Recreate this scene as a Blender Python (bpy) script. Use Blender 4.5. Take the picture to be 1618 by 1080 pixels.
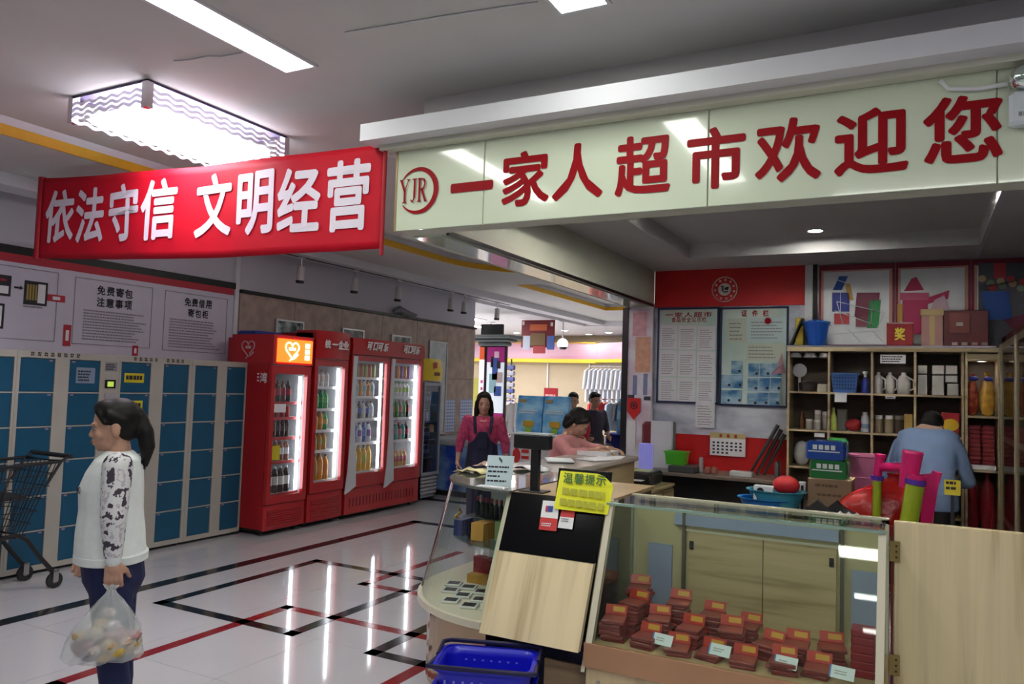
import bpy, bmesh, math, random
from mathutils import Vector, Matrix
random.seed(7)
for _o in list(bpy.data.objects): bpy.data.objects.remove(_o)
SC = bpy.context.scene
COL = SC.collection
# ---------------------------------------------------------------- camera
EYE = 1.65; FPX = 1221.11; PITCH, YAW, ROLL = 0.05688909, -0.48490419, 0.03227374
_f = Vector((math.sin(YAW)*math.cos(PITCH), math.cos(YAW)*math.cos(PITCH), math.sin(PITCH)))
_r0 = Vector((math.cos(YAW), -math.sin(YAW), 0)); _u0 = _r0.cross(_f)
_r = math.cos(ROLL)*_r0 + math.sin(ROLL)*_u0; _u = -math.sin(ROLL)*_r0 + math.cos(ROLL)*_u0
CAMP = Vector((0, 0, EYE))
cam = bpy.data.objects.new('camera', bpy.data.cameras.new('camera')); COL.objects.link(cam)
cam.data.sensor_width = 36; cam.data.lens = FPX/1618*36; cam.data.clip_start = 0.05
cam.matrix_world = Matrix(((_r.x,_u.x,-_f.x,0),(_r.y,_u.y,-_f.y,0),(_r.z,_u.z,-_f.z,EYE),(0,0,0,1)))
SC.camera = cam
# ---------------------------------------------------------------- world, view
W = bpy.data.worlds.new('world'); SC.world = W; W.use_nodes = True
W.node_tree.nodes['Background'].inputs[0].default_value = (.8, .85, 1, 1)
W.node_tree.nodes['Background'].inputs[1].default_value = 0.02
SC.view_settings.view_transform = 'Standard'; SC.view_settings.look = 'None'
SC.view_settings.exposure = 0.12; SC.view_settings.gamma = 1.0; SC.view_settings.use_curve_mapping = False
try:
    SC.cycles.use_denoising = True; SC.cycles.max_bounces = 5; SC.cycles.diffuse_bounces = 3; SC.cycles.glossy_bounces = 3; SC.cycles.transparent_max_bounces = 16
    SC.cycles.transmission_bounces = 4; SC.cycles.use_adaptive_sampling = True; SC.cycles.adaptive_threshold = 0.05; SC.cycles.use_light_tree = False; SC.cycles.caustics_reflective = False; SC.cycles.caustics_refractive = False
    SC.cycles.sample_clamp_indirect = 4.0
except Exception: pass
CEIL_LIGHT = 17.0; LAMP_LIGHT = 19.0; FRIDGE_LIGHT = 8.5; DOWN_LIGHT = 430.0; FAR_LIGHT = 55.0; SPOT_W = 34.0

def at(px, py, X=None, Y=None, Z=None):
    """the point of a real plane of the room that shows at a given place of the photograph"""
    d = _r*((px-809)/FPX) - _u*((py-540)/FPX) + _f
    if X is not None: t = X/d.x
    elif Y is not None: t = Y/d.y
    else: t = (Z-EYE)/d.z
    return CAMP + d*t
# ---------------------------------------------------------------- materials
MATS = {}
def mat(name, col=(.5,.5,.5), rough=.5, metal=0, emit=None, es=1, alpha=1, trans=0, ior=1.45, spec=.5, var=0, scale=8, bump=0, kind=None, col2=None, stretch=(1,1,1), coat=0, sheen=0):
    if name in MATS: return MATS[name]
    m = bpy.data.materials.new(name); m.use_nodes = True; MATS[name] = m
    nt = m.node_tree; N = nt.nodes; L = nt.links; b = N['Principled BSDF']
    I = b.inputs
    I['Base Color'].default_value = (*col, 1); I['Roughness'].default_value = rough; I['Metallic'].default_value = metal
    I['IOR'].default_value = ior; I['Alpha'].default_value = alpha; I['Transmission Weight'].default_value = trans
    I['Specular IOR Level'].default_value = spec; I['Coat Weight'].default_value = coat; I['Sheen Weight'].default_value = sheen
    if emit: I['Emission Color'].default_value = (*emit, 1); I['Emission Strength'].default_value = es
    if kind or var or bump:
        tc = N.new('ShaderNodeTexCoord'); mp = N.new('ShaderNodeMapping'); L.new(tc.outputs['Object'], mp.inputs[0])
        mp.inputs['Scale'].default_value = stretch
        nz = N.new('ShaderNodeTexNoise'); nz.inputs['Scale'].default_value = scale; nz.inputs['Detail'].default_value = 5
        L.new(mp.outputs[0], nz.inputs['Vector'])
        rp = N.new('ShaderNodeValToRGB'); L.new(nz.outputs['Fac'], rp.inputs[0])
        if kind == 'wood':
            nz.inputs['Distortion'].default_value = .35
            c2 = col2 or tuple(c*.55 for c in col)
            rp.color_ramp.elements[0].position = .28; rp.color_ramp.elements[0].color = (*c2, 1)
            rp.color_ramp.elements[1].position = .46; rp.color_ramp.elements[1].color = (*col, 1)
            e = rp.color_ramp.elements.new(.62); e.color = (*[min(1,c*1.12) for c in col], 1)
        elif kind == 'camo':
            rp.color_ramp.interpolation = 'CONSTANT'
            rp.color_ramp.elements[0].position = 0; rp.color_ramp.elements[0].color = (*(col2 or (.1,.1,.12)), 1)
            rp.color_ramp.elements[1].position = .43; rp.color_ramp.elements[1].color = (*col, 1)
            e = rp.color_ramp.elements.new(.6); e.color = (.42,.38,.42,1)
            e = rp.color_ramp.elements.new(.66); e.color = (*col, 1)
        elif kind == 'mix':
            rp.color_ramp.elements[0].position = .4; rp.color_ramp.elements[0].color = (*col2, 1)
            rp.color_ramp.elements[1].position = .6; rp.color_ramp.elements[1].color = (*col, 1)
        else:
            rp.color_ramp.elements[0].position = .3; rp.color_ramp.elements[0].color = (*[c*(1-var) for c in col], 1)
            rp.color_ramp.elements[1].position = .7; rp.color_ramp.elements[1].color = (*[min(1,c*(1+var*.5)) for c in col], 1)
        L.new(rp.outputs[0], I['Base Color'])
        if bump:
            bp = N.new('ShaderNodeBump'); bp.inputs['Strength'].default_value = bump; bp.inputs['Distance'].default_value = .01
            L.new(nz.outputs['Fac'], bp.inputs['Height']); L.new(bp.outputs[0], I['Normal'])
    return m
def glass(name, tint=(.9,1,.95), refl=.08, rough=.02):
    """thin pane: see-through with a mirror sheen that grows with the angle"""
    if name in MATS: return MATS[name]
    m = bpy.data.materials.new(name); m.use_nodes = True; MATS[name] = m
    nt = m.node_tree; N = nt.nodes; L = nt.links
    for n in list(N): N.remove(n)
    out = N.new('ShaderNodeOutputMaterial'); mx = N.new('ShaderNodeMixShader'); tr = N.new('ShaderNodeBsdfTransparent'); gl = N.new('ShaderNodeBsdfGlossy')
    lw = N.new('ShaderNodeLayerWeight'); lw.inputs['Blend'].default_value = .5
    pw = N.new('ShaderNodeMath'); pw.operation = 'POWER'; pw.inputs[1].default_value = 4
    ad = N.new('ShaderNodeMath'); ad.operation = 'MULTIPLY_ADD'; ad.inputs[1].default_value = .75; ad.inputs[2].default_value = refl; ad.use_clamp = True
    L.new(lw.outputs['Facing'], pw.inputs[0]); L.new(pw.outputs[0], ad.inputs[0]); L.new(ad.outputs[0], mx.inputs[0])
    tr.inputs[0].default_value = (*tint, 1); gl.inputs['Roughness'].default_value = rough
    L.new(tr.outputs[0], mx.inputs[1]); L.new(gl.outputs[0], mx.inputs[2]); L.new(mx.outputs[0], out.inputs[0])
    return m
def film(name, col=(.85,.88,.9), cover=.35, rough=.15):
    """cloudy plastic film"""
    if name in MATS: return MATS[name]
    m = mat(name, col, rough, bump=.6, scale=22); nt = m.node_tree; N = nt.nodes; L = nt.links
    b = N['Principled BSDF']; out = N['Material Output']; tr = N.new('ShaderNodeBsdfTransparent'); mx = N.new('ShaderNodeMixShader')
    mx.inputs[0].default_value = cover
    L.new(tr.outputs[0], mx.inputs[1]); L.new(b.outputs[0], mx.inputs[2]); L.new(mx.outputs[0], out.inputs[0])
    return m
# ---------------------------------------------------------------- mesh helpers
WL = {}
class MB:
    def __init__(s): s.v = []; s.f = []; s.m = []; s.mi = 0
    def add(s, vs, fs):
        o = len(s.v); s.v += [tuple(v) for v in vs]; s.f += [tuple(i+o for i in f) for f in fs]; s.m += [s.mi]*len(fs); return s
    def slot(s, i): s.mi = i; return s
    def box(s, x0, x1, y0, y1, z0, z1, R=None):
        vs = [(x0,y0,z0),(x1,y0,z0),(x1,y1,z0),(x0,y1,z0),(x0,y0,z1),(x1,y0,z1),(x1,y1,z1),(x0,y1,z1)]
        if R: vs = [R @ Vector(v) for v in vs]
        return s.add(vs, [(3,2,1,0),(4,5,6,7),(0,1,5,4),(1,2,6,5),(2,3,7,6),(3,0,4,7)])
    def rbox(s, x0, x1, y0, y1, z0, z1, r=.01, R=None):
        """box with all edges chamfered (octagonal cross-sections)"""
        r = min(r, (x1-x0)*.45, (y1-y0)*.45, (z1-z0)*.45)
        def ring(i, z): return [(x0+i+r,y0+i,z),(x1-i-r,y0+i,z),(x1-i,y0+i+r,z),(x1-i,y1-i-r,z),(x1-i-r,y1-i,z),(x0+i+r,y1-i,z),(x0+i,y1-i-r,z),(x0+i,y0+i+r,z)]
        rg = [ring(r*.7, z0), ring(0, z0+r), ring(0, z1-r), ring(r*.7, z1)]
        if R: rg = [[R @ Vector(p) for p in q] for q in rg]
        return s.loft(rg)
    def loft(s, rings, close=True, cap=True):
        n = len(rings[0]); vs = [p for r in rings for p in r]; fs = []
        for k in range(len(rings)-1):
            for i in range(n if close else n-1):
                j = (i+1) % n; fs.append((k*n+i, k*n+j, (k+1)*n+j, (k+1)*n+i))
        if cap and close: fs.append(tuple(range(n-1,-1,-1))); fs.append(tuple((len(rings)-1)*n+i for i in range(n)))
        return s.add(vs, fs)
    def cyl(s, a, b, r0, r1=None, n=12, cap=True):
        a = Vector(a); b = Vector(b); r1 = r0 if r1 is None else r1
        d = (b-a).normalized(); t = Vector((0,0,1)) if abs(d.z) < .9 else Vector((1,0,0))
        u = d.cross(t).normalized(); w = d.cross(u)
        rg = [[c + (u*math.cos(2*math.pi*i/n) + w*math.sin(2*math.pi*i/n))*r for i in range(n)][::-1] for c, r in ((a,r0),(b,r1))]
        return s.loft(rg, True, cap)
    def tube(s, pts, r, n=8, closed=False):
        pts = [Vector(p) for p in pts]; rg = []; N = len(pts); pu = None
        for i, p in enumerate(pts):
            if closed: d = (pts[(i+1)%N]-pts[i-1]).normalized()
            else: d = (pts[min(i+1,N-1)]-pts[max(i-1,0)]).normalized()
            if pu is None:
                t = Vector((0,0,1)) if abs(d.z) < .9 else Vector((1,0,0)); pu = d.cross(t).normalized()
            u = (pu - d*pu.dot(d)).normalized(); pu = u; w = d.cross(u)
            rr = r[i] if isinstance(r, (list, tuple)) else r
            rg.append([p + (u*math.cos(2*math.pi*k/n)+w*math.sin(2*math.pi*k/n))*rr for k in range(n)][::-1])
        if closed: rg.append(rg[0]); return s.loft(rg, True, False)
        return s.loft(rg)
    def lathe(s, prof, c=(0,0,0), n=16, sx=1, sy=1, cap=True):
        return s.loft([[(c[0]+r*sx*math.cos(2*math.pi*i/n), c[1]+r*sy*math.sin(2*math.pi*i/n), c[2]+z) for i in range(n)] for r, z in prof], True, cap)
    def prism(s, poly, o, u, v, n, t):
        """2-D outline set in the plane (u, v) at o, given thickness t along n"""
        o, u, v, n = Vector(o), Vector(u), Vector(v), Vector(n); k = len(poly)
        a = [o+u*p[0]+v*p[1] for p in poly]; b = [p+n*t for p in a]
        return s.add(a+b, [tuple(range(k-1,-1,-1)), tuple(range(k,2*k))] + [(i,(i+1)%k,k+(i+1)%k,k+i) for i in range(k)])
    def ball(s, c, rx, ry=None, rz=None, n=14, m=9, R=None):
        ry = rx if ry is None else ry; rz = rx if rz is None else rz; c = Vector(c); rg = []
        for k in range(m+1):
            ph = math.pi*(k/m); ph = max(.02, min(math.pi-.02, ph)); z = -math.cos(ph); r = math.sin(ph)
            ring = [Vector((rx*r*math.cos(2*math.pi*i/n), ry*r*math.sin(2*math.pi*i/n), rz*z)) for i in range(n)]
            rg.append([c + (R @ p if R else p) for p in ring])
        return s.loft(rg)
    def cap(s, a, b, r0, r1, n=12):
        """tapered capsule with round ends"""
        a = Vector(a); b = Vector(b); d = (b-a); L = d.length; d = d.normalized() if L > 1e-6 else Vector((0,0,1))
        t = Vector((0,0,1)) if abs(d.z) < .9 else Vector((1,0,0)); u = d.cross(t).normalized(); w = d.cross(u); rg = []
        for k in range(5):
            ph = math.pi/2*(k/4); rg.append((a - d*r0*math.cos(ph), max(.0005, r0*math.sin(ph))))
        for k in range(5):
            ph = math.pi/2*(k/4); rg.append((b + d*r1*math.sin(ph), max(.0005, r1*math.cos(ph))))
        return s.loft([[c + (u*math.cos(2*math.pi*i/n)+w*math.sin(2*math.pi*i/n))*r for i in range(n)][::-1] for c, r in rg])
    def mesh(s, name, off=Vector((0,0,0))):
        me = bpy.data.meshes.new(name); me.from_pydata([(v[0]-off.x, v[1]-off.y, v[2]-off.z) for v in s.v], [], s.f); return me
    def build(s, name, m, parent=None, smooth=False, label=None, kind=None, fixn=False):
        off = WL.get(parent.name, Vector((0,0,0))) if parent else Vector((0,0,0))
        me = s.mesh(name, off); ms = m if isinstance(m, (list, tuple)) else [m]
        for q in ms: me.materials.append(q)
        if len(ms) > 1: me.polygons.foreach_set('material_index', s.m)
        if smooth: shade(me)
        if fixn:
            bm = bmesh.new(); bm.from_mesh(me); bmesh.ops.recalc_face_normals(bm, faces=bm.faces); bm.to_mesh(me); bm.free()
        me.update(); o = bpy.data.objects.new(name, me); COL.objects.link(o)
        if parent: o.parent = parent; WL[o.name] = off
        else: WL[o.name] = Vector((0,0,0))
        if label: o['label'] = label
        if kind: o['kind'] = kind
        return o
def shade(me, ang=40):
    me.polygons.foreach_set('use_smooth', [True]*len(me.polygons))
    try: me.set_sharp_from_angle(angle=math.radians(ang))
    except Exception: pass
def thing(name, label, cat, loc=(0,0,0), group=None, rz=0):
    o = bpy.data.objects.new(name, None); COL.objects.link(o); o.location = loc; o.rotation_euler = (0,0,rz); o.empty_display_size = .1
    WL[o.name] = Vector(loc); tag(o, label, cat, group); return o
def tag(o, label, cat, group=None):
    o['label'] = label; o['category'] = cat
    if group: o['group'] = group
    return o
def solo(mb, name, m, label, cat, group=None, smooth=False):
    """a thing that is one mesh; its origin goes to the middle of its foot"""
    xs = [v[0] for v in mb.v]; ys = [v[1] for v in mb.v]; zs = [v[2] for v in mb.v]
    off = Vector(((min(xs)+max(xs))/2, (min(ys)+max(ys))/2, min(zs)))
    me = mb.mesh(name, off); ms = m if isinstance(m, (list, tuple)) else [m]
    for q in ms: me.materials.append(q)
    if len(ms) > 1: me.polygons.foreach_set('material_index', mb.m)
    if smooth: shade(me)
    me.update(); o = bpy.data.objects.new(name, me); COL.objects.link(o); o.location = off; WL[o.name] = off
    return tag(o, label, cat, group)
def struct(mb, name, m, parent=None, smooth=False):
    o = mb.build(name, m, parent, smooth)
    if not parent: o['kind'] = 'structure'
    return o
def dup(o, loc=None, rz=None, label=None, group=None, parent=None):
    c = o.copy(); COL.objects.link(c)
    if parent: c.parent = parent
    if loc is not None: c.location = loc
    if rz is not None: c.rotation_euler = (0,0,rz)
    if label: c['label'] = label
    if group: c['group'] = group
    for ch in list(o.children): dup(ch, parent=c)
    return c
def inst(me, name, loc, parent=None, rz=0, label=None, cat=None, group=None, mats=None):
    """one more object on shared mesh data"""
    o = bpy.data.objects.new(name, me); COL.objects.link(o); o.rotation_euler = (0,0,rz)
    off = WL.get(parent.name, Vector((0,0,0))) if parent else Vector((0,0,0)); o.location = Vector(loc)-off
    if parent: o.parent = parent
    WL[o.name] = Vector(loc)
    if label: tag(o, label, cat, group)
    return o
def mesh_of(mb, name, ms, smooth=False):
    me = mb.mesh(name); ms = ms if isinstance(ms, (list, tuple)) else [ms]
    for q in ms: me.materials.append(q)
    if len(ms) > 1: me.polygons.foreach_set('material_index', mb.m)
    if smooth: shade(me)
    me.update(); return me
# ---------------------------------------------------------------- lettering
_TX = {}
def glyphs(s, bold=0.0, ex=0.0, shear=0):
    k = (s, bold, ex, shear)
    if k in _TX: return _TX[k]
    cu = bpy.data.curves.new('t', 'FONT'); cu.body = s; cu.size = 1; cu.offset = bold; cu.extrude = ex; cu.shear = shear; cu.resolution_u = 3
    ob = bpy.data.objects.new('t', cu); COL.objects.link(ob)
    dg = bpy.context.evaluated_depsgraph_get(); me = bpy.data.meshes.new_from_object(ob.evaluated_get(dg))
    vs = [v.co.copy() for v in me.vertices]; fs = [tuple(p.vertices) for p in me.polygons]
    bpy.data.objects.remove(ob); bpy.data.curves.remove(cu); bpy.data.meshes.remove(me)
    if vs:
        xs = [v.x for v in vs]; ys = [v.y for v in vs]; bb = (min(xs), max(xs), min(ys), max(ys))
    else: bb = (0,1,0,1)
    _TX[k] = (vs, fs, bb); return _TX[k]
def write(mb, s, o, u, v, w, h, bold=0.0, ex=0.0, shear=0):
    """fit the string into the box w x h whose lower left corner is o, axes u, v; bold thickens the strokes"""
    vs, fs, bb = glyphs(s, 0, ex, shear); o, u, v = Vector(o), Vector(u), Vector(v); n = u.cross(v)
    if s == '一' and h > w*.5: o = o+v*h*.42; h = h*.17
    sx = w/max(1e-6, bb[1]-bb[0]+2*bold); sy = h/max(1e-6, bb[3]-bb[2]+2*bold)
    dirs = [(0,0)]+([(math.cos(k*math.pi/4), math.sin(k*math.pi/4)) for k in range(8)] if bold else [])
    for k, (dx, dy) in enumerate(dirs):
        mb.add([o+u*((p.x-bb[0]+bold*(1+dx))*sx)+v*((p.y-bb[2]+bold*(1+dy))*sy)+n*(p.z+k*.00012) for p in vs], fs)
    return mb
def scribble(mb, o, u, v, w, h, rows, seed=0, fill=.55, ragged=.3):
    """rows of small dark dashes: print too small to read"""
    rn = random.Random(seed); o, u, v = Vector(o), Vector(u), Vector(v); rh = h/rows
    for r in range(rows):
        x = 0; L = w*(1-rn.random()*ragged); y = h-(r+1)*rh
        while x < L:
            cw = min(rh*(.5+rn.random()*.7), L-x)
            p = o+u*x+v*(y+rh*.2); a = p+u*cw*.82; b = a+v*rh*fill; c = p+v*rh*fill
            mb.add([p,a,b,c], [(0,1,2,3)]); x += cw
    return mb
def quad(mb, o, u, v, w, h):
    o, u, v = Vector(o), Vector(u), Vector(v)
    return mb.add([o, o+u*w, o+u*w+v*h, o+v*h], [(0,1,2,3)])
X1, Y1, Z1 = Vector((1,0,0)), Vector((0,1,0)), Vector((0,0,1))
# ================================================================ the setting
M_tile = mat('floor tile', (.58,.58,.60), .07, var=.06, scale=1.3, spec=.55, coat=.2)
M_grout = mat('tile joint', (.16,.16,.17), .6, var=.1)
M_blk = mat('black stone', (.012,.012,.014), .12, var=.2, scale=30)
M_red = mat('red stone', (.25,.016,.02), .12, var=.15, scale=30)
M_ceil = mat('ceiling paint', (.68,.67,.66), .85, var=.03, scale=3)
M_white = mat('white paint', (.74,.74,.78), .6, var=.03, scale=3)
M_lilac = mat('lilac wall paint', (.58,.57,.64), .75, var=.04, scale=2)
M_yel = mat('yellow trim', (.75,.42,.02), .5, var=.08)
M_marble = mat('brown marble', (.42,.32,.27), .32, var=.25, scale=7, bump=.02)
M_black = mat('black', (.008,.008,.009), .35)
M_dark = mat('dark plastic', (.02,.02,.022), .45)
M_cream = mat('cream panel', (.68,.75,.58), .12, var=.03, scale=2, coat=.5)
M_cream2 = mat('cream plaster', (.63,.63,.52), .6, var=.04, scale=3)
M_signred = mat('sign red', (.30,.003,.008), .5, var=.05, spec=.15)
M_redwall = mat('red wall panel', (.55,.012,.012), .4, var=.06, scale=4)
M_steel = mat('brushed steel', (.6,.6,.6), .28, 1, var=.08, stretch=(1,1,30), scale=12)
M_chrome = mat('chrome', (.85,.85,.86), .08, 1)
M_wood = mat('pale board', (.60,.47,.27), .35, kind='wood', col2=(.40,.28,.13), stretch=(14,1,.7), scale=1.6)
M_woodh = mat('pale board lying grain', (.56,.44,.25), .35, kind='wood', col2=(.36,.25,.12), stretch=(.9,1,16), scale=1.5)
M_woodd = mat('tan board', (.42,.30,.17), .4, kind='wood', col2=(.28,.19,.10), stretch=(1,.9,14), scale=1.5)
M_woodp = mat('light counter board', (.70,.58,.35), .3, kind='wood', col2=(.42,.31,.15), stretch=(11,1,.5), scale=1.5)
M_paper = mat('paper', (.78,.78,.80), .7, var=.03)
M_print = mat('black print', (.015,.015,.02), .6)
M_greyprint = mat('grey print', (.25,.25,.28), .7)
M_tube = mat('tube light', (1,1,1), .4, emit=(.98,1,.93), es=CEIL_LIGHT)

# floor: slab, 0.8 m tiles with thin joints, black and red inlaid bands
slab = struct(MB().box(-14,4,-4.2,22,-.12,-.004), 'floor', M_grout)
TS = .8
tile_me = mesh_of(MB().box(.0015,TS-.0015,.0015,TS-.0015,-.02,0), 'floor_tile', M_tile)
for i in range(-11, 6):
    for j in range(-5, 24):
        x = -3.4+TS*i; y = 3.1+TS*j
        if x < -13.9 or x > 3.3 or y > 21 : continue
        if y > 8.2 and (x > -2.8 or x < -12): continue
        if x < -7 and y < 10: continue
        if y < .6 and (x < -5.5): continue
        inst(tile_me, 'floor_tile', (x, y, 0), slab)
def band(pts, w, m):
    mb = MB(); h = w/2
    for (a, b) in zip(pts[:-1], pts[1:]):
        x0, x1 = sorted((a[0], b[0])); y0, y1 = sorted((a[1], b[1])); mb.box(x0-h, x1+h, y0-h, y1+h, 0, .0015)
    return mb.build('inlaid_band', m, slab)
band([(-5.30,.4),(-5.30,7.74),(-2.9,7.74)], .13, M_blk)
band([(-6.9,9.35),(-2.9,9.35)], .16, M_blk)
band([(-4.86,3.9),(-4.86,5.54),(-3.6,5.54),(-3.6,3.9),(-4.86,3.9)], .09, M_blk)
band([(-4.04,2.6),(-4.04,4.31),(-2.6,4.31)], .085, M_red); band([(-4.04,2.6),(-3.2,2.6)], .084, M_red)
band([(-4.0,6.6),(-4.0,5.14),(-2.7,5.14)], .085, M_red)
band([(-2.94,5.0),(-2.94,3.9),(-2.4,3.9)], .09, M_blk)
band([(-2.56,4.6),(-2.56,2.4)], .085, M_red)
# left wall with marble slabs along the drink coolers
WX = -6.80
wl = struct(MB().box(WX-.25, WX, -4, 11.5, 0, 3.2), 'wall_left', M_lilac)
sl = MB().box(0,.02,.004,.871,.003,.864); sl_me = mesh_of(sl, 'marble_slab', M_marble)
for j in range(6):
    for k in range(3):
        inst(sl_me, 'marble_slab', (WX, 6.25+j*.875, .002+k*.867), wl)
MB().box(WX, WX+.05, 6.25, 11.5, 2.604, 2.64).build('black_trim', M_black, wl)
MB().box(WX, WX+.03, 6.17, 6.225, 0, 3.19).build('corner_strip', M_white, wl)
MB().box(WX, WX+.035, -2, 6.17, 2.63, 2.70).build('black_trim', M_black, wl)
CZ = 3.33
# ceilings: high tray, lower border, plain white beam above the locker wall
ce = struct(MB().box(-14,4,-4.2,22,CZ,3.6), 'ceiling', M_ceil)
def slab_poly(poly, z0, z1, name, m, parent):
    return MB().prism(poly, (0,0,z0), X1, Y1, Z1, z1-z0).build(name, m, parent)
arc = [(-3.96+1.41*math.cos(math.radians(a)), 8.27+1.41*math.sin(math.radians(a))) for a in range(180, 89, -6)]
sf = 'ceiling_border'
SZ = 3.2
slab_poly([(-6.8,-4.2),(-5.37,-4.2),(-5.37,8.27),(-6.8,8.27)], SZ, 3.4, sf, M_ceil, ce)
slab_poly([(-6.8,8.27)]+arc+[(-2.2,9.68),(-2.2,10.45),(-6.8,10.45)], SZ, 3.4, sf, M_ceil, ce)
slab_poly([(-6.8,10.45),(-5.49,10.45),(-5.49,14.35),(-6.8,14.35)], SZ, 3.4, sf, M_ceil, ce)
slab_poly([(-6.8,14.35),(-2.2,14.35),(-2.2,16.53),(-6.8,16.53)], SZ, 3.4, sf, M_ceil, ce)
slab_poly([(-13,16.53),(-2.0,16.53),(-2.0,21),(-13,21)], 3.08, 3.4, sf, M_white, ce)
slab_poly([(-13,9.5),(-7.05,9.5),(-7.05,11.5),(-6.8,11.5),(-6.8,16.53),(-13,16.53)], 3.08, 3.4, sf, M_white, ce)
MB().box(-6.62,-6.35,-4,16.5,3.1,SZ).build('ceiling_beam', M_white, ce)
def riser(pts, name='riser'):
    a = MB(); b = MB(); q = [Vector((p[0],p[1],0)) for p in pts]
    def strip(mb, z0, z1, off):
        r = []
        for i, p in enumerate(q):
            d = (q[min(i+1,len(q)-1)]-q[max(i-1,0)]).normalized(); n = Vector((d.y,-d.x,0))
            r.append([p+Z1*z0, p+n*off+Z1*z0, p+n*off+Z1*z1, p+Z1*z1])
        mb.loft(r)
    strip(a, SZ+.07, CZ, .004); strip(b, SZ, SZ+.07, .02)
    a.build('white_riser', M_white, ce); b.build('yellow_trim', M_yel, ce)
riser([(-5.37,-4.2),(-5.37,3),(-5.37,8.0)]+arc+[(-2.7,9.68)])
riser([(-5.49,10.45),(-5.49,14.35),(-2.3,14.35)])
# beam round the service bay: front carries the welcome board, return runs back to the column
bay = struct(MB().box(-2.62,1.5,3.52,3.64,2.50,2.99), 'wall_bay_front', M_cream2)
MB().box(-2.67,-2.37,3.64,7.55,2.50,3.08).build('beam_return', M_cream2, bay)
MB().box(-2.6,1.5,3.72,3.8,3.08,CZ).build('upper_wall', M_ceil, bay)
MB().box(-2.60,-2.40,3.66,7.5,2.488,2.50).build('soffit_panel', M_cream, bay)
MB().box(-2.372,-2.352,3.66,7.5,2.49,2.515).build('black_joint', M_black, bay)
t = MB().box(-2.76,1.6,3.34,3.52,2.985,3.08); t.box(-2.76,-2.62,3.52,7.9,2.985,3.08); t.build('beam_cornice', M_white, bay)
MB().box(-2.7,1.6,3.44,3.52,2.955,2.985).build('cornice_step', M_cream2, bay)
# bay ceiling with shallow tray
bc = struct(MB().box(-2.37,1.5,3.64,7.62,2.99,3.1), 'ceiling_bay', M_ceil)
for b in ((-2.37,-1.85,3.64,7.62),(.42,1.5,3.64,7.62),(-1.85,.42,6.92,7.62)): MB().box(*b,2.86,2.99).build('ceiling_border', M_ceil, bc)
MB().box(.42,.45,3.64,7.6,2.855,2.862).build('ceiling_joint', M_white, bc)
# column at the end of the beam, back and side walls of the bay
BY = 7.6
wb = struct(MB().box(-2.37,1.5,BY,BY+.2,0,2.99), 'wall_back', M_lilac)
mural = mat('faded mural print', (.62,.66,.72), .35, kind='mix', col2=(.36,.40,.50), stretch=(1,1,2.2), scale=2.2)
MB().box(-2.37,-.98,BY-.012,BY,1.23,2.5).build('mural_panel', mural, wb)
MB().box(-2.37,-.98,BY-.02,BY,.0,1.235).build('red_panel', M_redwall, wb)
MB().box(-2.37,-.93,BY-.02,BY,2.49,2.86).build('red_panel', M_redwall, wb)
col = struct(MB().box(-2.67,-2.37,7.55,7.95,0,2.52), 'wall_column', M_white)
MB().box(-2.69,-2.63,7.53,7.97,0,2.49).build('black_edge', M_black, col)
cp = MB()
M_poster = mat('column poster', (.72,.72,.78), .3, kind='mix', col2=(.62,.50,.58), scale=5)
MB().box(-2.63,-2.372,7.542,7.55,1.1,2.47).build('poster_panel', M_poster, col)
pu = (1,0,0); px0 = -2.6
for (x, z, w, h, c, nm) in ((-2.585,2.2,.15,.24,(.62,.34,.38),'red'),(-2.55,1.83,.16,.36,(.66,.36,.24),'orange'),(-2.57,1.60,.045,.2,(.20,.24,.42),'navy'),(-2.46,1.60,.045,.22,(.20,.24,.42),'navy'),(-2.62,1.56,.07,.04,(.03,.03,.05),'black'),(-2.45,1.55,.07,.04,(.03,.03,.05),'black')):
    quad(MB(), (x,7.541,z), X1, Z1, w, h).build('printed_figure', mat('poster '+nm, c, .4, var=.15, scale=20), col)
b = MB().prism([(0,.05),(.07,-.03),(.14,.05),(.14,.19),(0,.19)], (-2.62,7.536,1.38), X1, Z1, -Y1, .004); b.build('red_shield_sticker', M_redwall, col)
MB().tube([(-2.55+.032*math.cos(k*math.pi/10),7.53,1.495+.032*math.sin(k*math.pi/10)) for k in range(20)],.005,6,True).build('sticker_ring', M_print, col)
MB().box(-2.562,-2.538,7.528,7.532,1.483,1.507).build('sticker_mark', M_print, col)
MB().box(-2.62,-2.53,7.536,7.54,1.05,1.34).build('paper_strip', M_paper, col)
wr = struct(MB().box(1.5,1.7,3.52,7.8,0,3.33), 'wall_right', M_lilac)
wh = struct(MB().box(3.6,3.8,-4.2,3.6,0,3.33), 'wall_hall_side', M_lilac)
struct(MB().box(1.5,3.8,3.5,3.64,0,3.33), 'wall_hall_front', M_lilac)
struct(MB().box(-7,3.8,-4.4,-4.2,0,3.33), 'wall_hall_rear', M_lilac)
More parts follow.
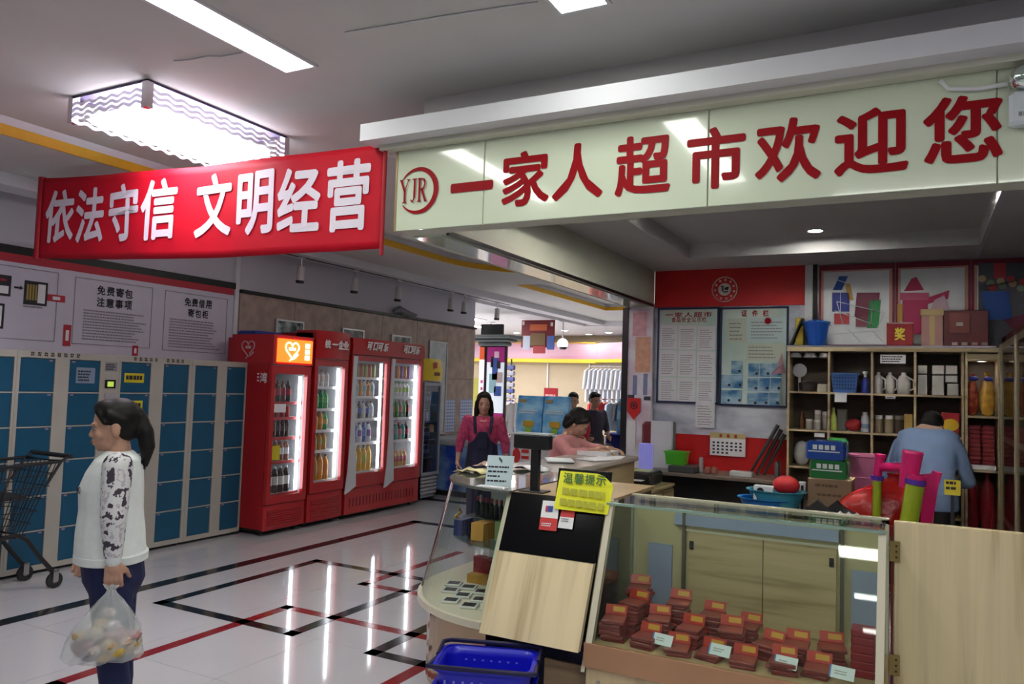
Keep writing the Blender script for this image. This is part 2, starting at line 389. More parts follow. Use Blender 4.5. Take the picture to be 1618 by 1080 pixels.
# far shop shell
M_beige = mat('beige slat panel', (.55,.46,.33), .6, var=.06, scale=3)
M_pink = mat('pink fascia', (.62,.30,.42), .5, kind='mix', col2=(.70,.48,.60), scale=.6, stretch=(.4,1,4))
FY = 19.6
fw = struct(MB().box(-13,-2.0,FY,FY+.2,0,3.3), 'wall_far', M_beige)
struct(MB().box(-13.2,-13,9.5,FY+.2,0,3.3), 'wall_far_left', M_white)
struct(MB().box(-2.2,-2.0,7.95,FY,0,3.3), 'wall_far_right', M_white)
fs = MB().box(-13,-7.6,FY-.35,FY,2.43,2.86); fs.build('pink_fascia', M_pink, fw)
MB().box(-13,-7.6,FY-.37,FY,2.33,2.43).build('yellow_fascia_strip', mat('bright yellow', (.85,.62,.05), .5), fw)
MB().box(-13,-7.6,FY-.39,FY,2.855,2.88).build('fascia_lip', M_yel, fw)
R = Matrix.Translation((-7.6,FY-.35,0)) @ Matrix.Rotation(math.radians(-28),4,'Z')
MB().box(0,4.2,0,.3,2.43,2.86,R).build('pink_fascia', M_pink, fw)
MB().box(0,4.2,-.02,.3,2.35,2.43,R).build('yellow_fascia_strip', MATS['bright yellow'], fw)
for i, x in enumerate((-11.6,-10.3,-9.15,-7.9)):
    MB().box(x-.02,x+.02,FY-.05,FY,0,2.33).build('wall_channel', M_white, fw)
MB().box(-11.9,-10.35,FY-.04,FY-.01,1.0,1.85).build('olive_panel', mat('olive panel', (.45,.42,.10), .5, var=.1), fw)
# ================================================================ ceiling lamps
def strip_light(x0, x1, y0, y1, label, z=CZ):
    t = thing('strip_light', label, 'ceiling light', ((x0+x1)/2,(y0+y1)/2,z-.015), 'recessed ceiling strip lights')
    f = MB(); w = .018
    f.box(x0-w,x0,y0-w,y1+w,z-.012,z+.0); f.box(x1,x1+w,y0-w,y1+w,z-.012,z); f.box(x0,x1,y0-w,y0,z-.012,z); f.box(x0,x1,y1,y1+w,z-.012,z)
    f.build('frame', M_white, t)
    MB().box(x0,x1,y0,y1,z-.008,z-.002).build('diffuser', M_tube, t)
strip_light(-3.06,-2.865,.75,3.06, 'long white recessed strip light above the red banner')
strip_light(-1.415,-1.2,.85,3.06, 'small corner of a recessed strip light at the top edge above the cream sign')
strip_light(-.63,.9,.02,.2, 'recessed strip light mirrored brightest in the straight glass case')
strip_light(-.53,.9,-.64,-.55, 'thin recessed strip light mirrored second in the straight glass case')
strip_light(-.48,.9,-1.24,-1.17, 'thin recessed strip light mirrored third in the straight glass case')
strip_light(-4.3,-4.1,-3.9,-2.6, 'added unseen strip light at the left rear, nearest the lockers')  # out of view, added at the left rear for more light
strip_light(1.9,2.1,.4,2.6, 'recessed strip light by the side wall of the entrance hall')
# crystal-edged panel lamp
def panel_lamp(LX0, LX1, LY0, LY1, label):
    t = thing('panel_lamp', label, 'ceiling lamp', ((LX0+LX1)/2,(LY0+LY1)/2,3.160))
    MB().box(LX0-.01,LX1+.01,LY0-.01,LY1+.01,3.315,3.330).build('base_plate', mat('lamp plate', (.12,.10,.2), .3, .6), t)
    M_lamp = mat('lamp diffuser', (1,1,1), .4, emit=(1,.91,1.0), es=LAMP_LIGHT)
    MB().rbox(LX0+.06,LX1-.06,LY0+.06,LY1-.06,3.175,3.230,.012).build('diffuser', M_lamp, t)
    M_crys = mat('crystal strip', (.9,.9,.95), .12, alpha=.75)
    def wavy(a, b, zz):
        a = Vector(a); b = Vector(b); L = (b-a).length; n = int(L/.018); d = (b-a)/n; side = Vector((-d.y,d.x,0)).normalized(); rg = []
        for i in range(n+1):
            p = a+d*i; w = .008*math.sin(i*1.05)
            rg.append([p+Z1*(zz+w), p+side*.008+Z1*(zz+w), p+side*.008+Z1*(zz+w+.02), p+Z1*(zz+w+.02)])
        return MB().loft(rg)
    for k in range(4):
        zz = 3.170+k*.034
        for a, b in (((LX0,LY0,0),(LX1,LY0,0)),((LX1,LY0,0),(LX1,LY1,0)),((LX1,LY1,0),(LX0,LY1,0)),((LX0,LY1,0),(LX0,LY0,0))):
            wavy(a,b,zz).build('crystal_strip', M_crys, t)
    for x in (LX0,LX1):
        for y in (LY0,LY1): MB().box(x-.022,x+.022,y-.022,y+.022,3.165,3.316).build('corner_post', M_chrome, t)
panel_lamp(-4.58,-3.90,2.84,3.92,'glowing rectangular ceiling lamp with wavy crystal edges behind the red banner')
panel_lamp(1.2,1.9,-1.9,-.8,'unseen crystal edged ceiling lamp added to lighten the right of the ceiling')  # unseen extra lamp, added so the right ceiling is less dark
def downlight(x, y, z, label, r=.055, es=DOWN_LIGHT, group='round recessed downlights', w=None):
    t = thing('downlight', label, 'downlight', (x,y,z-.02), group)
    MB().lathe([(r,0),(r*1.3,0),(r*1.32,.012),(r,.014)], (x,y,z-.012), 20, 1, 1, False).build('trim_ring', M_white, t, True)
    MB().lathe([(.001,0),(r*.98,.0),(r*.98,.006),(.001,.006)], (x,y,z-.008), 20).build('lens', mat('downlight lens %g' % es, (1,1,1), .4, emit=(1,.96,.88), es=es), t)
_d = at(1288,364,Z=2.985); downlight(_d.x,_d.y,2.99,'round downlight shining in the bay ceiling above the notice boards',.055,200)
for _x, _l in ((-1.5,'added unseen downlight behind the cream sign, above the customer display'),(-.25,'added unseen downlight behind the cream sign, above the glass case'),(.2,'added unseen downlight behind the cream sign, above the wooden gate')): downlight(_x,4.75 if _x < 0 else 5.2,2.99,_l,.055,560)  # three added downlights, unseen behind the beam, brighten the bay
FDL = ('beside the white beam end','farthest right','second from the right','between the right ones','left of the hanging poster','nearest the grey crown')
for n, (x, y) in enumerate(((-6.02,17.1),(-7.67,18.9),(-7.8,17.6),(-6.9,18.3),(-9.5,18.3),(-10.2,17.0))):
    downlight(x, y, 3.08, 'small round far shop downlight '+FDL[n], .085, 120, 'far shop downlights')
# added area-light panels that brighten the far shop
for (x0,x1,y0,y1,l) in ((-11.8,-8.4,12.4,14.6,'large added fill light panel over the far shop entrance'),(-11.8,-9.4,15.4,16.4,'large added fill light panel deep in the far shop')):
    t = thing('fill_panel_light', l, 'ceiling light', ((x0+x1)/2,(y0+y1)/2,3.055))
    MB().box(x0-.05,x1+.05,y0-.05,y1+.05,3.065,3.08).build('frame', M_white, t)
    MB().box(x0,x1,y0,y1,3.058,3.064).build('diffuser', mat('far panel light', (1,1,1), .4, emit=(1,.95,.9), es=FAR_LIGHT*.35), t)
# far shop aisle strip lights over the second tray
strip_light(-4.4,-4.2,11.4,13.0,'recessed strip light hidden above the second ceiling tray')
strip_light(-4.1,-3.9,6.0,7.4,'recessed strip light above the aisle between coolers and counter')
# track spots along the white beam
def spot(x, y, label):
    t = thing('track_spot', label, 'spotlight', (x,y,2.79), 'track spots along the white ceiling beam')
    MB().box(x-.018,x+.018,y-.05,y+.05,3.075,3.093).build('track_adapter', M_white, t)
    MB().cyl((x,y,3.075),(x,y,2.99),.009,n=8).build('stem', M_steel, t)
    MB().cyl((x,y,2.99),(x-.01,y,2.82),.044,.046,14).build('housing', mat('spot white', (.62,.60,.60), .4), t, True)
    MB().cyl((x-.01,y,2.82),(x-.012,y,2.79),.05,.05,14).build('rim', M_black, t, True)
    MB().cyl((x-.012,y,2.794),(x-.012,y,2.788),.035,.035,14).build('lens', M_dark, t)
for y, l in ((6.9,'track spot nearest the red banner'),(7.9,'second track spot from the red banner'),(8.85,'third track spot from the red banner'),(10.25,'track spot of a close pair, the nearer one'),(10.65,'track spot of a close pair, the farther one'),(11.75,'farthest dark track spot by the wall end')):
    spot(-6.5, y, l)
solo(MB().box(-6.515,-6.485,6.4,12.2,3.093,3.1), 'lighting_track', M_dark, 'thin black lighting track under the white ceiling beam', 'track')

for _pts, _l in (([(850,4),(780,14),(690,28),(600,43),(545,52)],'thin white cable running over the ceiling toward the short strip light'),([(392,82),(350,90),(330,89),(300,95),(275,97)],'short loose white cable beside the long strip light')):
    solo(MB().tube([at(x,y,Z=CZ-.006) for x, y in _pts],.005,6),'ceiling_cable',M_paper,_l,'cable',None,True)
# ================================================================ locker wall
M_frame = mat('locker frame', (.42,.40,.35), .45, var=.05)
M_door = mat('locker door blue', (.008,.080,.155), .38, var=.08, scale=6)
M_lb = mat('notice board lilac', (.60,.58,.68), .4, var=.03)
M_border = mat('print red', (.42,.02,.04), .45)
UY, UZ = Vector((0,1,0)), Vector((0,0,1))
def onwall(y, z, x=-6.764): return Vector((x, y, z))
t = thing('instruction_board', 'long pale lilac instruction board with red top band above the blue lockers', 'notice board', (WX+.012,4.1,1.82))
MB().box(WX+.002,WX+.03,2.2,6.15,1.812,2.56).build('board', M_lb, t)
MB().box(WX+.002,WX+.034,2.2,6.15,2.56,2.63).build('red_band', M_border, t)
def outline(y0,y1,z0,z1,w=.006,x=-6.767):
    m = MB()
    for a in ((y0,y1,z0,z0+w),(y0,y1,z1-w,z1),(y0,y0+w,z0,z1),(y1-w,y1,z0,z1)): m.box(x,x+.002,*a)
    return m
outline(2.4,4.16,1.91,2.525).build('printed_frame', M_greyprint, t)
outline(4.315,5.12,1.905,2.512).build('printed_frame', M_greyprint, t)
outline(5.262,6.065,1.9,2.508).build('printed_frame', M_greyprint, t)
for s, y, z, w in (('免费寄包',4.53,2.375,.38),('注意事项',4.53,2.265,.38),('免费借用',5.50,2.375,.36),('寄包柜',5.55,2.265,.27)):
    for i, c in enumerate(s): 
        k = w/len(s); write(MB(), c, onwall(y+i*k, z), UY, UZ, k*.86, .088, .022).build('printed_character', M_print, t)
m = MB(); scribble(m, onwall(4.41,1.945), UY, UZ, .66, .29, 11, 3, .45, .25); m.build('small_print', M_greyprint, t)
m = MB(); scribble(m, onwall(5.33,1.93), UY, UZ, .66, .31, 11, 5, .45, .25); m.build('small_print', M_greyprint, t)
# pictogram of a locker door, arrow, screen
for (y0,y1,z0,z1,ca) in ((3.5,3.76,2.265,2.44,0),(3.87,4.07,2.215,2.42,1),(3.55,3.72,1.99,2.2,1)):
    MB().box(-6.768,-6.764,y0,y1,z0,z1).build('locker_pictogram', M_print, t)
    MB().box(-6.764,-6.762,y0+(.01 if not ca else (y1-y0)*.58),y1-.02,z0+.02,z1-(.09 if not ca else .02)).build('white_field', M_paper, t)
    if ca:
        g = MB()
        for k in range(4): g.box(-6.764,-6.762,y0+.02+k*.024,y0+.036+k*.024,z0+.04,z1-.03)
        g.build('keypad_pictogram', mat('gold print', (.32,.25,.06), .5), t)
    else: scribble(MB(), onwall(y0+.03,z1-.06,-6.762), UY, UZ, .2, .04, 1, 1).build('label_print', M_border, t)
MB().prism([(0,.01),(.05,.01),(.05,.0),(.075,.018),(.05,.036),(.05,.026),(0,.026)], onwall(3.785,2.33), UY, UZ, X1, .002).build('arrow', M_print, t)
for (y,z,w,h) in ((4.07,2.265,.16,.06),(4.235,1.88,.07,.19),(4.93,1.825,.06,.10)):
    MB().box(-6.768,-6.764,y,y+w,z,z+h).build('red_tag', M_border, t); MB().box(-6.764,-6.763,y+w*.3,y+w*.72,z+h*.25,z+h*.75).build('white_slot', M_paper, t)
for y, z, w in ((3.5,2.22,.2),(3.87,2.185,.18),(3.55,1.955,.16)): scribble(MB(), onwall(y,z), UY, UZ, w, .025, 1, int(z*100)).build('caption_print', M_greyprint, t)
# lockers: two units, every door its own leaf
LXF = -6.35
def locker_unit(y0, y1, cols, label, panel=None):
    t = thing('locker_cabinet', label, 'locker', (-6.57,(y0+y1)/2,0), 'blue bag lockers along the wall')
    b = MB().box(-6.79,LXF-.02,y0,y1,.06,1.80); b.build('body', M_frame, t)
    MB().box(-6.76,LXF-.06,y0+.02,y1-.02,0,.06).build('plinth', M_dark, t)
    MB().box(LXF-.02,LXF,y0,y1,1.755,1.81).build('header_strip', M_frame, t)
    MB().box(LXF-.02,LXF,y0,y1,.03,.07).build('bottom_rail', M_frame, t)
    edges = [y0]+[e for c in cols for e in c]+[y1]
    if panel: edges = [y0]+sorted([e for c in cols for e in c]+list(panel))+[y1]
    for i in range(0, len(edges), 2):
        if edges[i+1]-edges[i] > .004: MB().box(LXF-.02,LXF,edges[i],edges[i+1],.07,1.755).build('stile', M_frame, t)
    for (a, c) in cols:
        for k in range(6):
            z0 = .07+k*.2808; d = MB().rbox(LXF-.018,LXF-.003,a+.004,c-.004,z0+.006,z0+.2748,.003).build('door', M_door, t)
            s = 1 if (cols.index((a,c)) % 2 == 0) else -1; yy = c-.05 if s > 0 else a+.02
            MB().box(LXF-.003,LXF-.001,yy,yy+.028,z0+.255,z0+.268).build('number_plate', mat('number plate', (.35,.22,.30), .5), d)
            MB().box(LXF-.02,LXF+.0005,a,c,z0-.006,z0+.004).build('shelf_edge', M_frame, t)
    return t
locker_unit(2.72,3.615,[(2.78,3.05),(3.21,3.595)],'blue locker unit cut off by the left edge behind the trolley')
A = locker_unit(3.617,5.297,[(3.643,3.925),(4.049,4.329),(4.53,4.835),(4.972,5.261)],'middle blue locker unit with keypad column behind the woman in white', (4.346,4.512))
locker_unit(5.299,6.003,[(5.336,5.611),(5.735,5.985)],'last blue locker unit beside the red heart cooler')
MB().box(LXF-.02,LXF-.004,4.346,4.512,.07,1.755).build('keypad_column', M_frame, A)
def onl(y,z): return Vector((LXF+.0035,y,z))
p = MB().box(LXF-.004,LXF+.003,4.375,4.485,1.67,1.745).build('printed_sheet', M_greyprint, A); scribble(MB(), onl(4.38,1.675), UY, UZ, .09, .06, 3, 9).build('sheet_print', M_print, p)
p = MB().box(LXF-.004,LXF+.004,4.38,4.48,1.515,1.59).build('screen_bezel', M_black, A); MB().box(LXF+.004,LXF+.005,4.40,4.46,1.53,1.575).build('lit_screen', mat('lcd', (.45,.6,.1), .4, emit=(.5,.7,.1), es=.6), p)
MB().rbox(LXF-.004,LXF+.012,4.38,4.48,1.36,1.47,.004).build('keypad', mat('keypad grey', (.35,.35,.36), .4), A)
p = MB().box(LXF-.003,LXF,4.11,4.28,1.555,1.69).build('grey_notice', mat('grey notice', (.22,.28,.38), .5), A); scribble(MB(), (LXF+.001,4.125,1.57), UY, UZ, .14, .10, 4, 12).build('notice_print', M_print, p)
M_ylab = mat('yellow label', (.62,.52,.02), .5, var=.06)
for z0 in (1.57,1.32):
    p = MB().box(LXF-.003,LXF,4.565,4.765,z0,z0+.085).build('yellow_sticker', M_ylab, A); scribble(MB(), (LXF+.001,4.58,z0+.015), UY, UZ, .17, .055, 1, 4, .7, 0).build('sticker_print', M_print, p)
for (y, n) in ((3.72,8),(4.65,5),(5.0,4)):
    pr = MB()
    for k in range(n): scribble(pr, (LXF+.001,y+k*.055,1.768), UY, UZ, .032, .034, 2, k+7, .8, .2)
    pr.build('header_print', M_print, A)
# ================================================================ shopping trolley
M_cart = mat('trolley dark coating', (.02,.02,.022), .35, .3)
t = thing('shopping_trolley', 'dark wire shopping trolley parked in front of the blue lockers', 'shopping cart', (-6.0,3.35,0))
CX0, CX1 = -6.22, -5.80      # width of the basket across x
def cart_pt(y, z, x): return Vector((x, y, z))
rim = [(CX0-.02,3.80,.965),(CX1+.02,3.80,.965),(CX1+.03,2.62,.92),(CX0-.03,2.62,.92)]
MB().tube([rim[0],rim[1],rim[2],rim[3]],.013,8,True).build('top_rim', M_cart, t, True)
bot = [(CX0+.05,3.60,.42),(CX1-.05,3.60,.42),(CX1-.07,2.85,.46),(CX0+.07,2.85,.46)]
MB().tube(bot,.012,8,True).build('bottom_rim', M_cart, t, True)
wr_me = []
def wire(a, b, r=.0035): MB().cyl(a, b, r, n=5).build('basket_wire', M_cart, t)
def lerp(a, b, k): return Vector(a)*(1-k)+Vector(b)*k
for s in range(4):
    a0, a1 = rim[s], rim[(s+1)%4]; b0, b1 = bot[s], bot[(s+1)%4]; n = 9 if s % 2 == 0 else 16
    for k in range(1, n): wire(lerp(a0,a1,k/n), lerp(b0,b1,k/n))
for k in range(1, 6):
    f = k/6; MB().tube([lerp(rim[i],bot[i],f) for i in range(4)],.004,6,True).build('basket_hoop', M_cart, t)
for k in range(1, 8): wire(lerp(bot[0],bot[3],k/8), lerp(bot[1],bot[2],k/8))
MB().cyl((CX0-.04,3.86,1.0),(CX1+.04,3.86,1.0),.018,n=12).build('push_handle', M_dark, t, True)
for x in (CX0-.02, CX1+.02): MB().tube([(x,3.86,1.0),(x,3.80,.965),(x,3.70,.80)],.011,8).build('handle_arm', M_cart, t, True)
MB().box(CX0+.02,CX1-.02,3.25,3.58,.70,.73).build('child_seat', M_dark, t)
for x in (CX0+.02, CX1-.02):
    MB().tube([(x,3.82,.12),(x,3.72,.24),(x,3.60,.40),(x,3.52,.445),(x,3.40,.43),(x,3.2,.30),(x,3.02,.16),(x,2.95,.12)],.017,8).build('leg_frame', M_cart, t, True)
    for y in (3.83, 2.94):
        w = MB().cyl((x-.012,y,.06),(x+.012,y,.06),.06,n=18).build('wheel', mat('wheel rubber', (.015,.015,.016), .6), t, True)
        MB().cyl((x-.016,y,.06),(x+.016,y,.06),.022,n=12).build('hub', mat('wheel grey', (.3,.3,.32), .5), w, True)
        f = MB(); f.box(x-.022,x-.016,y-.02,y+.02,.05,.135); f.box(x+.016,x+.022,y-.02,y+.02,.05,.135); f.box(x-.022,x+.022,y-.02,y+.02,.13,.14); f.build('caster_fork', M_steel, t)
for _c in t.children: _c.location.y -= .12; _c.location.x -= .02
# ================================================================ drink coolers
M_fred = mat('cooler red', (.42,.01,.014), .3, var=.06, scale=3, coat=.3)
M_fredd = mat('cooler red side', (.36,.012,.016), .35)
M_fin = mat('cooler liner', (.50,.52,.55), .4)
M_ftube = mat('cooler lamp', (1,1,1), .4, emit=(.92,.96,1), es=FRIDGE_LIGHT)
G_door = glass('cooler glass', (.97,.98,.98), .045)
M_shelf = mat('white shelf', (.75,.75,.77), .4); M_shelfred = mat('red shelf edge', (.5,.03,.03), .4)
FX = -6.0
BOT = {}
def bottle_mesh(h, r, liq, lab, cap, kind='bottle'):
    k = (h, r, liq, lab, cap, kind)
    h, r = h*1.06, r
    if k in BOT: return BOT[k]
    def mm(c, g): return mat('drink %s %.3f %.3f %.3f' % (g, *c), c, .18 if g == 'body' else .4, coat=.3 if g == 'body' else 0)
    mb = MB()
    if kind == 'can':
        mb.slot(1).lathe([(r*.85,0),(r,.01),(r,h-.015),(r*.82,h)], n=10); mb.slot(2).lathe([(r*.8,h),(r*.78,h+.002)], n=10)
    elif kind == 'box':
        mb.slot(1).box(-r,r,-r*.8,r*.8,0,h); mb.slot(2).box(-r*.3,r*.3,-r*.3,r*.3,h,h+.012)
    else:
        mb.slot(0).lathe([(r*.85,0),(r,.012),(r,h*.30)], n=10, cap=False); mb.slot(1).lathe([(r*1.01,h*.30),(r*1.01,h*.62)], n=10, cap=False)
        mb.slot(0).lathe([(r,h*.62),(r*.96,h*.70),(r*.55,h*.84),(r*.34,h*.91)], n=10); mb.slot(2).lathe([(r*.4,h*.91),(r*.4,h)], n=10)
    BOT[k] = mesh_of(mb, 'drink_'+kind, [mm(liq,'body'), mm(lab,'wrap'), mm(cap,'lid')], True); return BOT[k]
def fill(y0, y1, z, spec, label, group, rows=1, x=FX-.10):
    """stand drinks side by side on a cooler shelf"""
    y = y0; i = 0; ORD = ('first','second','third','fourth','fifth','sixth','seventh','eighth','ninth')
    while True:
        h, r, liq, lab, cap, kind = spec[i % len(spec)]
        if y+2*r > y1: break
        for q in range(rows):
            inst(bottle_mesh(h,r,liq,lab,cap,kind), kind if kind != 'box' else 'drink_carton', (x-r-q*(2*r+.006), y+r, z+.0005), None, random.random()*6, label+', '+ORD[min(i,8)]+' from the left', 'bottle' if kind == 'bottle' else 'can' if kind == 'can' else 'carton', group)
        y += 2*r+.006; i += 1
def cooler(label, y0, y1, H, doors, grille_top, head_bot, shelves, gz0, gz1, red_edge=False, grille='h'):
    t = thing('drink_cooler', label, 'cooler', (-6.33,(y0+y1)/2,0), 'glass door drink coolers by the marble wall')
    xb = -6.66
    s = MB(); s.box(xb,FX-.05,y0,y0+.035,.07,H-.02); s.box(xb,FX-.05,y1-.035,y1,.07,H-.02); s.box(xb,FX-.051,y0+.035,y1-.035,.07,grille_top); s.box(xb,FX-.051,y0+.035,y1-.035,head_bot,H-.02); s.box(xb,xb+.03,y0+.035,y1-.035,grille_top,head_bot)
    s.build('cabinet_shell', M_fredd, t)
    l = MB(); l.box(xb+.031,xb+.036,y0+.036,y1-.036,grille_top,head_bot); l.box(xb+.03,FX-.06,y0+.0351,y0+.038,grille_top,head_bot); l.box(xb+.03,FX-.06,y1-.038,y1-.0351,grille_top,head_bot); l.box(xb+.03,FX-.06,y0+.04,y1-.04,grille_top,grille_top+.006); l.box(xb+.03,FX-.06,y0+.04,y1-.04,head_bot-.006,head_bot)
    l.build('liner', M_fin, t)
    MB().box(xb,FX-.08,y0+.02,y1-.02,.035,.075).build('underframe', M_black, t)
    for y in (y0+.06, y1-.06): MB().cyl((FX-.12,y-.012,.02),(FX-.12,y+.012,.02),.02,n=10).build('castor', M_dark, t)
    for y in (y0+.06, y1-.06): MB().cyl((xb+.08,y-.012,.02),(xb+.08,y+.012,.02),.02,n=10).build('castor', M_dark, t)
    # louvred lower panel
    g = MB().box(FX-.055,FX-.02,y0-.003,y1+.003,.06,grille_top-.01).build('grille_panel', M_fred, t)
    n = 7
    if grille == 'h':
        for k in range(n): z = .10+k*(grille_top-.16)/n; MB().box(FX-.02,FX-.008,y0+.05,y1-.04,z,z+.012).build('louvre', M_fred, g)
    else:
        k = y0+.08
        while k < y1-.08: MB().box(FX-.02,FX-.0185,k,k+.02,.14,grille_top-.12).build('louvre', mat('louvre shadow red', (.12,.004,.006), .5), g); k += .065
    for (a, b) in doors:
        d = MB(); w = .055
        d.box(FX-.045,FX,a,a+w,grille_top,head_bot-.01); d.box(FX-.045,FX,b-w,b,grille_top,head_bot-.01); d.box(FX-.045,FX,a+w,b-w,grille_top,gz0); d.box(FX-.045,FX,a+w,b-w,gz1,head_bot-.01)
        d = d.build('door', M_fred, t)
        MB().box(FX-.03,FX-.026,a+w,b-w,gz0,gz1).build('glass_pane', G_door, d)
        MB().box(FX-.075,FX-.055,b-w-.06,b-w-.03,gz0+.03,gz1-.02).build('lamp_tube', M_ftube, t)
        for z in shelves:
            sh = MB().box(xb+.05,FX-.09,a+.03,b-.03,z-.012,z).build('shelf', M_shelf, t)
            MB().box(FX-.09,FX-.085,a+.03,b-.03,z-.03,z+.002).build('shelf_edge', M_shelfred if red_edge else M_shelf, sh)
    return t
def header(t, y0, y1, z0, z1, bulge, m, name='header'):
    n = 10; rg = []
    for i in range(n+1):
        k = i/n; y = y0+(y1-y0)*k; x = FX+bulge*math.sin(math.pi*k)
        rg.append([(FX-.3,y,z0),(x-.0,y,z0),(x+.012,y,z0+(z1-z0)*.5),(x,y,z1),(FX-.3,y,z1)][::-1])
    return MB().loft(rg).build(name, m, t, True)
WHT = mat('white lettering', (.82,.80,.80), .4)
# first: heart sign, tall header box
F1 = cooler('red drink cooler with glowing orange heart sign nearest the lockers', 6.01,6.61,2.10,[(6.015,6.605)],.33,1.80,[1.40,1.235,1.02,.765,.42],.41,1.70,True)
h = MB().box(FX-.6,FX+.01,6.006,6.614,1.80,2.115).build('header_box', M_fred, F1)
M_glow = mat('lit orange sign', (1,.35,.05), .4, emit=(1,.16,.015), es=1.6)
MB().rbox(FX+.008,FX+.03,6.05,6.585,1.825,2.075,.02).build('lit_panel', M_glow, h)
heart = []
for i in range(41):
    a = 2*math.pi*i/40; heart.append((16*math.sin(a)**3, 13*math.cos(a)-5*math.cos(2*a)-2*math.cos(3*a)-math.cos(4*a)))
M_glowW = mat('lit white mark', (1,1,1), .4, emit=(1,.9,.75), es=2.2)
def heart_mark(o, u, v, s, m, parent, r):
    pts = [Vector(o)+Vector(u)*(p[0]*s)+Vector(v)*(p[1]*s) for p in heart]
    MB().tube(pts[21:]+pts[1:17], r, 6).build('heart_outline', m, parent)
    MB().tube([pts[20]+Vector(u)*s*14+Vector(v)*s*9, pts[20]+Vector(u)*s*7+Vector(v)*s*3, pts[20]-Vector(u)*s*1, pts[20]-Vector(u)*s*6-Vector(v)*s*3],[r*1.3,r*1.3,r,r*.5],6).build('heart_tail', m, parent)
heart_mark((FX+.033,6.26,1.965), UY, UZ, .0062, M_glowW, h, .008)
MB().box(FX+.031,FX+.034,6.21,6.31,1.955,1.985).build('sign_word', M_glowW, h)
for k in range(3): MB().box(FX+.031,FX+.034,6.46,6.53,1.86+k*.065,1.91+k*.065).build('sign_character', M_glowW, h)
heart_mark((-6.35,6.0,1.97), X1*1, UZ, .0058, mat('faded white', (.6,.42,.44), .5), h, .006)
MB().box(-6.39,-6.31,6.0,6.004,1.96,1.99).build('side_word', MATS['faded white'], h)
p = MB().prism([(0,0),(.14,.1),(.2,.35),(.16,.62),(.22,.8),(.17,1.0),(.05,1.2),(0,1.25)], (-6.60,6.009,.28), X1, UZ, -Y1, .003); p.build('white_splash', mat('splash lilac', (.55,.48,.62), .4, var=.2), F1)
write(MB(), '湾', (-6.16,6.006,1.60), X1, UZ, .10, .11, .02).build('side_character', WHT, F1)
for k in range(3): MB().box(-6.20,-6.18,6.004,6.008,1.615+k*.035,1.63+k*.035).build('side_mark', WHT, F1)
# second
F2 = cooler('narrow red drink cooler with curved header and white lettering, second from the lockers', 6.66,7.24,2.2,[(6.665,7.235)],.38,1.90,[1.575,1.32,1.075,.845,.50],.49,1.81)
h = header(F2, 6.66,7.24,1.895,2.21,.05,M_fred)
for i, c in enumerate('统一企业'): write(MB(), c, (FX+.05*math.sin(math.pi*(6.745+i*.105+.047-6.66)/.58)+.026,6.745+i*.105,2.01), UY, UZ, .095, .10, .022, .004).build('lettering_character', WHT, h)
# third: double door
F3 = cooler('wide two-door red drink cooler with white script on the header', 7.30,8.82,2.12,[(7.305,8.055),(8.065,8.815)],.37,1.97,[1.70,1.465,1.19,.895,.54],.53,1.90,grille='v')
h = header(F3, 7.30,8.82,1.97,2.17,.05,M_fred)
for y in (7.52,8.25):
    for i, c in enumerate('可口可乐'): write(MB(), c, (FX+.05*math.sin(math.pi*(y+i*.098+.05-7.30)/1.52)+.022,y+i*.098,2.03), UY, UZ, .105, .105, .03, .004, .35).build('lettering_character', WHT, h)
for a in (7.305, 8.065):
    pr = [(.0,.0),(.13,.06),(.115,.3),(.075,.7),(.055,1.1),(.06,1.5),(.075,1.62),(.0,1.62),(-.012,1.2),(-.005,.7),(-.03,.25),(-.07,-.02)]
    MB().prism([(q[0]+.02,q[1]) for q in pr], (FX+.001,a,.33), UY, UZ, X1, .012).build('wave_handle', mat('silver white', (.62,.62,.66), .3), F3)
# drinks
W_=(.72,.72,.74); RED=(.40,.02,.03); DK=(.03,.012,.012); GRN=(.03,.30,.06); ORG=(.75,.28,.02); AMB=(.55,.25,.03); BLU=(.02,.08,.45); YEL=(.85,.50,.02); CLR=(.55,.62,.68); PUR=(.25,.06,.35); TEA=(.05,.35,.32); BRN=(.16,.05,.02); PNK=(.7,.25,.3)
S = lambda h,r,a,b,c,k='bottle': (h,r,a,b,c,k)
fill(6.05,6.49,1.40,[S(.22,0.036,DK,RED,BRN),S(.21,0.036,BRN,(.3,.02,.05),RED)],'dark burgundy bottle on the top shelf of the heart cooler','bottles on the heart cooler top shelf')
fill(6.05,6.49,1.235,[S(.115,0.035,RED,RED,W_,'can')],'small red can on the second shelf of the heart cooler','cans in the heart cooler')
inst(bottle_mesh(.19,.05,BLU,(.02,.09,.5),W_,'box'),'drink_carton',(FX-.15,6.10,1.0205),None,0,'blue carton on the middle shelf of the heart cooler','carton')
fill(6.17,6.49,1.02,[S(.185,.03,DK,(.08,.05,.06),RED)],'dark cola bottle beside the blue carton in the heart cooler','bottles on the heart cooler middle shelf')
fill(6.05,6.49,.765,[S(.21,0.037,(.30,.14,.10),W_,W_)],'white label bottle on the fourth shelf of the heart cooler','bottles on the heart cooler fourth shelf')
fill(6.05,6.49,.42,[S(.27,0.040,DK,(.6,.6,.6),W_)],'large swirl label bottle on the bottom shelf of the heart cooler','bottles on the heart cooler bottom shelf')
MB().box(FX-.024,FX-.02,6.08,6.20,.79,.94).build('yellow_sticker', M_ylab, F1)
MB().box(FX-.024,FX-.02,6.06,6.26,1.29,1.38).build('white_notice', M_paper, F1)
fill(6.73,7.12,1.575,[S(.18,0.037,W_,(.6,.55,.5),(.6,.3,.1))],'white bottle on the top shelf of the curved header cooler','bottles on the curved header cooler top shelf')
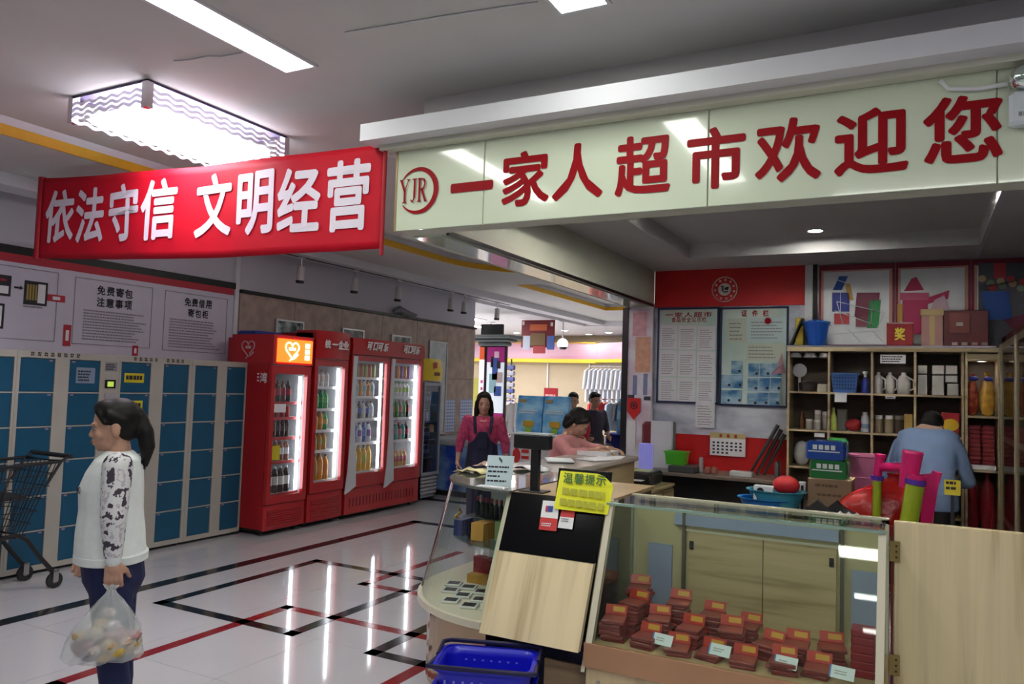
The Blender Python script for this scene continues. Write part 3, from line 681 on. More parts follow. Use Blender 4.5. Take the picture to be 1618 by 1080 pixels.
fill(6.73,7.12,1.32,[S(.20,0.037,GRN,(.10,.45,.12),GRN)],'green tea bottle on the second shelf of the curved header cooler','green bottles in the curved header cooler')
fill(6.73,7.12,1.075,[S(.19,0.037,GRN,(.5,.4,.1),GRN),S(.19,0.037,ORG,AMB,ORG),S(.22,.04,AMB,ORG,YEL)],'bright bottle on the third shelf of the curved header cooler','bottles on the curved header cooler third shelf')
fill(6.73,7.12,.845,[S(.19,0.037,AMB,(.4,.3,.06),AMB)],'amber tea bottle on the fourth shelf of the curved header cooler','bottles on the curved header cooler fourth shelf')
fill(6.73,7.12,.50,[S(.30,.048,ORG,(.8,.35,.03),ORG),S(.27,.04,AMB,(.5,.2,.03),BRN)],'big orange bottle on the bottom shelf of the curved header cooler','bottles on the curved header cooler bottom shelf')
for (a,b,dn,rows) in ((7.44,7.95,'left',[[(.16,0.037,(.6,.2,.1),(.55,.15,.1),W_,'can'),(.16,0.037,ORG,(.3,.35,.1),W_,'can')],[(.19,0.036,ORG,AMB,RED),(.19,0.036,CLR,(.3,.5,.6),BLU)],[(.2,0.036,DK,BLU,BLU),(.2,0.036,CLR,(.6,.62,.7),RED)],[(.23,0.041,W_,PUR,PUR),(.23,0.041,BLU,(.1,.25,.6),BLU)],[(.31,.045,YEL,YEL,ORG),(.30,.042,YEL,(.5,.55,.05),GRN)]]),
                     (8.20,8.70,'right',[[(.16,0.037,ORG,ORG,W_,'can'),(.16,0.037,PUR,PUR,W_,'can')],[(.18,0.036,W_,(.4,.55,.2),GRN)],[(.21,0.038,GRN,(.08,.4,.1),GRN),(.21,0.038,DK,RED,RED)],[(.21,0.038,TEA,(.2,.4,.45),W_),(.21,0.038,DK,RED,RED)],[(.20,0.036,AMB,RED,ORG)],[(.22,0.038,CLR,(.35,.55,.75),(.2,.4,.7))]])):
    zs = [1.70,1.465,1.19,.895,.54] if dn == 'left' else [1.70,1.465,1.19,.895,.54]
    for i, z in enumerate(zs):
        sp = [tuple(q) if len(q) == 6 else (*q,'bottle') for q in rows[i]]
        fill(a,b,z,sp,'drink behind the %s door of the wide cooler, shelf %s' % (dn,('one','two','three','four','five')[i]),'drinks on the wide cooler %s door shelf %s' % (dn,('one','two','three','four','five')[i]))
# slim grey cooler, chest freezer, wall pictures, sheets
M_grey = mat('grey cooler', (.22,.23,.26), .4, .2)
t = thing('slim_cooler', 'slim grey glass door cooler with yellow sign box on top behind the red coolers', 'cooler', (-6.4,9.24,0))
s = MB(); s.box(-6.7,-6.14,9.02,9.06,.05,1.66); s.box(-6.7,-6.14,9.42,9.46,.05,1.66); s.box(-6.7,-6.66,9.02,9.46,.05,1.66); s.box(-6.7,-6.14,9.02,9.46,.05,.36); s.box(-6.7,-6.14,9.02,9.46,1.60,1.68); s.build('cabinet_shell', M_grey, t)
for k in range(5): MB().box(-6.14,-6.125,9.04,9.44,.1+k*.05,.13+k*.05).build('louvre', mat('louvre grey', (.4,.4,.43), .4), t)
d = MB(); d.box(-6.14,-6.11,9.02,9.05,.36,1.66); d.box(-6.14,-6.11,9.43,9.46,.36,1.66); d.box(-6.14,-6.11,9.05,9.43,1.62,1.66); d.box(-6.14,-6.11,9.05,9.43,.36,.40); d = d.build('door_frame', mat('grey frame', (.35,.36,.4), .35, .3), t)
MB().box(-6.13,-6.125,9.05,9.43,.40,1.62).build('glass_pane', glass('slim cooler glass', (.75,.8,.9), .08), d)
for z in (.6,.85,1.1,1.35): MB().box(-6.64,-6.16,9.06,9.42,z-.01,z).build('shelf', M_grey, t)
rg = []
for i in range(9):
    k = i/8; y = 9.0+.5*k; x = -6.14+.06*math.sin(math.pi*k); rg.append([(-6.6,y,1.69),(x,y,1.69),(x+.01,y,1.85),(x-.03,y,2.0),(-6.6,y,2.0)][::-1])
h = MB().loft(rg).build('yellow_sign_box', mat('sign yellow', (.80,.58,.02), .4), t, True)
MB().box(-6.08,-6.076,9.18,9.27,1.84,1.95).build('sign_mark', M_border, h); MB().box(-6.074,-6.07,9.2,9.34,1.76,1.81).build('sign_mark', mat('sign brown', (.2,.06,.02), .5), h)
for z, sn in ((.6,'lowest'),(.85,'second'),(1.1,'third'),(1.35,'highest')): fill(9.08,9.40,z,[S(.17,.032,(.1,.12,.2),(.2,.25,.4),W_)],'dim bottle on the %s shelf of the slim grey cooler' % sn,'bottles in the slim grey cooler',x=-6.2)
M_frblue = mat('freezer blue', (.02,.07,.42), .3, kind='mix', col2=(.25,.45,.75), scale=2.2)
t = thing('chest_freezer', 'blue chest freezer with grey lid against the marble wall end', 'freezer', (-6.2,10.4,0))
MB().rbox(-6.65,-5.8,9.75,11.4,.08,.74,.03).build('body', M_frblue, t)
MB().rbox(-6.66,-5.78,9.74,11.41,.74,.83,.02).build('lid', mat('freezer lid', (.42,.44,.48), .25), t)
MB().box(-6.6,-5.85,9.8,11.35,.0,.08).build('base', M_dark, t)
def frame_pic(y0,y1,z0,z1,label,cols,x=WX+.022):
    t = thing('framed_picture', label, 'picture', (x,(y0+y1)/2,z0)); w = .02
    f = MB(); f.box(x,x+.025,y0,y1,z0,z0+w); f.box(x,x+.025,y0,y1,z1-w,z1); f.box(x,x+.025,y0,y0+w,z0+w,z1-w); f.box(x,x+.025,y1-w,y1,z0+w,z1-w); f.build('frame', M_steel, t)
    MB().box(x,x+.012,y0+w,y1-w,z0+w,z1-w).build('print', mat('picture '+label[:14], cols[0], .15, kind='mix', col2=cols[1], scale=7), t)
frame_pic(6.80,7.27,1.98,2.36,'dark framed picture peeping over the heart cooler',((.5,.6,.58),(.03,.05,.06)))
frame_pic(8.0,8.45,1.98,2.35,'framed picture nearly hidden behind the cooler with curved header',((.4,.4,.42),(.2,.2,.2)))
frame_pic(9.09,9.57,2.0,2.34,'small framed picture above the two-door cooler',((.5,.52,.5),(.12,.14,.14)))
t = frame_pic(10.08,10.60,.85,2.32,'tall framed poster of small items behind the slim cooler',((.58,.6,.62),(.45,.52,.5)))
for (y0,n,l) in ((10.64,4,'narrow taped column of small blue printed sheets'),(11.08,6,'wide taped block of small blue printed sheets by the wall end')):
    t = thing('sheet_block', l, 'poster', (WX+.022,y0+.2,.87))
    MB().box(WX+.0205,WX+.023,y0,y0+n*.068,.86,1.4).build('backing_sheet', mat('sheet blue', (.25,.32,.58), .6), t)
    for i in range(n):
        for k in range(10): MB().box(WX+.023,WX+.0245,y0+.006+i*.068,y0+.058+i*.068,.872+k*.053,.908+k*.053).build('small_label', mat('small label white', (.55,.6,.75), .6), t)
solo(MB().rbox(-6.75,-6.45,6.2,6.62,2.112,2.17,.02), 'folded_blue_box', mat('deep blue', (.02,.05,.3), .5), 'flat dark blue box lying on top of the heart cooler', 'box')
b = MB(); b.tube([(-6.72,9.05,2.67),(-6.72,9.2,2.72),(-6.72,9.4,2.68),(-6.72,9.62,2.67)],[.02,.05,.045,.02],8); solo(b,'crumpled_cloth',mat('grey cloth', (.2,.2,.23), .9),'crumpled grey cloth lying on the marble wall ledge','cloth',None,True)
# ================================================================ welcome board
SY = 3.505
def put(c, px0, py0, px1, py1, Y, m, parent, bold=.03, ex=.006, name='character'):
    """a printed character at its place on a board that stands at depth Y"""
    a = at(px0,(py0+py1)/2,Y=Y); b = at(px1,(py0+py1)/2,Y=Y); lo = at((px0+px1)/2,py1,Y=Y); hi = at((px0+px1)/2,py0,Y=Y)
    return write(MB(), c, (a.x,Y,lo.z), X1, Z1, b.x-a.x, hi.z-lo.z, bold, ex).build(name, m, parent)
t = thing('welcome_board', 'long cream board with red welcome characters above the counter', 'sign', (-1.0,3.5,2.5))
for a, b in ((-2.62,-2.05),(-2.046,-.86),(-.856,.27),(.274,1.45)):
    MB().rbox(a,b,SY+.001,SY+.014,2.50,2.955,.003).build('acrylic_panel', M_cream, t)
MB().box(-2.625,-2.612,SY-.003,SY+.014,2.497,2.957).build('end_trim', mat('gold trim', (.5,.38,.2), .3, .6), t)
for c, *q in (('一',712,287,779,302),('家',793,238,868,325),('人',873,226,953,315),('超',972,213,1060,308),('市',1085,200,1178,298),('欢',1193,186,1298,287),('迎',1318,170,1436,275),('您',1458,150,1585,257)):
    put(c, *q, SY-.002, M_signred, t, .026, 0)
# ring and three serif capitals
rc = at(662,301,Y=SY); o = Vector((rc.x, SY, rc.z)); R_ = .132; ring = []
for i in range(33):
    a = math.radians(148-i*(292/32.)); w = .006+.026*math.sin(math.pi*i/32.)
    ring.append((math.cos(a), math.sin(a), w))
out = [(R_*c, R_*s_) for c, s_, w in ring]+[((R_-w)*c, (R_-w)*s_) for c, s_, w in reversed(ring)]
ro = [o+X1*p[0]+Z1*p[1]-Y1*.004 for p in out]; n = len(ring)
MB().add(ro, [(i, i+1, 2*n-2-i, 2*n-1-i)[::-1] for i in range(n-1)]).build('logo_ring', M_signred, t)
def strokes(segs, o, s):
    mb = MB()
    for (x0,y0,x1,y1,w) in segs:
        d = Vector((x1-x0,y1-y0)); L = d.length; d /= L; nn = Vector((-d.y,d.x))*w/2
        q = [Vector((x0,y0))-nn, Vector((x1,y1))-nn, Vector((x1,y1))+nn, Vector((x0,y0))+nn]
        mb.add([o+X1*(p.x*s*.72)+Z1*(p.y*s) for p in q], [(0,1,2,3)])
    return mb
sf_ = {'Y': [(.0,1,.28,.5,.14),(.56,1,.28,.5,.06),(.28,.52,.28,0,.14),(-.1,1,.14,1,.05),(.42,1,.68,1,.05),(.12,0,.44,0,.05)],
       'J': [(.28,1,.28,.15,.14),(.28,.15,.14,.0,.09),(.14,0,.02,.1,.08),(.1,1,.46,1,.05)],
       'R': [(.12,1,.12,0,.14),(.12,1,.42,.97,.06),(.42,.97,.52,.78,.13),(.52,.78,.42,.54,.12),(.42,.54,.12,.52,.06),(.3,.53,.56,0,.13),(-.02,0,.26,0,.05),(-.02,1,.2,1,.05),(.48,0,.68,0,.05)]}
for c, dx in (('Y',-.118),('J',-.052),('R',-.004)): strokes(sf_[c], o+X1*dx-Z1*.062-Y1*.007, .128).build('logo_letter', M_signred, t)
# emergency lamp at the right end of the board
e = at(1592,150,Y=3.50); ex0 = e.x
t = thing('emergency_lamp', 'white twin emergency lamp mounted at the right end of the cream sign', 'lamp', (ex0+.12,3.46,2.72))
z0 = at(1592,200,Y=3.46).z; z1 = at(1592,148,Y=3.46).z
MB().rbox(ex0,ex0+.24,3.44,3.503,z0,z1,.012).build('box', mat('lamp box white', (.62,.68,.72), .35), t)
for dx in (.05,.19): 
    h = MB().ball((ex0+dx,3.46,z1+.055),.05,.05,.05).build('lamp_head', M_chrome, t, True); MB().cyl((ex0+dx,3.41,z1+.055),(ex0+dx,3.42,z1+.055),.035,.035,14).build('lens', glass('lamp lens'), h)
scribble(MB(), (ex0+.06,3.4395,z1-.03), X1, Z1, .12, .012, 1, 2, .7, 0).build('printed_line', M_print, t); scribble(MB(), (ex0+.03,3.4395,z0+.025), X1, Z1, .10, .025, 1, 7, .7, 0).build('printed_mark', M_greyprint, t)
MB().tube([(ex0,3.49,z1+.05),(ex0-.1,3.492,z1+.045),(ex0-.2,3.492,z1+.06),(ex0-.23,3.495,z1+.10)],.009,8).build('cable', M_paper, t, True)
# ================================================================ red cloth banner
M_ban = mat('banner red cloth', (.50,.004,.018), .6, var=.08, scale=4, spec=.25)
M_ban.node_tree.nodes['Principled BSDF'].inputs['Transmission Weight'].default_value = 0
BYY = 3.47
def bz(k): # bottom and top heights along the banner
    return 2.50-.10*k-.03*math.sin(math.pi*k), 3.112-.11*k-.025*math.sin(math.pi*k)
def brip(x, z): return BYY + .010*math.sin(x*5.1+z*1.3) + .003*math.sin(x*13+z*4)
BX0, BX1 = -5.90, -2.69
t = thing('slogan_banner', 'long red cloth banner with white characters hung across the aisle', 'banner', ((BX0+BX1)/2,BYY,2.42))
nx, nz = 90, 12; vs = []; fs = []
for i in range(nx+1):
    k = i/nx; x = BX0+(BX1-BX0)*k; b0, b1 = bz(k)
    for j in range(nz+1): z = b0+(b1-b0)*j/nz; vs.append((x, brip(x,z), z))
for i in range(nx):
    for j in range(nz): a = i*(nz+1)+j; fs.append((a, a+nz+1, a+nz+2, a+1))
c = MB().add(vs, fs).build('cloth', M_ban, t, True); md = c.modifiers.new('thickness', 'SOLIDIFY'); md.thickness = .003; md.offset = 1
MB().cyl((BX0-.02,BYY,bz(0)[0]-.01),(BX0-.02,BYY,bz(0)[1]+.01),.03,n=12).build('end_pole', mat('banner sleeve red', (.35,.006,.015), .6), t, True)
MB().cyl((BX1+.012,BYY,2.36),(BX1+.012,BYY,3.02),.012,n=10).build('end_pole', MATS['banner sleeve red'], t, True)
MB().cyl((BX0-.02,BYY,3.11),(-6.2,BYY,3.21),.003,n=5).build('cord', M_paper, t)
MB().cyl((BX1+.01,BYY,2.99),(BX1+.06,BYY,3.02),.003,n=5).build('cord', M_paper, t)
M_bw = mat('banner white', (.72,.66,.74), .6)
for ch, *q in (('依',76,300,117,383),('法',120,297,164,383),('守',172,291,222,381),('信',226,283,281,379),('文',309,274,367,374),('明',376,271,435,371),('经',442,265,507,367),('营',516,252,584,365)):
    a = at(q[0],(q[1]+q[3])/2,Y=BYY); b = at(q[2],(q[1]+q[3])/2,Y=BYY); lo = at((q[0]+q[2])/2,q[3],Y=BYY); hi = at((q[0]+q[2])/2,q[1],Y=BYY)
    m = write(MB(), ch, (a.x,0,lo.z), X1, Z1, b.x-a.x, hi.z-lo.z, .026); m.v = [(v[0], brip(v[0],v[2])-.009, v[2]) for v in m.v]
    m.build('character', M_bw, t)
# ================================================================ curved show case and cash counter
G_case = glass('show case glass', (.93,.97,.93), .045)
G_side = glass('show case side glass', (.90,.94,.86), .04)
M_rimc = mat('cream edge', (.62,.58,.44), .35)
M_mirror = mat('bronze mirror steel', (.50,.36,.24), .12, .85)
def arcpts(cx, cy, r, z, a0=270, a1=180, n=14): return [Vector((cx+r*math.cos(math.radians(a0+(a1-a0)*i/n)), cy+r*math.sin(math.radians(a0+(a1-a0)*i/n)), z)) for i in range(n+1)]
t = thing('curved_show_case', 'curved glass corner show case at the end of the cash counter', 'display case', (-2.2,3.8,0))
lo = arcpts(-1.88,4.03,.68,.50); hi = arcpts(-1.88,4.25,.65,1.09)
rg = [[a, b] for a, b in zip(lo, hi)]
fs = [(2*i,2*i+1,2*i+3,2*i+2) for i in range(len(rg)-1)]
MB().add([p for r in rg for p in r], fs).build('curved_glass', G_case, t, True)
def slab_arc(cx, cy, r, z0, z1, back):
    a = arcpts(cx,cy,r,0); poly = [(p.x,p.y) for p in a]+[(back[0],back[1]),(back[2],back[1])]
    return MB().prism(poly, (0,0,z0), X1, Y1, Z1, z1-z0)
slab_arc(-1.88,4.03,.70,.465,.50,(-2.58,4.55,-1.88)).build('rim_ledge', M_rimc, t)
slab_arc(-1.88,4.03,.64,.06,.465,(-2.52,4.50,-1.88)).build('mirror_base', M_mirror, t)
slab_arc(-1.88,4.03,.60,.0,.06,(-2.48,4.50,-1.88)).build('plinth', M_dark, t)
slab_arc(-1.88,4.25,.66,1.09,1.105,(-2.54,4.58,-1.88)).build('top_plate', mat('dark glass top', (.10,.11,.09), .08, coat=.5), t)
slab_arc(-1.88,4.15,.58,.795,.803,(-2.46,4.5,-1.90)).build('glass_shelf', glass('shelf glass', (.75,.9,.85), .08), t)
MB().box(-2.5,-1.9,4.52,4.54,.5,1.09).build('back_panel', mat('dull mirror', (.35,.42,.38), .25, .6), t)
MB().prism([(3.36,.5),(3.62,1.09),(3.66,1.09),(3.40,.5)], (-1.905,0,0), Y1, Z1, X1, .03).build('sloping_post', M_rimc, t)
MB().cyl(lo[10]+Vector((-.004,0,0)), hi[11]+Vector((-.004,0,0)), .006, n=6).build('glass_joint', M_chrome, t)
for k in (10,): MB().box(-2.585,-2.565,4.03,4.09,.08,.465).build('base_post', M_dark, t)
# middle stand: black upper panel, pale board below, both leaning with the glass
t = thing('counter_front_stand', 'counter front with black upper panel and pale wooden lower board', 'counter', (-1.6,3.6,0))
def lean(z): return 3.335+(z-.5)*(.265/.6)
def leaning(x0,x1,z0,z1,th=.02,d=0): return MB().prism([(lean(z0)-d,z0),(lean(z1)-d,z1),(lean(z1)+th,z1),(lean(z0)+th,z0)], (x0,0,0), Y1, Z1, X1, x1-x0)
leaning(-1.87,-1.355,.825,1.10).build('black_panel', mat('black gloss panel', (.004,.004,.005), .15, spec=.2), t)
leaning(-1.87,-1.355,.46,.823,.02,.012).build('wooden_board', M_woodp, t)
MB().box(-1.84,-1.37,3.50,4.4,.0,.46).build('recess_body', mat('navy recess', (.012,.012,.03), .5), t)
MB().box(-1.84,-1.37,3.66,4.4,.46,1.08).build('inner_body', M_dark, t)
MB().box(-1.87,-1.355,3.60,4.4,1.08,1.10).build('top_board', M_woodd, t)
MB().box(-1.60,-1.34,3.48,3.52,.0,.34).build('base_board', M_woodd, t)
MB().prism([(3.36,.36),(3.64,1.10),(3.70,1.10),(3.42,.36)], (-1.362,0,0), Y1, Z1, X1, .018).build('side_post', M_rimc, t)
b = at(887,738,Y=3.66); c_ = at(970,742,Y=3.66)
MB().prism([(3.585,1.05),(3.63,b.z),(3.64,b.z),(3.60,1.05)], (b.x,0,0), Y1, Z1, X1, c_.x-b.x).build('raised_black_board', MATS['black gloss panel'], t)
# yellow reminder sheet, payment stickers
t = thing('yellow_notice', 'bright yellow notice sheet with curled corner stuck on the black panel', 'notice', (-1.5,3.55,1.0))
def onp(px, py, dy=-.012):
    # point of the leaning panel seen at a pixel
    d = _r*((px-809)/FPX) - _u*((py-540)/FPX) + _f; k = .265/.6
    s_ = (3.335+(EYE-.5)*k+dy)/(d.y-k*d.z); return CAMP+d*s_
M_yn = mat('notice yellow', (.80,.80,.02), .55, var=.03, emit=None)
cor = [onp(875,803,-.03), onp(960,813,-.02), onp(969,771,-.03), onp(968,765,-.034), onp(955,752,-.036), onp(944,748,-.034), onp(886,743,-.03)]
cen = sum(cor, Vector((0,0,0)))/len(cor)
MB().add(cor+[cen], [(i,(i+1)%7,7) for i in range(7)]).build('sheet', M_yn, t)
u = (onp(955,753,-.04)-onp(892,746,-.04)); w = u.length; u = u.normalized(); v = (onp(892,746,-.04)-onp(886,803,-.04)).normalized(); pn = u.cross(v).normalized()*.004
for i, ch in enumerate('温馨提示'): write(MB(), ch, onp(890+i*17.2,762+i*1.6,-.036)+pn, u, v, .052, .053, .02).build('character', mat('print green', (.06,.16,.03), .6), t)
for (pxa,pya,rows,nm) in ((888,783,1,0),(884,800,1,1)):
    scribble(MB(), onp(pxa,pya,-.034)+pn, u, v, .24, .045, rows, nm+20, .75, .05).build('faint_print', mat('print olive', (.42,.42,.03), .6), t)
def sticker(name, label, px0,py0,px1,py1, top, bottom, split):
    a, b_, c_, d_ = onp(px0+4,py0), onp(px1+3,py0+2), onp(px1-2,py1+3), onp(px0-3,py1); k = split
    t = thing(name, label, 'sticker', a)
    m1 = lambda p, q: p*(1-k)+q*k
    MB().add([d_,c_,m1(b_,c_),m1(a,d_)], [(0,1,2,3)]).build('lower_field', bottom, t); MB().add([m1(a,d_),m1(b_,c_),b_,a], [(0,1,2,3)]).build('upper_field', top, t)
    return t, a, b_, c_, d_
M_stw = mat('sticker white', (.78,.78,.78), .4); M_str = mat('sticker red', (.55,.03,.03), .4)
t, a, b_, c_, d_ = sticker('payment_sticker','white and red payment sticker with small flag mark on the black panel',854,790,881,836,M_stw,M_str,.58)
uu = (b_-a).normalized(); vv = (a-d_).normalized(); nn = uu.cross(vv)*.003
for col, dx in (((.45,.02,.04),0),((.02,.06,.3),.012),((.02,.25,.3),.024)): quad(MB(), a*.62+d_*.38+uu*(.022+dx)+nn, uu, vv, .016, .03).build('flag_mark', mat('flag %.2f' % col[2], col, .4), t)
scribble(MB(), a*.12+d_*.88+uu*.012+nn, uu, vv, .055, .02, 2, 4, .5, .1).build('print', M_stw, t)
t, a, b_, c_, d_ = sticker('payment_sticker','small white sticker with red upper band under the yellow notice',884,803,906,833,M_str,M_stw,.42)
scribble(MB(), a*.3+d_*.7+uu*.012+nn, uu, vv, .04, .022, 2, 14, .5, .1).build('print', M_greyprint, t)
# cash counter running back
t = thing('cash_counter', 'wooden cash counter running back to the column behind the black panel', 'counter', (-2.35,5.4,0))
MB().box(-2.55,-2.10,4.63,6.25,.06,1.06).build('body', M_woodd, t)
MB().box(-2.10,-2.096,4.63,6.25,.80,.806).build('board_joint', M_rimc, t)
MB().box(-2.52,-2.13,4.66,6.2,.0,.06).build('plinth', M_dark, t)
MB().rbox(-2.57,-2.07,4.60,6.27,1.06,1.10,.008).build('worktop', mat('grey worktop', (.42,.38,.33), .18, var=.06), t)
# customer display on a pole
t = thing('customer_display', 'black customer display on a square pole behind the black panel', 'display', (-1.80,3.76,1.10))
p0 = at(845,776,Z=1.102); hx0 = at(815,700,Y=p0.y); hx1 = at(870,700,Y=p0.y); hz0 = at(843,709,Y=p0.y).z; hz1 = at(843,686,Y=p0.y).z
MB().box(p0.x-.022,p0.x+.022,p0.y-.015,p0.y+.015,1.108,hz0).build('pole', M_black, t)
MB().rbox(p0.x-.07,p0.x+.07,p0.y-.05,p0.y+.05,1.101,1.108,.002).build('foot', M_black, t)
MB().rbox(hx0.x,hx1.x,p0.y-.03,p0.y+.03,hz0,hz1,.006).build('display_head', M_black, t)
MB().box(hx0.x,hx1.x,p0.y-.03,p0.y+.05,hz1,hz1+.008).build('top_tray', mat('tray grey', (.45,.48,.5), .4), t)
# tent card, papers on the top plate
c0 = at(766,767,Z=1.106); c1 = at(808,769,Z=1.106)
t = thing('tent_card', 'pale blue tent card with handwritten lines on the curved case', 'sign', (c0.x+.07,c0.y,1.106))
w = (c1-c0).length; cu = (c1-c0).normalized(); cv = Vector((0,.15,.99)).normalized()
q = quad(MB(), c0+Z1*.001, cu, cv, w, .165); q.build('card', mat('pale blue card', (.62,.76,.80), .6), t)
scribble(MB(), c0+cv*.02+cu*.01-Y1*.002, cu, cv, w-.03, .10, 4, 31, .35, .4).build('handwriting', M_print, t)
MB().add([c0+cv*.15+cu*w*.42-Y1*.003,c0+cv*.125+cu*w*.56-Y1*.003,c0+cv*.14+cu*w*.58-Y1*.003,c0+cv*.158+cu*w*.46-Y1*.003],[(0,1,2,3)]).build('leaf_mark', mat('leaf mark', (.02,.12,.08), .6), t)
MB().box(c0.x-.02,c0.x+w,c0.y-.06,c0.y-.005,1.106,1.112).build('card_foot', M_paper, t)
M_ykl = mat('cream packing', (.72,.66,.35), .6, var=.2, scale=30)
for n, (px,py,l,wd) in enumerate(((735,748,'crumpled yellow paper at the far rim of the curved case',.2),(765,738,'pinkish folded paper behind the tent card',.2),(830,744,'white papers beside the customer display',.22))):
    p = at(px,py,Z=1.106); b = MB(); rn = random.Random(n+3); vs = []; 
    for i in range(7):
        for j in range(4): vs.append((p.x-wd/2+wd*i/6, p.y+.02+.14*j/3, 1.108+rn.random()*.03*(1 if 0<i<6 else .3)))
    b.add(vs, [(i*4+j,(i+1)*4+j,(i+1)*4+j+1,i*4+j+1) for i in range(6) for j in range(3)])
    o = solo(b,'crumpled_paper',[M_ykl,mat('pink packing',(.7,.5,.4),.6),M_paper][n],l,'paper',None,True); md = o.modifiers.new('thickness','SOLIDIFY'); md.thickness=.002
for k, (px,py,rz) in enumerate(((965,722,.2),(1000,718,-.3),(945,718,.5))):
    p = at(px,py,Z=1.102); o = solo(MB().box(-.10,.10,-.14,.14,0,.004+.002*k),'paper_sheet',M_paper,('white sheet under the writing hand of the cashier','white sheet near the column end of the cash counter','loose sheet at the elbow of the cashier')[k],'paper'); o.location=(max(-2.44,min(-2.2,p.x)),min(p.y,6.0)-.35*k,1.101+.004*k); o.rotation_euler=(0,0,rz)
p = solo(MB().box(-.12,.14,-.14,.14,0,.035),'printer_paper_stack',M_paper,'thick white stack of paper at the column end of the cash counter','paper'); p.location=(-2.36,6.08,1.101)
# ---------------------------------------------------------------- contents of the curved case
def pile(name, mb, ms, loc, label, cat, group=None, rz=0, smooth=False):
    o = solo(mb, name, ms, label, cat, group, smooth); o.location = Vector(loc); o.rotation_euler = (0,0,rz); return o
M_pkb = mat('pack navy', (.02,.03,.12), .3); M_pko = mat('pack gold', (.5,.26,.05), .35); M_pkr = mat('pack red', (.30,.02,.03), .3); M_pkw = mat('pack white', (.6,.62,.6), .35); M_pkg = mat('pack green', (.2,.3,.12), .35)
ORDS = ('first','second','third','fourth','fifth','sixth','seventh','eighth','ninth','tenth','eleventh','twelfth')
for i in range(7):
    b = MB(); b.slot(0).lathe([(.013,0),(.014,.005),(.014,.07),(.006,.085)], n=8); b.slot(1).lathe([(.009,.085),(.009,.11)], n=8)
    pile('small_bottle', b, [mat('dark bottle', (.02,.04,.035), .15), mat('red cap', (.45,.03,.03), .4)], (-2.30+i*.038,4.0-.012*i,.885), 'small dark bottle with red cap, %s from the left in the curved case' % ORDS[i], 'bottle', 'red capped bottles in the curved case')
solo(MB().rbox(-2.36,-2.0,3.93,4.10,.805,.884,.004),'carton_tray',mat('tray dark', (.07,.09,.08), .5),'dark tray carrying the red capped bottles on the glass shelf','tray')
for i in range(5):
    pile('cigarette_pack', MB().rbox(-.028,.028,-.012,.012,0,.088,.002), M_pkb, (-2.28+.0*i,3.76+i*.026,.8045), 'navy packet on the glass shelf, %s in its row' % ORDS[i], 'packet', 'navy packets on the glass shelf')
    pile('cigarette_pack', MB().rbox(-.04,.04,-.012,.012,0,.095,.002), M_pko, (-2.12,3.70+i*.026,.8045), 'gold packet on the glass shelf, %s in its row' % ORDS[i], 'packet', 'gold packets on the glass shelf')
    pile('cigarette_pack', MB().rbox(-.045,.045,-.012,.012,0,.105,.002), M_pkg, (-2.0,3.76+i*.026,.8045), 'pale green packet on the glass shelf, %s in its row' % ORDS[i], 'packet', 'green packets on the glass shelf')
pile('gilt_ornament', MB().tube([(0,0,0),(.02,.01,.03),(-.02,.0,.05),(.01,.01,.08),(.0,0,.1)],.012,8), mat('gilt', (.6,.38,.05), .25, .7), (-2.40,3.95,.812), 'small gilt ornament at the left of the glass shelf', 'ornament', None, 0, True)
for i in range(6):
    for k in range(2): pile('red_box', MB().rbox(-.03,.03,-.03,.03,0,.06,.002), M_pkr, (-2.34+i*.063,4.12-.02*i,.5005+k*.061), 'red box in the %s row of the case floor stack, %s from the left' % (('lower','upper')[k],ORDS[i]), 'box', 'red boxes on the case floor')
pile('gold_box', MB().rbox(-.07,.07,-.03,.03,0,.05,.003), M_pko, (-2.26,3.98,.5005), 'flat gold box in front of the red boxes in the curved case', 'box')
n = 0
for (x, y) in ((-2.36,3.86),(-2.25,3.84),(-2.14,3.80),(-2.03,3.80),(-2.30,3.73),(-2.19,3.68),(-2.07,3.66),(-1.96,3.68),(-2.19,3.56),(-2.06,3.53),(-1.95,3.55)):
    b = MB(); b.slot(0).rbox(-.045,.045,-.045,.045,0,.012,.003); b.slot(1).box(-.034,.034,-.034,.034,.012,.0125)
    pile('boxed_card', b, [M_pkw, M_dark], (x,y,.5005), 'white framed dark flat pack on the case floor, %s of the spread' % ORDS[n], 'packet', 'flat packs spread on the case floor', .3); n += 1
# ================================================================ straight glass case with red packets
CX0_, CX1_ = -1.335, -.115
t = thing('glass_show_case', 'leaning front glass show case filled with red packets', 'display case', ((CX0_+CX1_)/2,3.65,0))
MB().box(CX0_,CX1_,3.36,3.97,.06,.44).build('base', M_wood, t)
MB().box(CX0_+.03,CX1_-.03,3.42,3.93,0,.06).build('plinth', M_dark, t)
MB().box(CX0_-.004,CX1_+.004,3.335,3.36,.395,.50).build('kick_board', mat('brown card strip', (.42,.22,.12), .5, var=.08, scale=5), t)
MB().box(CX0_,CX1_,3.36,3.97,.44,.50).build('case_floor', M_woodd, t)
for i in range(14):
    x = CX0_+.06+i*.085; MB().cyl((x,3.358,.33-.02*(i%2)),(x,3.35,.33-.02*(i%2)),.009,n=8).build('nail_cap', mat('cap grey', (.35,.33,.3), .4), t)
MB().prism([(3.345,.50),(3.585,1.09),(3.59,1.09),(3.351,.50)], (CX0_+.03,0,0), Y1, Z1, X1, CX1_-CX0_-.06).build('front_glass', G_case, t)
MB().box(CX0_+.01,CX1_-.01,3.585,3.945,1.092,1.10).build('top_glass', G_case, t)
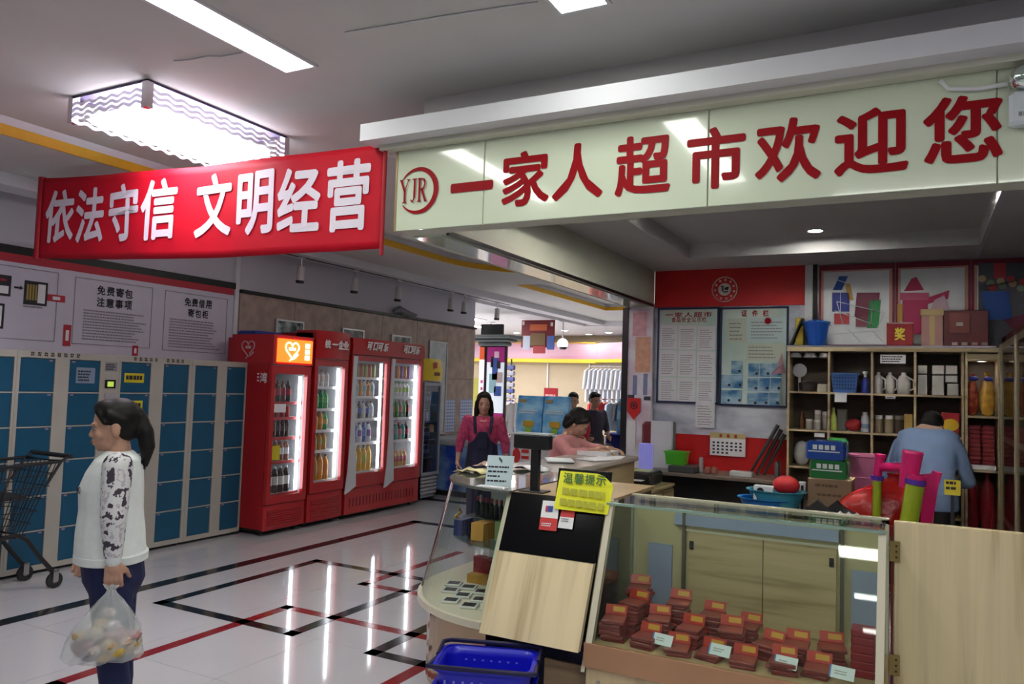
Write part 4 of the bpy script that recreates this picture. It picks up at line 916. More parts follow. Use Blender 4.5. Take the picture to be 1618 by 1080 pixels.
for x, nm in ((CX0_,-1),(CX1_-.03,1)):
    MB().prism([(3.345,.50),(3.585,1.10),(3.62,1.10),(3.38,.50)], (x,0,0), Y1, Z1, X1, .03).build('corner_post', M_rimc, t)
    MB().box(x,x+.03,3.94,3.97,.5,1.10).build('rear_post', M_rimc, t)
    MB().prism([(3.39,.50),(3.62,1.09),(3.94,1.09),(3.94,.50)], (x+.013,0,0), Y1, Z1, X1, .004).build('side_glass', G_side, t)
MB().box(CX0_,CX1_,3.94,3.975,1.08,1.105).build('rear_rail', M_rimc, t); MB().box(CX0_,CX1_,3.57,3.60,1.092,1.102).build('front_rail', mat('green glass edge', (.25,.36,.30), .2), t)
MB().box(CX0_+.03,CX1_-.03,3.945,3.96,.5,1.06).build('back_frame', mat('olive frame board', (.62,.54,.32), .4, var=.05), t)
for x0, x1 in ((-1.03,-.665),(-.66,-.335)):
    d = MB().box(x0,x1,3.932,3.944,.52,.945).build('sliding_door', M_woodh, t)
    MB().box((x0+.01 if x0 < -1 else x1-.03),(x0+.03 if x0 < -1 else x1-.01),3.926,3.932,.86,.90).build('door_catch', M_black, d)
MB().box(-1.04,-.325,3.93,3.945,.945,.957).build('door_track', M_rimc, t)
M_lil = mat('lilac tape', (.36,.42,.60), .5, var=.05)
MB().box(-1.10,-.325,3.926,3.945,.975,1.03).build('lilac_strip', M_lil, t)
MB().box(-1.235,-1.11,3.928,3.945,.52,.866).build('lilac_sheet', M_lil, t); MB().box(-.27,-.16,3.928,3.945,.54,.857).build('lilac_sheet', M_lil, t)
for x in (-1.05,-.31): MB().box(x-.008,x+.008,3.925,3.945,.5,1.06).build('slotted_rail', mat('slotted rail', (.12,.11,.08), .4), t)
# red packets: a body with a bright printed head flap
M_pk = [mat('packet maroon', (.24,.045,.04), .3, var=.12, scale=18), mat('packet scarlet', (.50,.03,.015), .3, var=.2, scale=25), mat('packet gold print', (.65,.33,.03), .35)]
def packet_mesh(h, top):
    b = MB(); b.slot(0).rbox(-.052,.052,-.062,.042,0,h,.003); b.slot(1).rbox(-.052,.052,.043,.062,0,h,.003)
    if top:
        R = Matrix.Translation((0,.045,h)) @ Matrix.Rotation(math.radians(-28),4,'X'); b.slot(1).box(-.05,.05,-.003,.003,0,.045,R); b.slot(2).box(-.015,.04,-.0036,-.003,.012,.036,R)
    return mesh_of(b, 'packet', M_pk)
pk = [[packet_mesh(h, tp) for h in (.013,.016,.019)] for tp in (False,True)]
cols = [(-1.24,3.47,6,.1),(-1.20,3.60,9,-.1),(-1.22,3.76,11,.05),(-1.09,3.45,3,-.15),(-1.06,3.58,6,.1),(-1.02,3.73,9,0),(-.93,3.44,2,.2),(-.91,3.57,5,-.1),(-.86,3.72,7,.08),(-.79,3.46,2,-.1),(-.74,3.60,6,.15),(-.70,3.75,5,0),(-.65,3.45,2,.05),(-.58,3.60,4,-.2),(-.50,3.46,3,.1),(-.47,3.62,5,.0),(-.36,3.50,2,-.05),(-.33,3.66,5,.1)]
nm = ('nearest the yellow notice','second','third','fourth','fifth','sixth','seventh','eighth','ninth','tenth','eleventh','twelfth','thirteenth','fourteenth','fifteenth','sixteenth','seventeenth','last')
for ci, (x, y, n, a) in enumerate(cols):
    z = .5005
    for k in range(n):
        q = (ci+k) % 3; h = (.013,.016,.019)[q]
        inst(pk[k == n-1][q], 'red_packet', (x+random.uniform(-.008,.008), y+random.uniform(-.006,.006), z), None, a+random.uniform(-.12,.12), 'red packet, %s from below in the %s pile of the glass case' % (ORDS[k], nm[ci]) if ci else 'red packet, %s from below in the pile nearest the yellow notice' % ORDS[k], 'packet', 'red packets in the glass case')
        z += h+.0005
for i in range(6): pile('square_packet', MB().rbox(-.045,.045,-.045,.045,0,.032,.004), [M_pkr], (-.20,3.60,.5005+i*.0325), 'glossy dark red square pack, %s from below in the end tower' % ORDS[i], 'packet', 'end tower of square packs')
for i, (px, py) in enumerate(((1043,1010),(1127,1036),(1236,1053),(1330,1060))):
    p = at(px,py,Z=.56); rx = Matrix.Rotation(math.radians(-35),4,'X')
    b = MB(); b.slot(0).box(-.045,.045,-.001,.001,0,.05,rx); b.slot(1).box(-.05,-.044,-.0015,.0015,0,.05,rx)
    scribble(b.slot(2), rx @ Vector((-.03,-.0012,.015)), X1, rx.to_3x3() @ Z1, .05, .02, 2, i, .4, .3)
    o = pile('price_tag', b, [mat('tag white', (.74,.80,.84), .4), mat('tag blue', (.03,.2,.5), .4), M_greyprint], (p.x,max(p.y,3.42),.53), ('white price tag with blue edge nearest the yellow notice','second white price tag with blue edge from the left','third white price tag with blue edge from the left','white price tag with blue edge nearest the wooden gate')[i], 'price tag', 'price tags in the glass case', -.15)
# wooden gate to the right
t = thing('counter_gate', 'tall pale wooden counter gate with vertical grain at the right edge', 'gate', (.68,3.95,0))
MB().rbox(-.095,1.45,3.93,3.965,.03,1.10,.004).build('gate_board', M_woodp, t)
for z in (.42,.92):
    h = MB().box(-.112,-.07,3.922,3.93,z,z+.09).build('hinge', mat('brass', (.35,.26,.10), .35, .7), t)
    for k in range(3): MB().cyl((-.085,3.922,z+.02+k*.025),(-.085,3.919,z+.02+k*.025),.005,n=6).build('screw', M_dark, h)
MB().box(-.108,-.098,3.93,3.96,.03,1.08).build('gate_gap_edge', mat('maroon edge', (.12,.01,.015), .4), t)
# ================================================================ stack of blue baskets
M_bb = mat('basket blue', (.005,.008,.52), .35, coat=.2); M_bh = mat('basket handle', (.012,.010,.05), .4)
def basket(loc, label, rz, full):
    t = thing('shopping_basket', label, 'basket', loc, 'stack of blue shopping baskets', 0)
    def rr(w, d, z, r=.06, n=4):
        pts = []
        for cx, cy, a0 in ((w/2-r,-d/2+r,-90),(w/2-r,d/2-r,0),(-w/2+r,d/2-r,90),(-w/2+r,-d/2+r,180)):
            for k in range(n+1): a = math.radians(a0+90*k/n); pts.append(Vector((loc[0]+cx+r*math.cos(a), loc[1]+cy+r*math.sin(a), loc[2]+z)))
        return pts
    H = .24; bands = [(0,.36,.24),(.04,.372,.252),(.07,.38,.26),(.10,.388,.268),(.135,.396,.276),(.165,.404,.284),(.20,.412,.292),(H,.42,.30)]
    ou = MB(); ou.loft([rr(w,d,z) for z,w,d in bands], True, False)
    o = ou.build('basket_wall', M_bb, t, True); md = o.modifiers.new('thickness','SOLIDIFY'); md.thickness = .004
    MB().loft([rr(.36,.24,0),rr(.36,.24,.006)]).build('basket_floor', M_bb, t)
    MB().loft([rr(.42,.30,H-.02),rr(.455,.335,H-.015),rr(.455,.335,H),rr(.42,.30,H+.003)], True, False).build('rim', M_bb, t, True)
    if full:
        for s in (-1, 1):
            for k in range(9):
                for z0 in (.155,):
                    x = loc[0]-.16+k*.04; yy = loc[1]+s*(.1375+.0); MB().box(x-.005,x+.005,yy+s*.002,yy+s*.0075,loc[2]+z0,loc[2]+z0+.03).build('slot', mat('slot light', (.25,.25,.75), .4), t)
        q = [(-.23,-.02,.232),(-.235,-.16,.245),(-.2,-.178,.25),(.2,-.178,.25),(.235,-.16,.245),(.23,-.02,.232)]
        MB().tube([Vector(loc)+Vector(p) for p in q], .0105, 8).build('handle', M_bh, t, True)
        MB().tube([Vector(loc)+Vector((p[0],-p[1],p[2]+.004)) for p in q], .0105, 8).build('handle', M_bh, t, True)
    t.rotation_euler = (0,0,rz); return t
bc_ = (-1.72,3.12)
basket((bc_[0],bc_[1],.0), 'lowest blue shopping basket of the stack in front of the counter', .35, False)
basket((bc_[0],bc_[1],.09), 'middle blue shopping basket of the stack in front of the counter', .35, False)
basket((bc_[0],bc_[1],.18), 'topmost open blue shopping basket with black handles before the counter', .35, True)
# ================================================================ service bay: notice boards, desk, shelves
def span(px0, py0, px1, py1, Y):
    a = at(px0,(py0+py1)/2,Y=Y); b = at(px1,(py0+py1)/2,Y=Y); lo = at((px0+px1)/2,py1,Y=Y); hi = at((px0+px1)/2,py0,Y=Y)
    return a.x, b.x, lo.z, hi.z
NB = BY-.02
M_nbg = mat('board mint', (.42,.60,.54), .3, kind='mix', col2=(.60,.70,.62), scale=1.5)
M_nbf = mat('board navy frame', (.012,.02,.08), .4)
def nboard(px0,py0,px1,py1,label):
    x0,x1,z0,z1 = span(px0,py0,px1,py1,NB)
    t = thing('notice_board', label, 'notice board', ((x0+x1)/2,NB-.012,z0), 'notice boards on the bay wall')
    MB().box(x0,x1,NB-.016,NB-.002,z0,z1).build('board', M_nbg, t); w = .018
    for k in ((x0,x1,z0,z0+w),(x0,x1,z1-w,z1),(x0,x0+w,z0,z1),(x1-w,x1,z0,z1)): MB().box(k[0],k[1],NB-.024,NB-.002,k[2],k[3]).build('frame_bar', M_nbf, t)
    return t
def sheet(t, px0,py0,px1,py1, m, rows, seed, name='paper_sheet', d=.020, pm=None, fillr=.3):
    x0,x1,z0,z1 = span(px0,py0,px1,py1,NB)
    s = MB().box(x0,x1,NB-d,NB-d+.003,z0,z1).build(name, m, t)
    if rows: scribble(MB(), (x0+.02,NB-d-.001,z0+.02), X1, Z1, x1-x0-.04, (z1-z0)*.8, rows, seed, fillr, .3).build('print', pm or M_greyprint, s)
    return s
A = nboard(1039,486,1136,637,'mint notice board covered with white sheets, left of the pair')
for i, (s_, px0, py0, px1, py1) in enumerate((('一家人超市', 1052,493,1128,501),('食品安全公示栏',1062,501,1118,509))):
    x0,x1,z0,z1 = span(px0,py0,px1,py1,NB)
    for k, c in enumerate(s_): w = (x1-x0)/len(s_); write(MB(), c, (x0+k*w,NB-.0175,z0), X1, Z1, w*.85, z1-z0, .02).build('heading_character', M_signred, A)
M_sheet = mat('grey white sheet', (.72,.72,.75), .6, var=.04)
for r, (ya, yb) in enumerate(((513,551),(553,594),(596,634))):
    for c, (xa, xb) in enumerate(((1044,1071),(1073,1101),(1103,1131))): sheet(A, xa-r*.8, ya+c, xb-r*.8, yb+c, M_sheet, 9, r*3+c)
sheet(A, 1100,634,1130,675, M_sheet, 8, 77, 'hanging_sheet', .026)
B = nboard(1138,485,1246,642,'mint certificate board with rows of blue cards, right of the pair')
for i, c in enumerate('证件栏'): 
    x0,x1,z0,z1 = span(1172+i*17,490,1181+i*17,500,NB); write(MB(), c, (x0,NB-.0175,z0), X1, Z1, x1-x0, z1-z0, .03).build('heading_character', MATS['sign red'], B)
sheet(B,1150,503,1180,541,mat('certificate cream', (.55,.60,.50), .6),5,101,'certificate'); sheet(B,1184,502,1243,539,mat('certificate mint', (.50,.64,.64), .5),6,102,'certificate'); sheet(B,1180,543,1240,570,MATS['certificate cream'],4,103,'certificate')
x0,x1,z0,z1 = span(1210,503,1218,511,NB); MB().cyl(((x0+x1)/2,NB-.021,(z0+z1)/2),((x0+x1)/2,NB-.023,(z0+z1)/2),.03,n=14).build('red_seal', M_signred, B)
M_bc = mat('card blue', (.03,.16,.36), .4, kind='mix', col2=(.35,.52,.62), stretch=(1,1,2), scale=5)
for (px, py) in ((1156,570),(1140,592),(1157,592),(1139,616),(1156,616),(1183,574),(1201,574),(1219,574),(1182,597),(1200,597),(1218,597),(1181,620),(1198,620),(1216,620)):
    s = sheet(B,px,py,px+17,py+21,M_bc,0,0,'blue_card')
    x0,x1,z0,z1 = span(px+11,py+14,px+15,py+18,NB); MB().cyl(((x0+x1)/2,NB-.020,(z0+z1)/2),((x0+x1)/2,NB-.022,(z0+z1)/2),.013,n=10).build('card_mark', M_print, s)
x0,x1,z0,z1 = span(1219,556,1243,592,NB)
MB().add([(x0,NB-.03,z0),(x1,NB-.03,z0+.02),(x1-.02,NB-.05,z0+.1),(x0+.1,NB-.035,z1),(x0+.05,NB-.05,z0+.06)],[(0,1,2),(0,2,4),(4,2,3)]).build('folded_pink_sheet', mat('pink sheet', (.48,.28,.34), .6), B)
# round emblem on the red panel
c = at(1145,457,Y=NB); t = thing('round_emblem', 'round white ring emblem on the red panel above the notice boards', 'emblem', (c.x,NB,c.z-.12))
for r, w in ((.12,.008),(.062,.0)):
    if w: MB().tube([(c.x+r*math.cos(k*math.pi/20),NB-.003,c.z+r*math.sin(k*math.pi/20)) for k in range(40)],.005,6,True).build('ring', mat('emblem cream', (.65,.55,.5), .5), t)
    else: MB().cyl((c.x,NB-.001,c.z),(c.x,NB-.006,c.z),r,n=24).build('disc', MATS['emblem cream'], t)
MB().tube([(c.x-.035,NB-.008,c.z+.03),(c.x-.015,NB-.008,c.z+.03),(c.x-.02,NB-.008,c.z-.01),(c.x+.0,NB-.008,c.z-.03),(c.x+.035,NB-.008,c.z-.02)],.006,6).build('trolley_mark', M_print, t)
MB().prism([(-.005,0),(.03,-.01),(.045,.025),(.01,.02)], (c.x,NB-.007,c.z), X1, Z1, -Y1, .003).build('leaf_mark', M_print, t)
for k in range(11):
    a = math.radians(20+k*32.7); MB().box(c.x+.092*math.cos(a)-.009,c.x+.092*math.cos(a)+.009,NB-.005,NB-.001,c.z+.092*math.sin(a)-.009,c.z+.092*math.sin(a)+.009).build('ring_character', MATS['emblem cream'], t)
# calendar
x0,x1,z0,z1 = span(1122,684,1178,720,NB-.03)
t = thing('wall_calendar', 'white month calendar with gold heading on the red wall', 'calendar', ((x0+x1)/2,NB-.03,z0))
MB().box(x0,x1,NB-.035,NB-.03,z0,z1).build('page', M_paper, t); MB().box(x0,x1,NB-.037,NB-.03,z1-.05,z1).build('gold_heading', mat('calendar gold', (.55,.45,.2), .5), t)
for r in range(4):
    for cc in range(7):
        if r == 3 and cc > 3: break
        MB().box(x0+.025+cc*.042,x0+.047+cc*.042,NB-.036,NB-.035,z0+.115-r*.032,z0+.132-r*.032).build('date_mark', M_nbf, t)
for k in range(3): MB().box(x0+.09+k*.07,x0+.115+k*.07,NB-.038,NB-.037,z1-.042,z1-.012).build('heading_mark', mat('calendar red', (.4,.05,.02), .5), t)
# desk along the back wall, low cabinet, clutter
t = thing('back_desk', 'dark topped desk along the red wall under the notice boards', 'desk', (-1.5,7.3,0))
MB().rbox(-2.36,-1.06,7.02,7.57,.875,.905,.005).build('desktop', mat('desk top grey brown', (.20,.16,.13), .35, var=.1), t)
for x in (-2.33,-1.09): MB().box(x-.02,x+.02,7.05,7.55,0,.875).build('side_panel', M_woodd, t)
MB().box(-2.3,-1.1,7.5,7.53,.3,.875).build('back_board', M_dark, t)
t = thing('low_cabinet', 'low wooden drawer cabinet between cash counter and back desk', 'cabinet', (-2.2,6.6,0))
MB().box(-2.36,-1.98,6.29,7.0,.05,.79).build('body', M_woodd, t); MB().box(-2.34,-2.0,6.3,6.98,0,.05).build('plinth', M_dark, t)
MB().rbox(-2.365,-1.965,6.28,7.01,.79,.815,.004).build('top', mat('beige top', (.45,.36,.2), .35), t)
for y in (6.32,6.66):
    d = MB().box(-1.98,-1.965,y,y+.32,.42,.77).build('drawer', M_woodd, t); MB().box(-1.965,-1.955,y+.14,y+.18,.6,.63).build('handle', M_black, d)
def prop(name, label, cat, px0,py0,px1,py1, Y, dep, m, z=None, r=.008, smooth=False):
    x0,x1,z0,z1 = span(px0,py0,px1,py1,Y)
    if z is not None: z0 = z
    return solo(MB().rbox(x0,x1,Y,Y+dep,z0,z1,r), name, m, label, cat, None, smooth)
# objects by the column
t = thing('receipt_printer', 'black printer on the low cabinet beside the column', 'printer', (-2.2,6.8,.816))
MB().rbox(-2.34,-2.06,6.62,6.95,.816,.93,.02).build('case', M_dark, t); MB().rbox(-2.32,-2.08,6.6,6.64,.86,.9,.005).build('paper_slot', M_black, t); MB().box(-2.28,-2.12,6.5,6.62,.862,.866).build('paper', M_paper, t)
def tub(name, label, cat, cx, cy, z0, w0, w1, dep0, dep1, h, m, wall=.006, rim=.012):
    t = thing(name, label, cat, (cx,cy,z0))
    def rg(w, d, z): return [(cx-w/2,cy-d/2,z),(cx+w/2,cy-d/2,z),(cx+w/2,cy+d/2,z),(cx-w/2,cy+d/2,z)]
    MB().loft([rg(w0,dep0,z0),rg(w1,dep1,z0+h),rg(w1-wall*2,dep1-wall*2,z0+h),rg(w0-wall*2,dep0-wall*2,z0+wall)], True, True).build('tub', m, t)
    MB().loft([rg(w1,dep1,z0+h-.015),rg(w1+rim,dep1+rim,z0+h-.012),rg(w1+rim,dep1+rim,z0+h),rg(w1-.004,dep1-.004,z0+h)], True, False).build('rim', m, t)
    return t
g0,g1,gz0,gz1 = span(1050,713,1083,734,7.15)
solo(MB().rbox(-2.05,-1.80,7.06,7.4,.906,gz0-.002,.008),'till_box',mat('drawer dark grey', (.05,.055,.055), .4),'dark till box under the green basket','till')
tub('green_basket','bright green plastic basket on the desk in front of the red wall','basket',(g0+g1)/2,7.22,gz0,.17,g1-g0,.12,.15,gz1-gz0,mat('lime green', (.07,.42,.02), .4))
prop('router','white network router lying on the back desk','router',1152,745,1188,753,7.12,.12,mat('router white', (.6,.62,.62), .3),.906)
prop('thermos','grey steel thermos flask at the right end of the back desk','flask',1223,729,1232,757,7.1,.06,M_steel,.906,.015)
prop('drink_bottle','small clear bottle with white cap on the back desk','bottle',1104,722,1110,747,7.2,.045,mat('clear pet', (.45,.45,.45), .2),.906,.01)
for i,(a,b) in enumerate(((1113,1122),(1124,1132))): prop('coffee_can','reddish can on the back desk, %s of two' % ('left','right')[i],'can',a,738,b,748,7.15,.06,mat('can copper', (.35,.14,.10), .35),.906,.01)
prop('paper_pad','yellow green paper pad lying beside the cash drawer','paper',1041,745,1072,751,6.75,.2,mat('pad lime', (.55,.6,.2), .5),.94) 
bpy.data.objects['paper_pad'].location = (-2.2,6.78,.9305)
prop('till_screen','small purple lit screen at the column foot','screen',1009,700,1030,722,6.9,.05,mat('screen purple', (.2,.2,.5), .3, emit=(.25,.25,.7), es=.35),.816)
prop('red_helmet_bag','dark red round bag leaning on the column','bag',1013,666,1040,705,7.35,.12,mat('maroon bag', (.14,.012,.02), .5),.906,.03)
prop('white_monitor','back of a white monitor standing beside the column','monitor',1028,665,1062,702,7.3,.04,mat('monitor white', (.60,.62,.66), .4),.906)
prop('monitor_edge','grey edge of a second monitor beside the white one','monitor',1060,666,1066,700,7.4,.05,mat('monitor grey', (.18,.2,.2), .4),.906)
u0 = at(1185,745,Y=7.4); u1 = at(1240,672,Y=7.5)
for k in range(3): solo(MB().cyl((u0.x+k*.06,7.36+.03*k,.907),(u1.x-.06+k*.03,7.5,u1.z-.04*k),.012,.02,8),'folded_umbrella',M_dark,('thin dark umbrella leaning on the red wall, left one','thin dark umbrella leaning on the red wall, middle one','thin dark umbrella leaning on the red wall, right one')[k],'umbrella','leaning umbrellas')
# ---------------------------------------------------------------- shelf unit
SHY, SHB = 7.25, 7.57
t = thing('cubby_shelf', 'wide pale wooden cubby shelf unit behind the man in blue', 'shelf', (-.3,7.4,0))
XS = (-1.024,-.688,-.348,-.023,.32); ZS = (.05,.37,.70,1.028,1.352,1.686)
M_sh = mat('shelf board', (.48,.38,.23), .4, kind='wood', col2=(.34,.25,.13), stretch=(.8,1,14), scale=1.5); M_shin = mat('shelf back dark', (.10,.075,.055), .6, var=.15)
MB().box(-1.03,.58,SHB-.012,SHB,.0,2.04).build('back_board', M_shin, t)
MB().rbox(-1.04,.60,SHY-.012,SHB,2.04,2.09,.004).build('top_board', M_sh, t)
MB().box(-1.04,.60,SHY-.016,SHY-.012,2.08,2.092).build('chrome_edge', M_chrome, t)
for x in XS+(.345,.57): MB().box(x-.009,x+.009,SHY,SHB-.012,0,2.04).build('upright', M_sh, t)
for i in range(4):
    for z in ZS: MB().box(XS[i]+.009,XS[i+1]-.009,SHY,SHB-.012,z-.016,z).build('shelf_board', M_sh, t)
for z in (.05,.55,1.10,1.53): MB().box(.354,.561,SHY,SHB-.012,z-.016,z).build('shelf_board', M_sh, t)
def jar(name, label, cat, x, z, prof, ms, y=SHY+.12, split=None, group=None, n=14):
    b = MB()
    for s, pr in prof: b.slot(s).lathe(pr, (x,y,z+.0005), n)
    return solo(b, name, ms, label, cat, group, True)
def px_x(px, Y=SHY+.1): return at(px,600,Y=Y).x
R1, R2, R3 = ZS[5], ZS[4], ZS[3]
for k,(a) in enumerate((1255,1279,1303)):
    x = px_x(a, SHY+.03); b = MB().lathe([(.02,0),(.045,-.01),(.06,-.05)], (x,SHY+.08,2.038), 14); solo(b,'hanging_cup',mat('white plastic', (.70,.70,.70), .4),('white cup hung under the shelf top, leftmost','white cup hung under the shelf top, middle','white cup hung under the shelf top, beside the blue basket')[k],'cup','white cups under the shelf top',True)
b = MB().cyl((px_x(1261),SHY+.2,R1+.19),(px_x(1261),SHY+.19,R1+.19),.062,n=20); b.cyl((px_x(1261),SHY+.19,R1+.19),(px_x(1261),SHY+.17,R1+.19),.012,n=8); b.box(px_x(1261)-.01,px_x(1261)+.01,SHY+.19,SHY+.21,R1,R1+.14); solo(b,'steel_lid',M_steel,'round steel pan lid standing in the first cubby','lid')
b = MB().lathe([(.05,0),(.075,.01),(.08,.07),(.082,.075),(.05,.09),(.01,.1)],(px_x(1276),SHY+.12,R1+.0005),18); b.cyl((px_x(1276)+.08,SHY+.12,R1+.06),(px_x(1276)+.15,SHY+.1,R1+.08),.009,n=8); solo(b,'cooking_pot',mat('dark pot', (.10,.09,.085), .3, .6),'dark cooking pot with handle in the first cubby','pot',None,True)
solo(MB().rbox(px_x(1292),px_x(1308),SHY+.04,SHY+.16,R1+.0005,R1+.07,.005),'cream_box',mat('cream carton', (.45,.42,.33), .6),'small cream box beside the cooking pot','box')
t = tub('perforated_basket','blue perforated plastic basket in the second cubby','basket',px_x(1335),SHY+.12,R1+.0005,.18,.215,.14,.17,.17,mat('basket mid blue', (.05,.14,.42), .45))
for r in range(4):
    for k in range(8): MB().box(px_x(1335)-.085+k*.0225,px_x(1335)-.075+k*.0225,SHY+.12-.0865+r*-.003,SHY+.12-.075,R1+.03+r*.03,R1+.045+r*.03).build('hole', mat('hole blue', (.015,.04,.14), .6), t)
jar('spray_bottle','blue spray bottle with white trigger next to the perforated basket','spray bottle',px_x(1367),R1,[(0,[(.03,0),(.034,.01),(.034,.1),(.012,.14)]),(1,[(.012,.14),(.014,.165),(.022,.17),(.022,.19)])],[mat('spray blue', (.02,.04,.28), .3),MATS['white plastic']])
for k, a in enumerate((1388,1406,1428)):
    x = px_x(a); b = MB(); b.lathe([(.03,0),(.036,.01),(.036,.10),(.028,.15),(.014,.165),(.014,.185)],(x,SHY+.12,R1+.0005),14,1.0 if k<2 else 1.4,.8)
    b.tube([(x+.02,SHY+.10,R1+.15),(x+.055+.02*(k==2),SHY+.10,R1+.12),(x+.055+.02*(k==2),SHY+.10,R1+.05),(x+.03,SHY+.10,R1+.03)],.008,8)
    solo(b,'detergent_jug',mat('jug white', (.62,.60,.57), .3),('white jug with handle, left one of three','white jug with handle, middle one of three','widest white jug with round handle, right one of three')[k],'jug','white jugs in the third cubby',True)
n = 0
for (px0,py0,px1,py1) in ((1450,592,1465,618),(1450,577,1465,590),(1473,577,1492,591),(1494,577,1513,591),(1473,593,1492,611),(1494,593,1513,604),(1497,606,1515,622)):
    x0,x1,z0,z1 = span(px0,py0,px1,py1,SHY+.05)
    zz = R1+.0005 if py1 > 610 else z0
    solo(MB().rbox(x0,x1,SHY+.05,SHY+.17,max(zz,R1+.0005),z1,.004),'white_carton',mat('carton white', (.48,.46,.44), .6, var=.05),'plain white carton in the fourth cubby stack, %s' % ('bottom left','upper left','upper middle','upper right','lower middle','lower right','bottom right')[n],'box','white cartons in the fourth cubby'); n += 1
solo(MB().ball((px_x(1481),SHY+.1,R1+.025),.05,.04,.0245),'red_pouch',mat('dull red', (.28,.06,.06), .5),'crumpled red pouch in front of the white cartons','pouch',None,True)
for (px0,py0,px1,py1,lab,rows) in ((1391,560,1431,574,'typed white notice hung over the third cubby',3),(1319,620,1338,635,'blank white card hung below the perforated basket',0),(1399,625,1415,630,'small white card hung below the white jugs',1),(1287,684,1303,690,'small white card on the lowest visible shelf edge',0)):
    x0,x1,z0,z1 = span(px0,py0,px1,py1,SHY-.014); t = thing('hung_card', lab, 'card', ((x0+x1)/2,SHY-.014,z0)); MB().box(x0,x1,SHY-.0195,SHY-.0175,z0,z1).build('card', M_paper, t)
    if rows: scribble(MB(), (x0+.01,SHY-.0205,z0+.008), X1, Z1, x1-x0-.02, z1-z0-.015, rows, 3, .5, .3).build('print', M_print, t)
# second row
jar('sauce_bottle','slim brown sauce bottle in the second row, first cubby','bottle',px_x(1268),R2,[(0,[(.022,0),(.026,.01),(.026,.09),(.012,.13),(.01,.16)])],[mat('brown glass', (.10,.04,.015), .2)])
for k,(a,h) in enumerate(((1280,.09),(1291,.17),(1292,.085),(1303,.16))): jar('glass_jar',('short glass jar beside the brown bottle','tall glass jar with pale lid in the middle','short glass jar in the front','tall glass jar next to the divider')[k],'jar',px_x(a),R2,[(0,[(.026,0),(.03,.008),(.03,h*.8)]),(1,[(.028,h*.8),(.028,h)])],[mat('jar pale', (.40,.37,.32), .2),mat('jar lid', (.55,.53,.5), .4)],SHY+(.08 if h < .1 else .2),None,'glass jars in the second row')
jar('cleaner_bottle','yellow green bottle in the second row, second cubby','bottle',px_x(1317),R2,[(0,[(.026,0),(.03,.01),(.03,.11),(.016,.15),(.012,.2)])],[mat('lime bottle', (.50,.58,.12), .3)])
solo(MB().rbox(px_x(1323),px_x(1338),SHY+.12,SHY+.2,R2+.0005,R2+.19,.005),'dark_carton',mat('carton dark', (.13,.13,.12), .5),'dark grey carton behind the yellow green bottle','box')
solo(MB().ball((px_x(1349),SHY+.11,R2+.056),.07,.06,.0555),'red_bundle',mat('bundle red', (.40,.02,.03), .5, bump=.8, scale=18),'red crumpled bundle in the second row','bundle',None,True)
jar('white_bottle','white bottle with blue print in the second row','bottle',px_x(1367),R2,[(0,[(.03,0),(.035,.01),(.035,.09),(.03,.13),(.02,.15),(.02,.17)]),(1,[(.0355,.03),(.0355,.07)])],[mat('bottle white', (.5,.54,.62), .3),mat('bottle print', (.2,.3,.5), .4)])
for k, a in enumerate((1389,1405,1421)): jar('lidded_jar',('squat jar with white lid, left one','squat jar with white lid, right one','dark squat jar next to the lidded jars')[k],'jar',px_x(a),R2,[(0,[(.033,0),(.037,.01),(.037,.12)]),(1,[(.03,.12),(.03,.15)])],[mat('jar brown %d' % (k//2), ((.30,.24,.16),(.08,.06,.05))[k//2], .25),mat('lid %d' % (k//2), ((.6,.6,.58),(.15,.13,.12))[k//2], .4)])
solo(MB().rbox(px_x(1429),px_x(1442),SHY+.05,SHY+.15,R2+.0005,R2+.17,.004),'amber_box',mat('amber carton', (.36,.24,.06), .5),'amber upright box beside the squat jars','box')
t = thing('snack_box','red box with yellow oval label beside the man','box',(px_x(1502),SHY+.04,R2)); x0,x1,z0,z1 = span(1488,652,1516,690,SHY+.04)
MB().rbox(x0,x1,SHY+.04,SHY+.12,R2+.0005,z1,.004).build('box', mat('snack red', (.45,.02,.03), .4), t); b = MB(); b.lathe([(.001,0),(1,0),(1,.002),(.001,.002)],(0,0,0),24); b.v = [((x0+x1)/2+v[0]*.06,SHY+.039-v[2],(R2+z1)/2+v[1]*.05) for v in b.v]; b.build('yellow_oval', mat('oval yellow', (.75,.48,.02), .4), t)
# third row
solo(MB().ball((px_x(1268),SHY+.1,R3+.11),.07,.05,.1095),'grey_bag',mat('bag grey', (.38,.37,.36), .6, bump=.6, scale=14),'grey plastic bag in the third row, first cubby','bag',None,True)
solo(MB().rbox(px_x(1244),px_x(1268),SHY+.03,SHY+.2,ZS[2]+.0005,ZS[2]+.16,.004),'wooden_tray',M_woodd,'wooden tray box in the fourth row, first cubby','box')
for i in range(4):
    i and solo(MB().rbox(XS[i]+.04,XS[i+1]-.05,SHY+.1,SHY+.25,ZS[2]+(.17 if i==0 else 0)+.0005,ZS[2]+.28,.006),'shadowed_carton',mat('carton shadow', (.10,.09,.085), .6),'dim carton low in cubby column %s' % ('one','two','three','four')[i],'box')
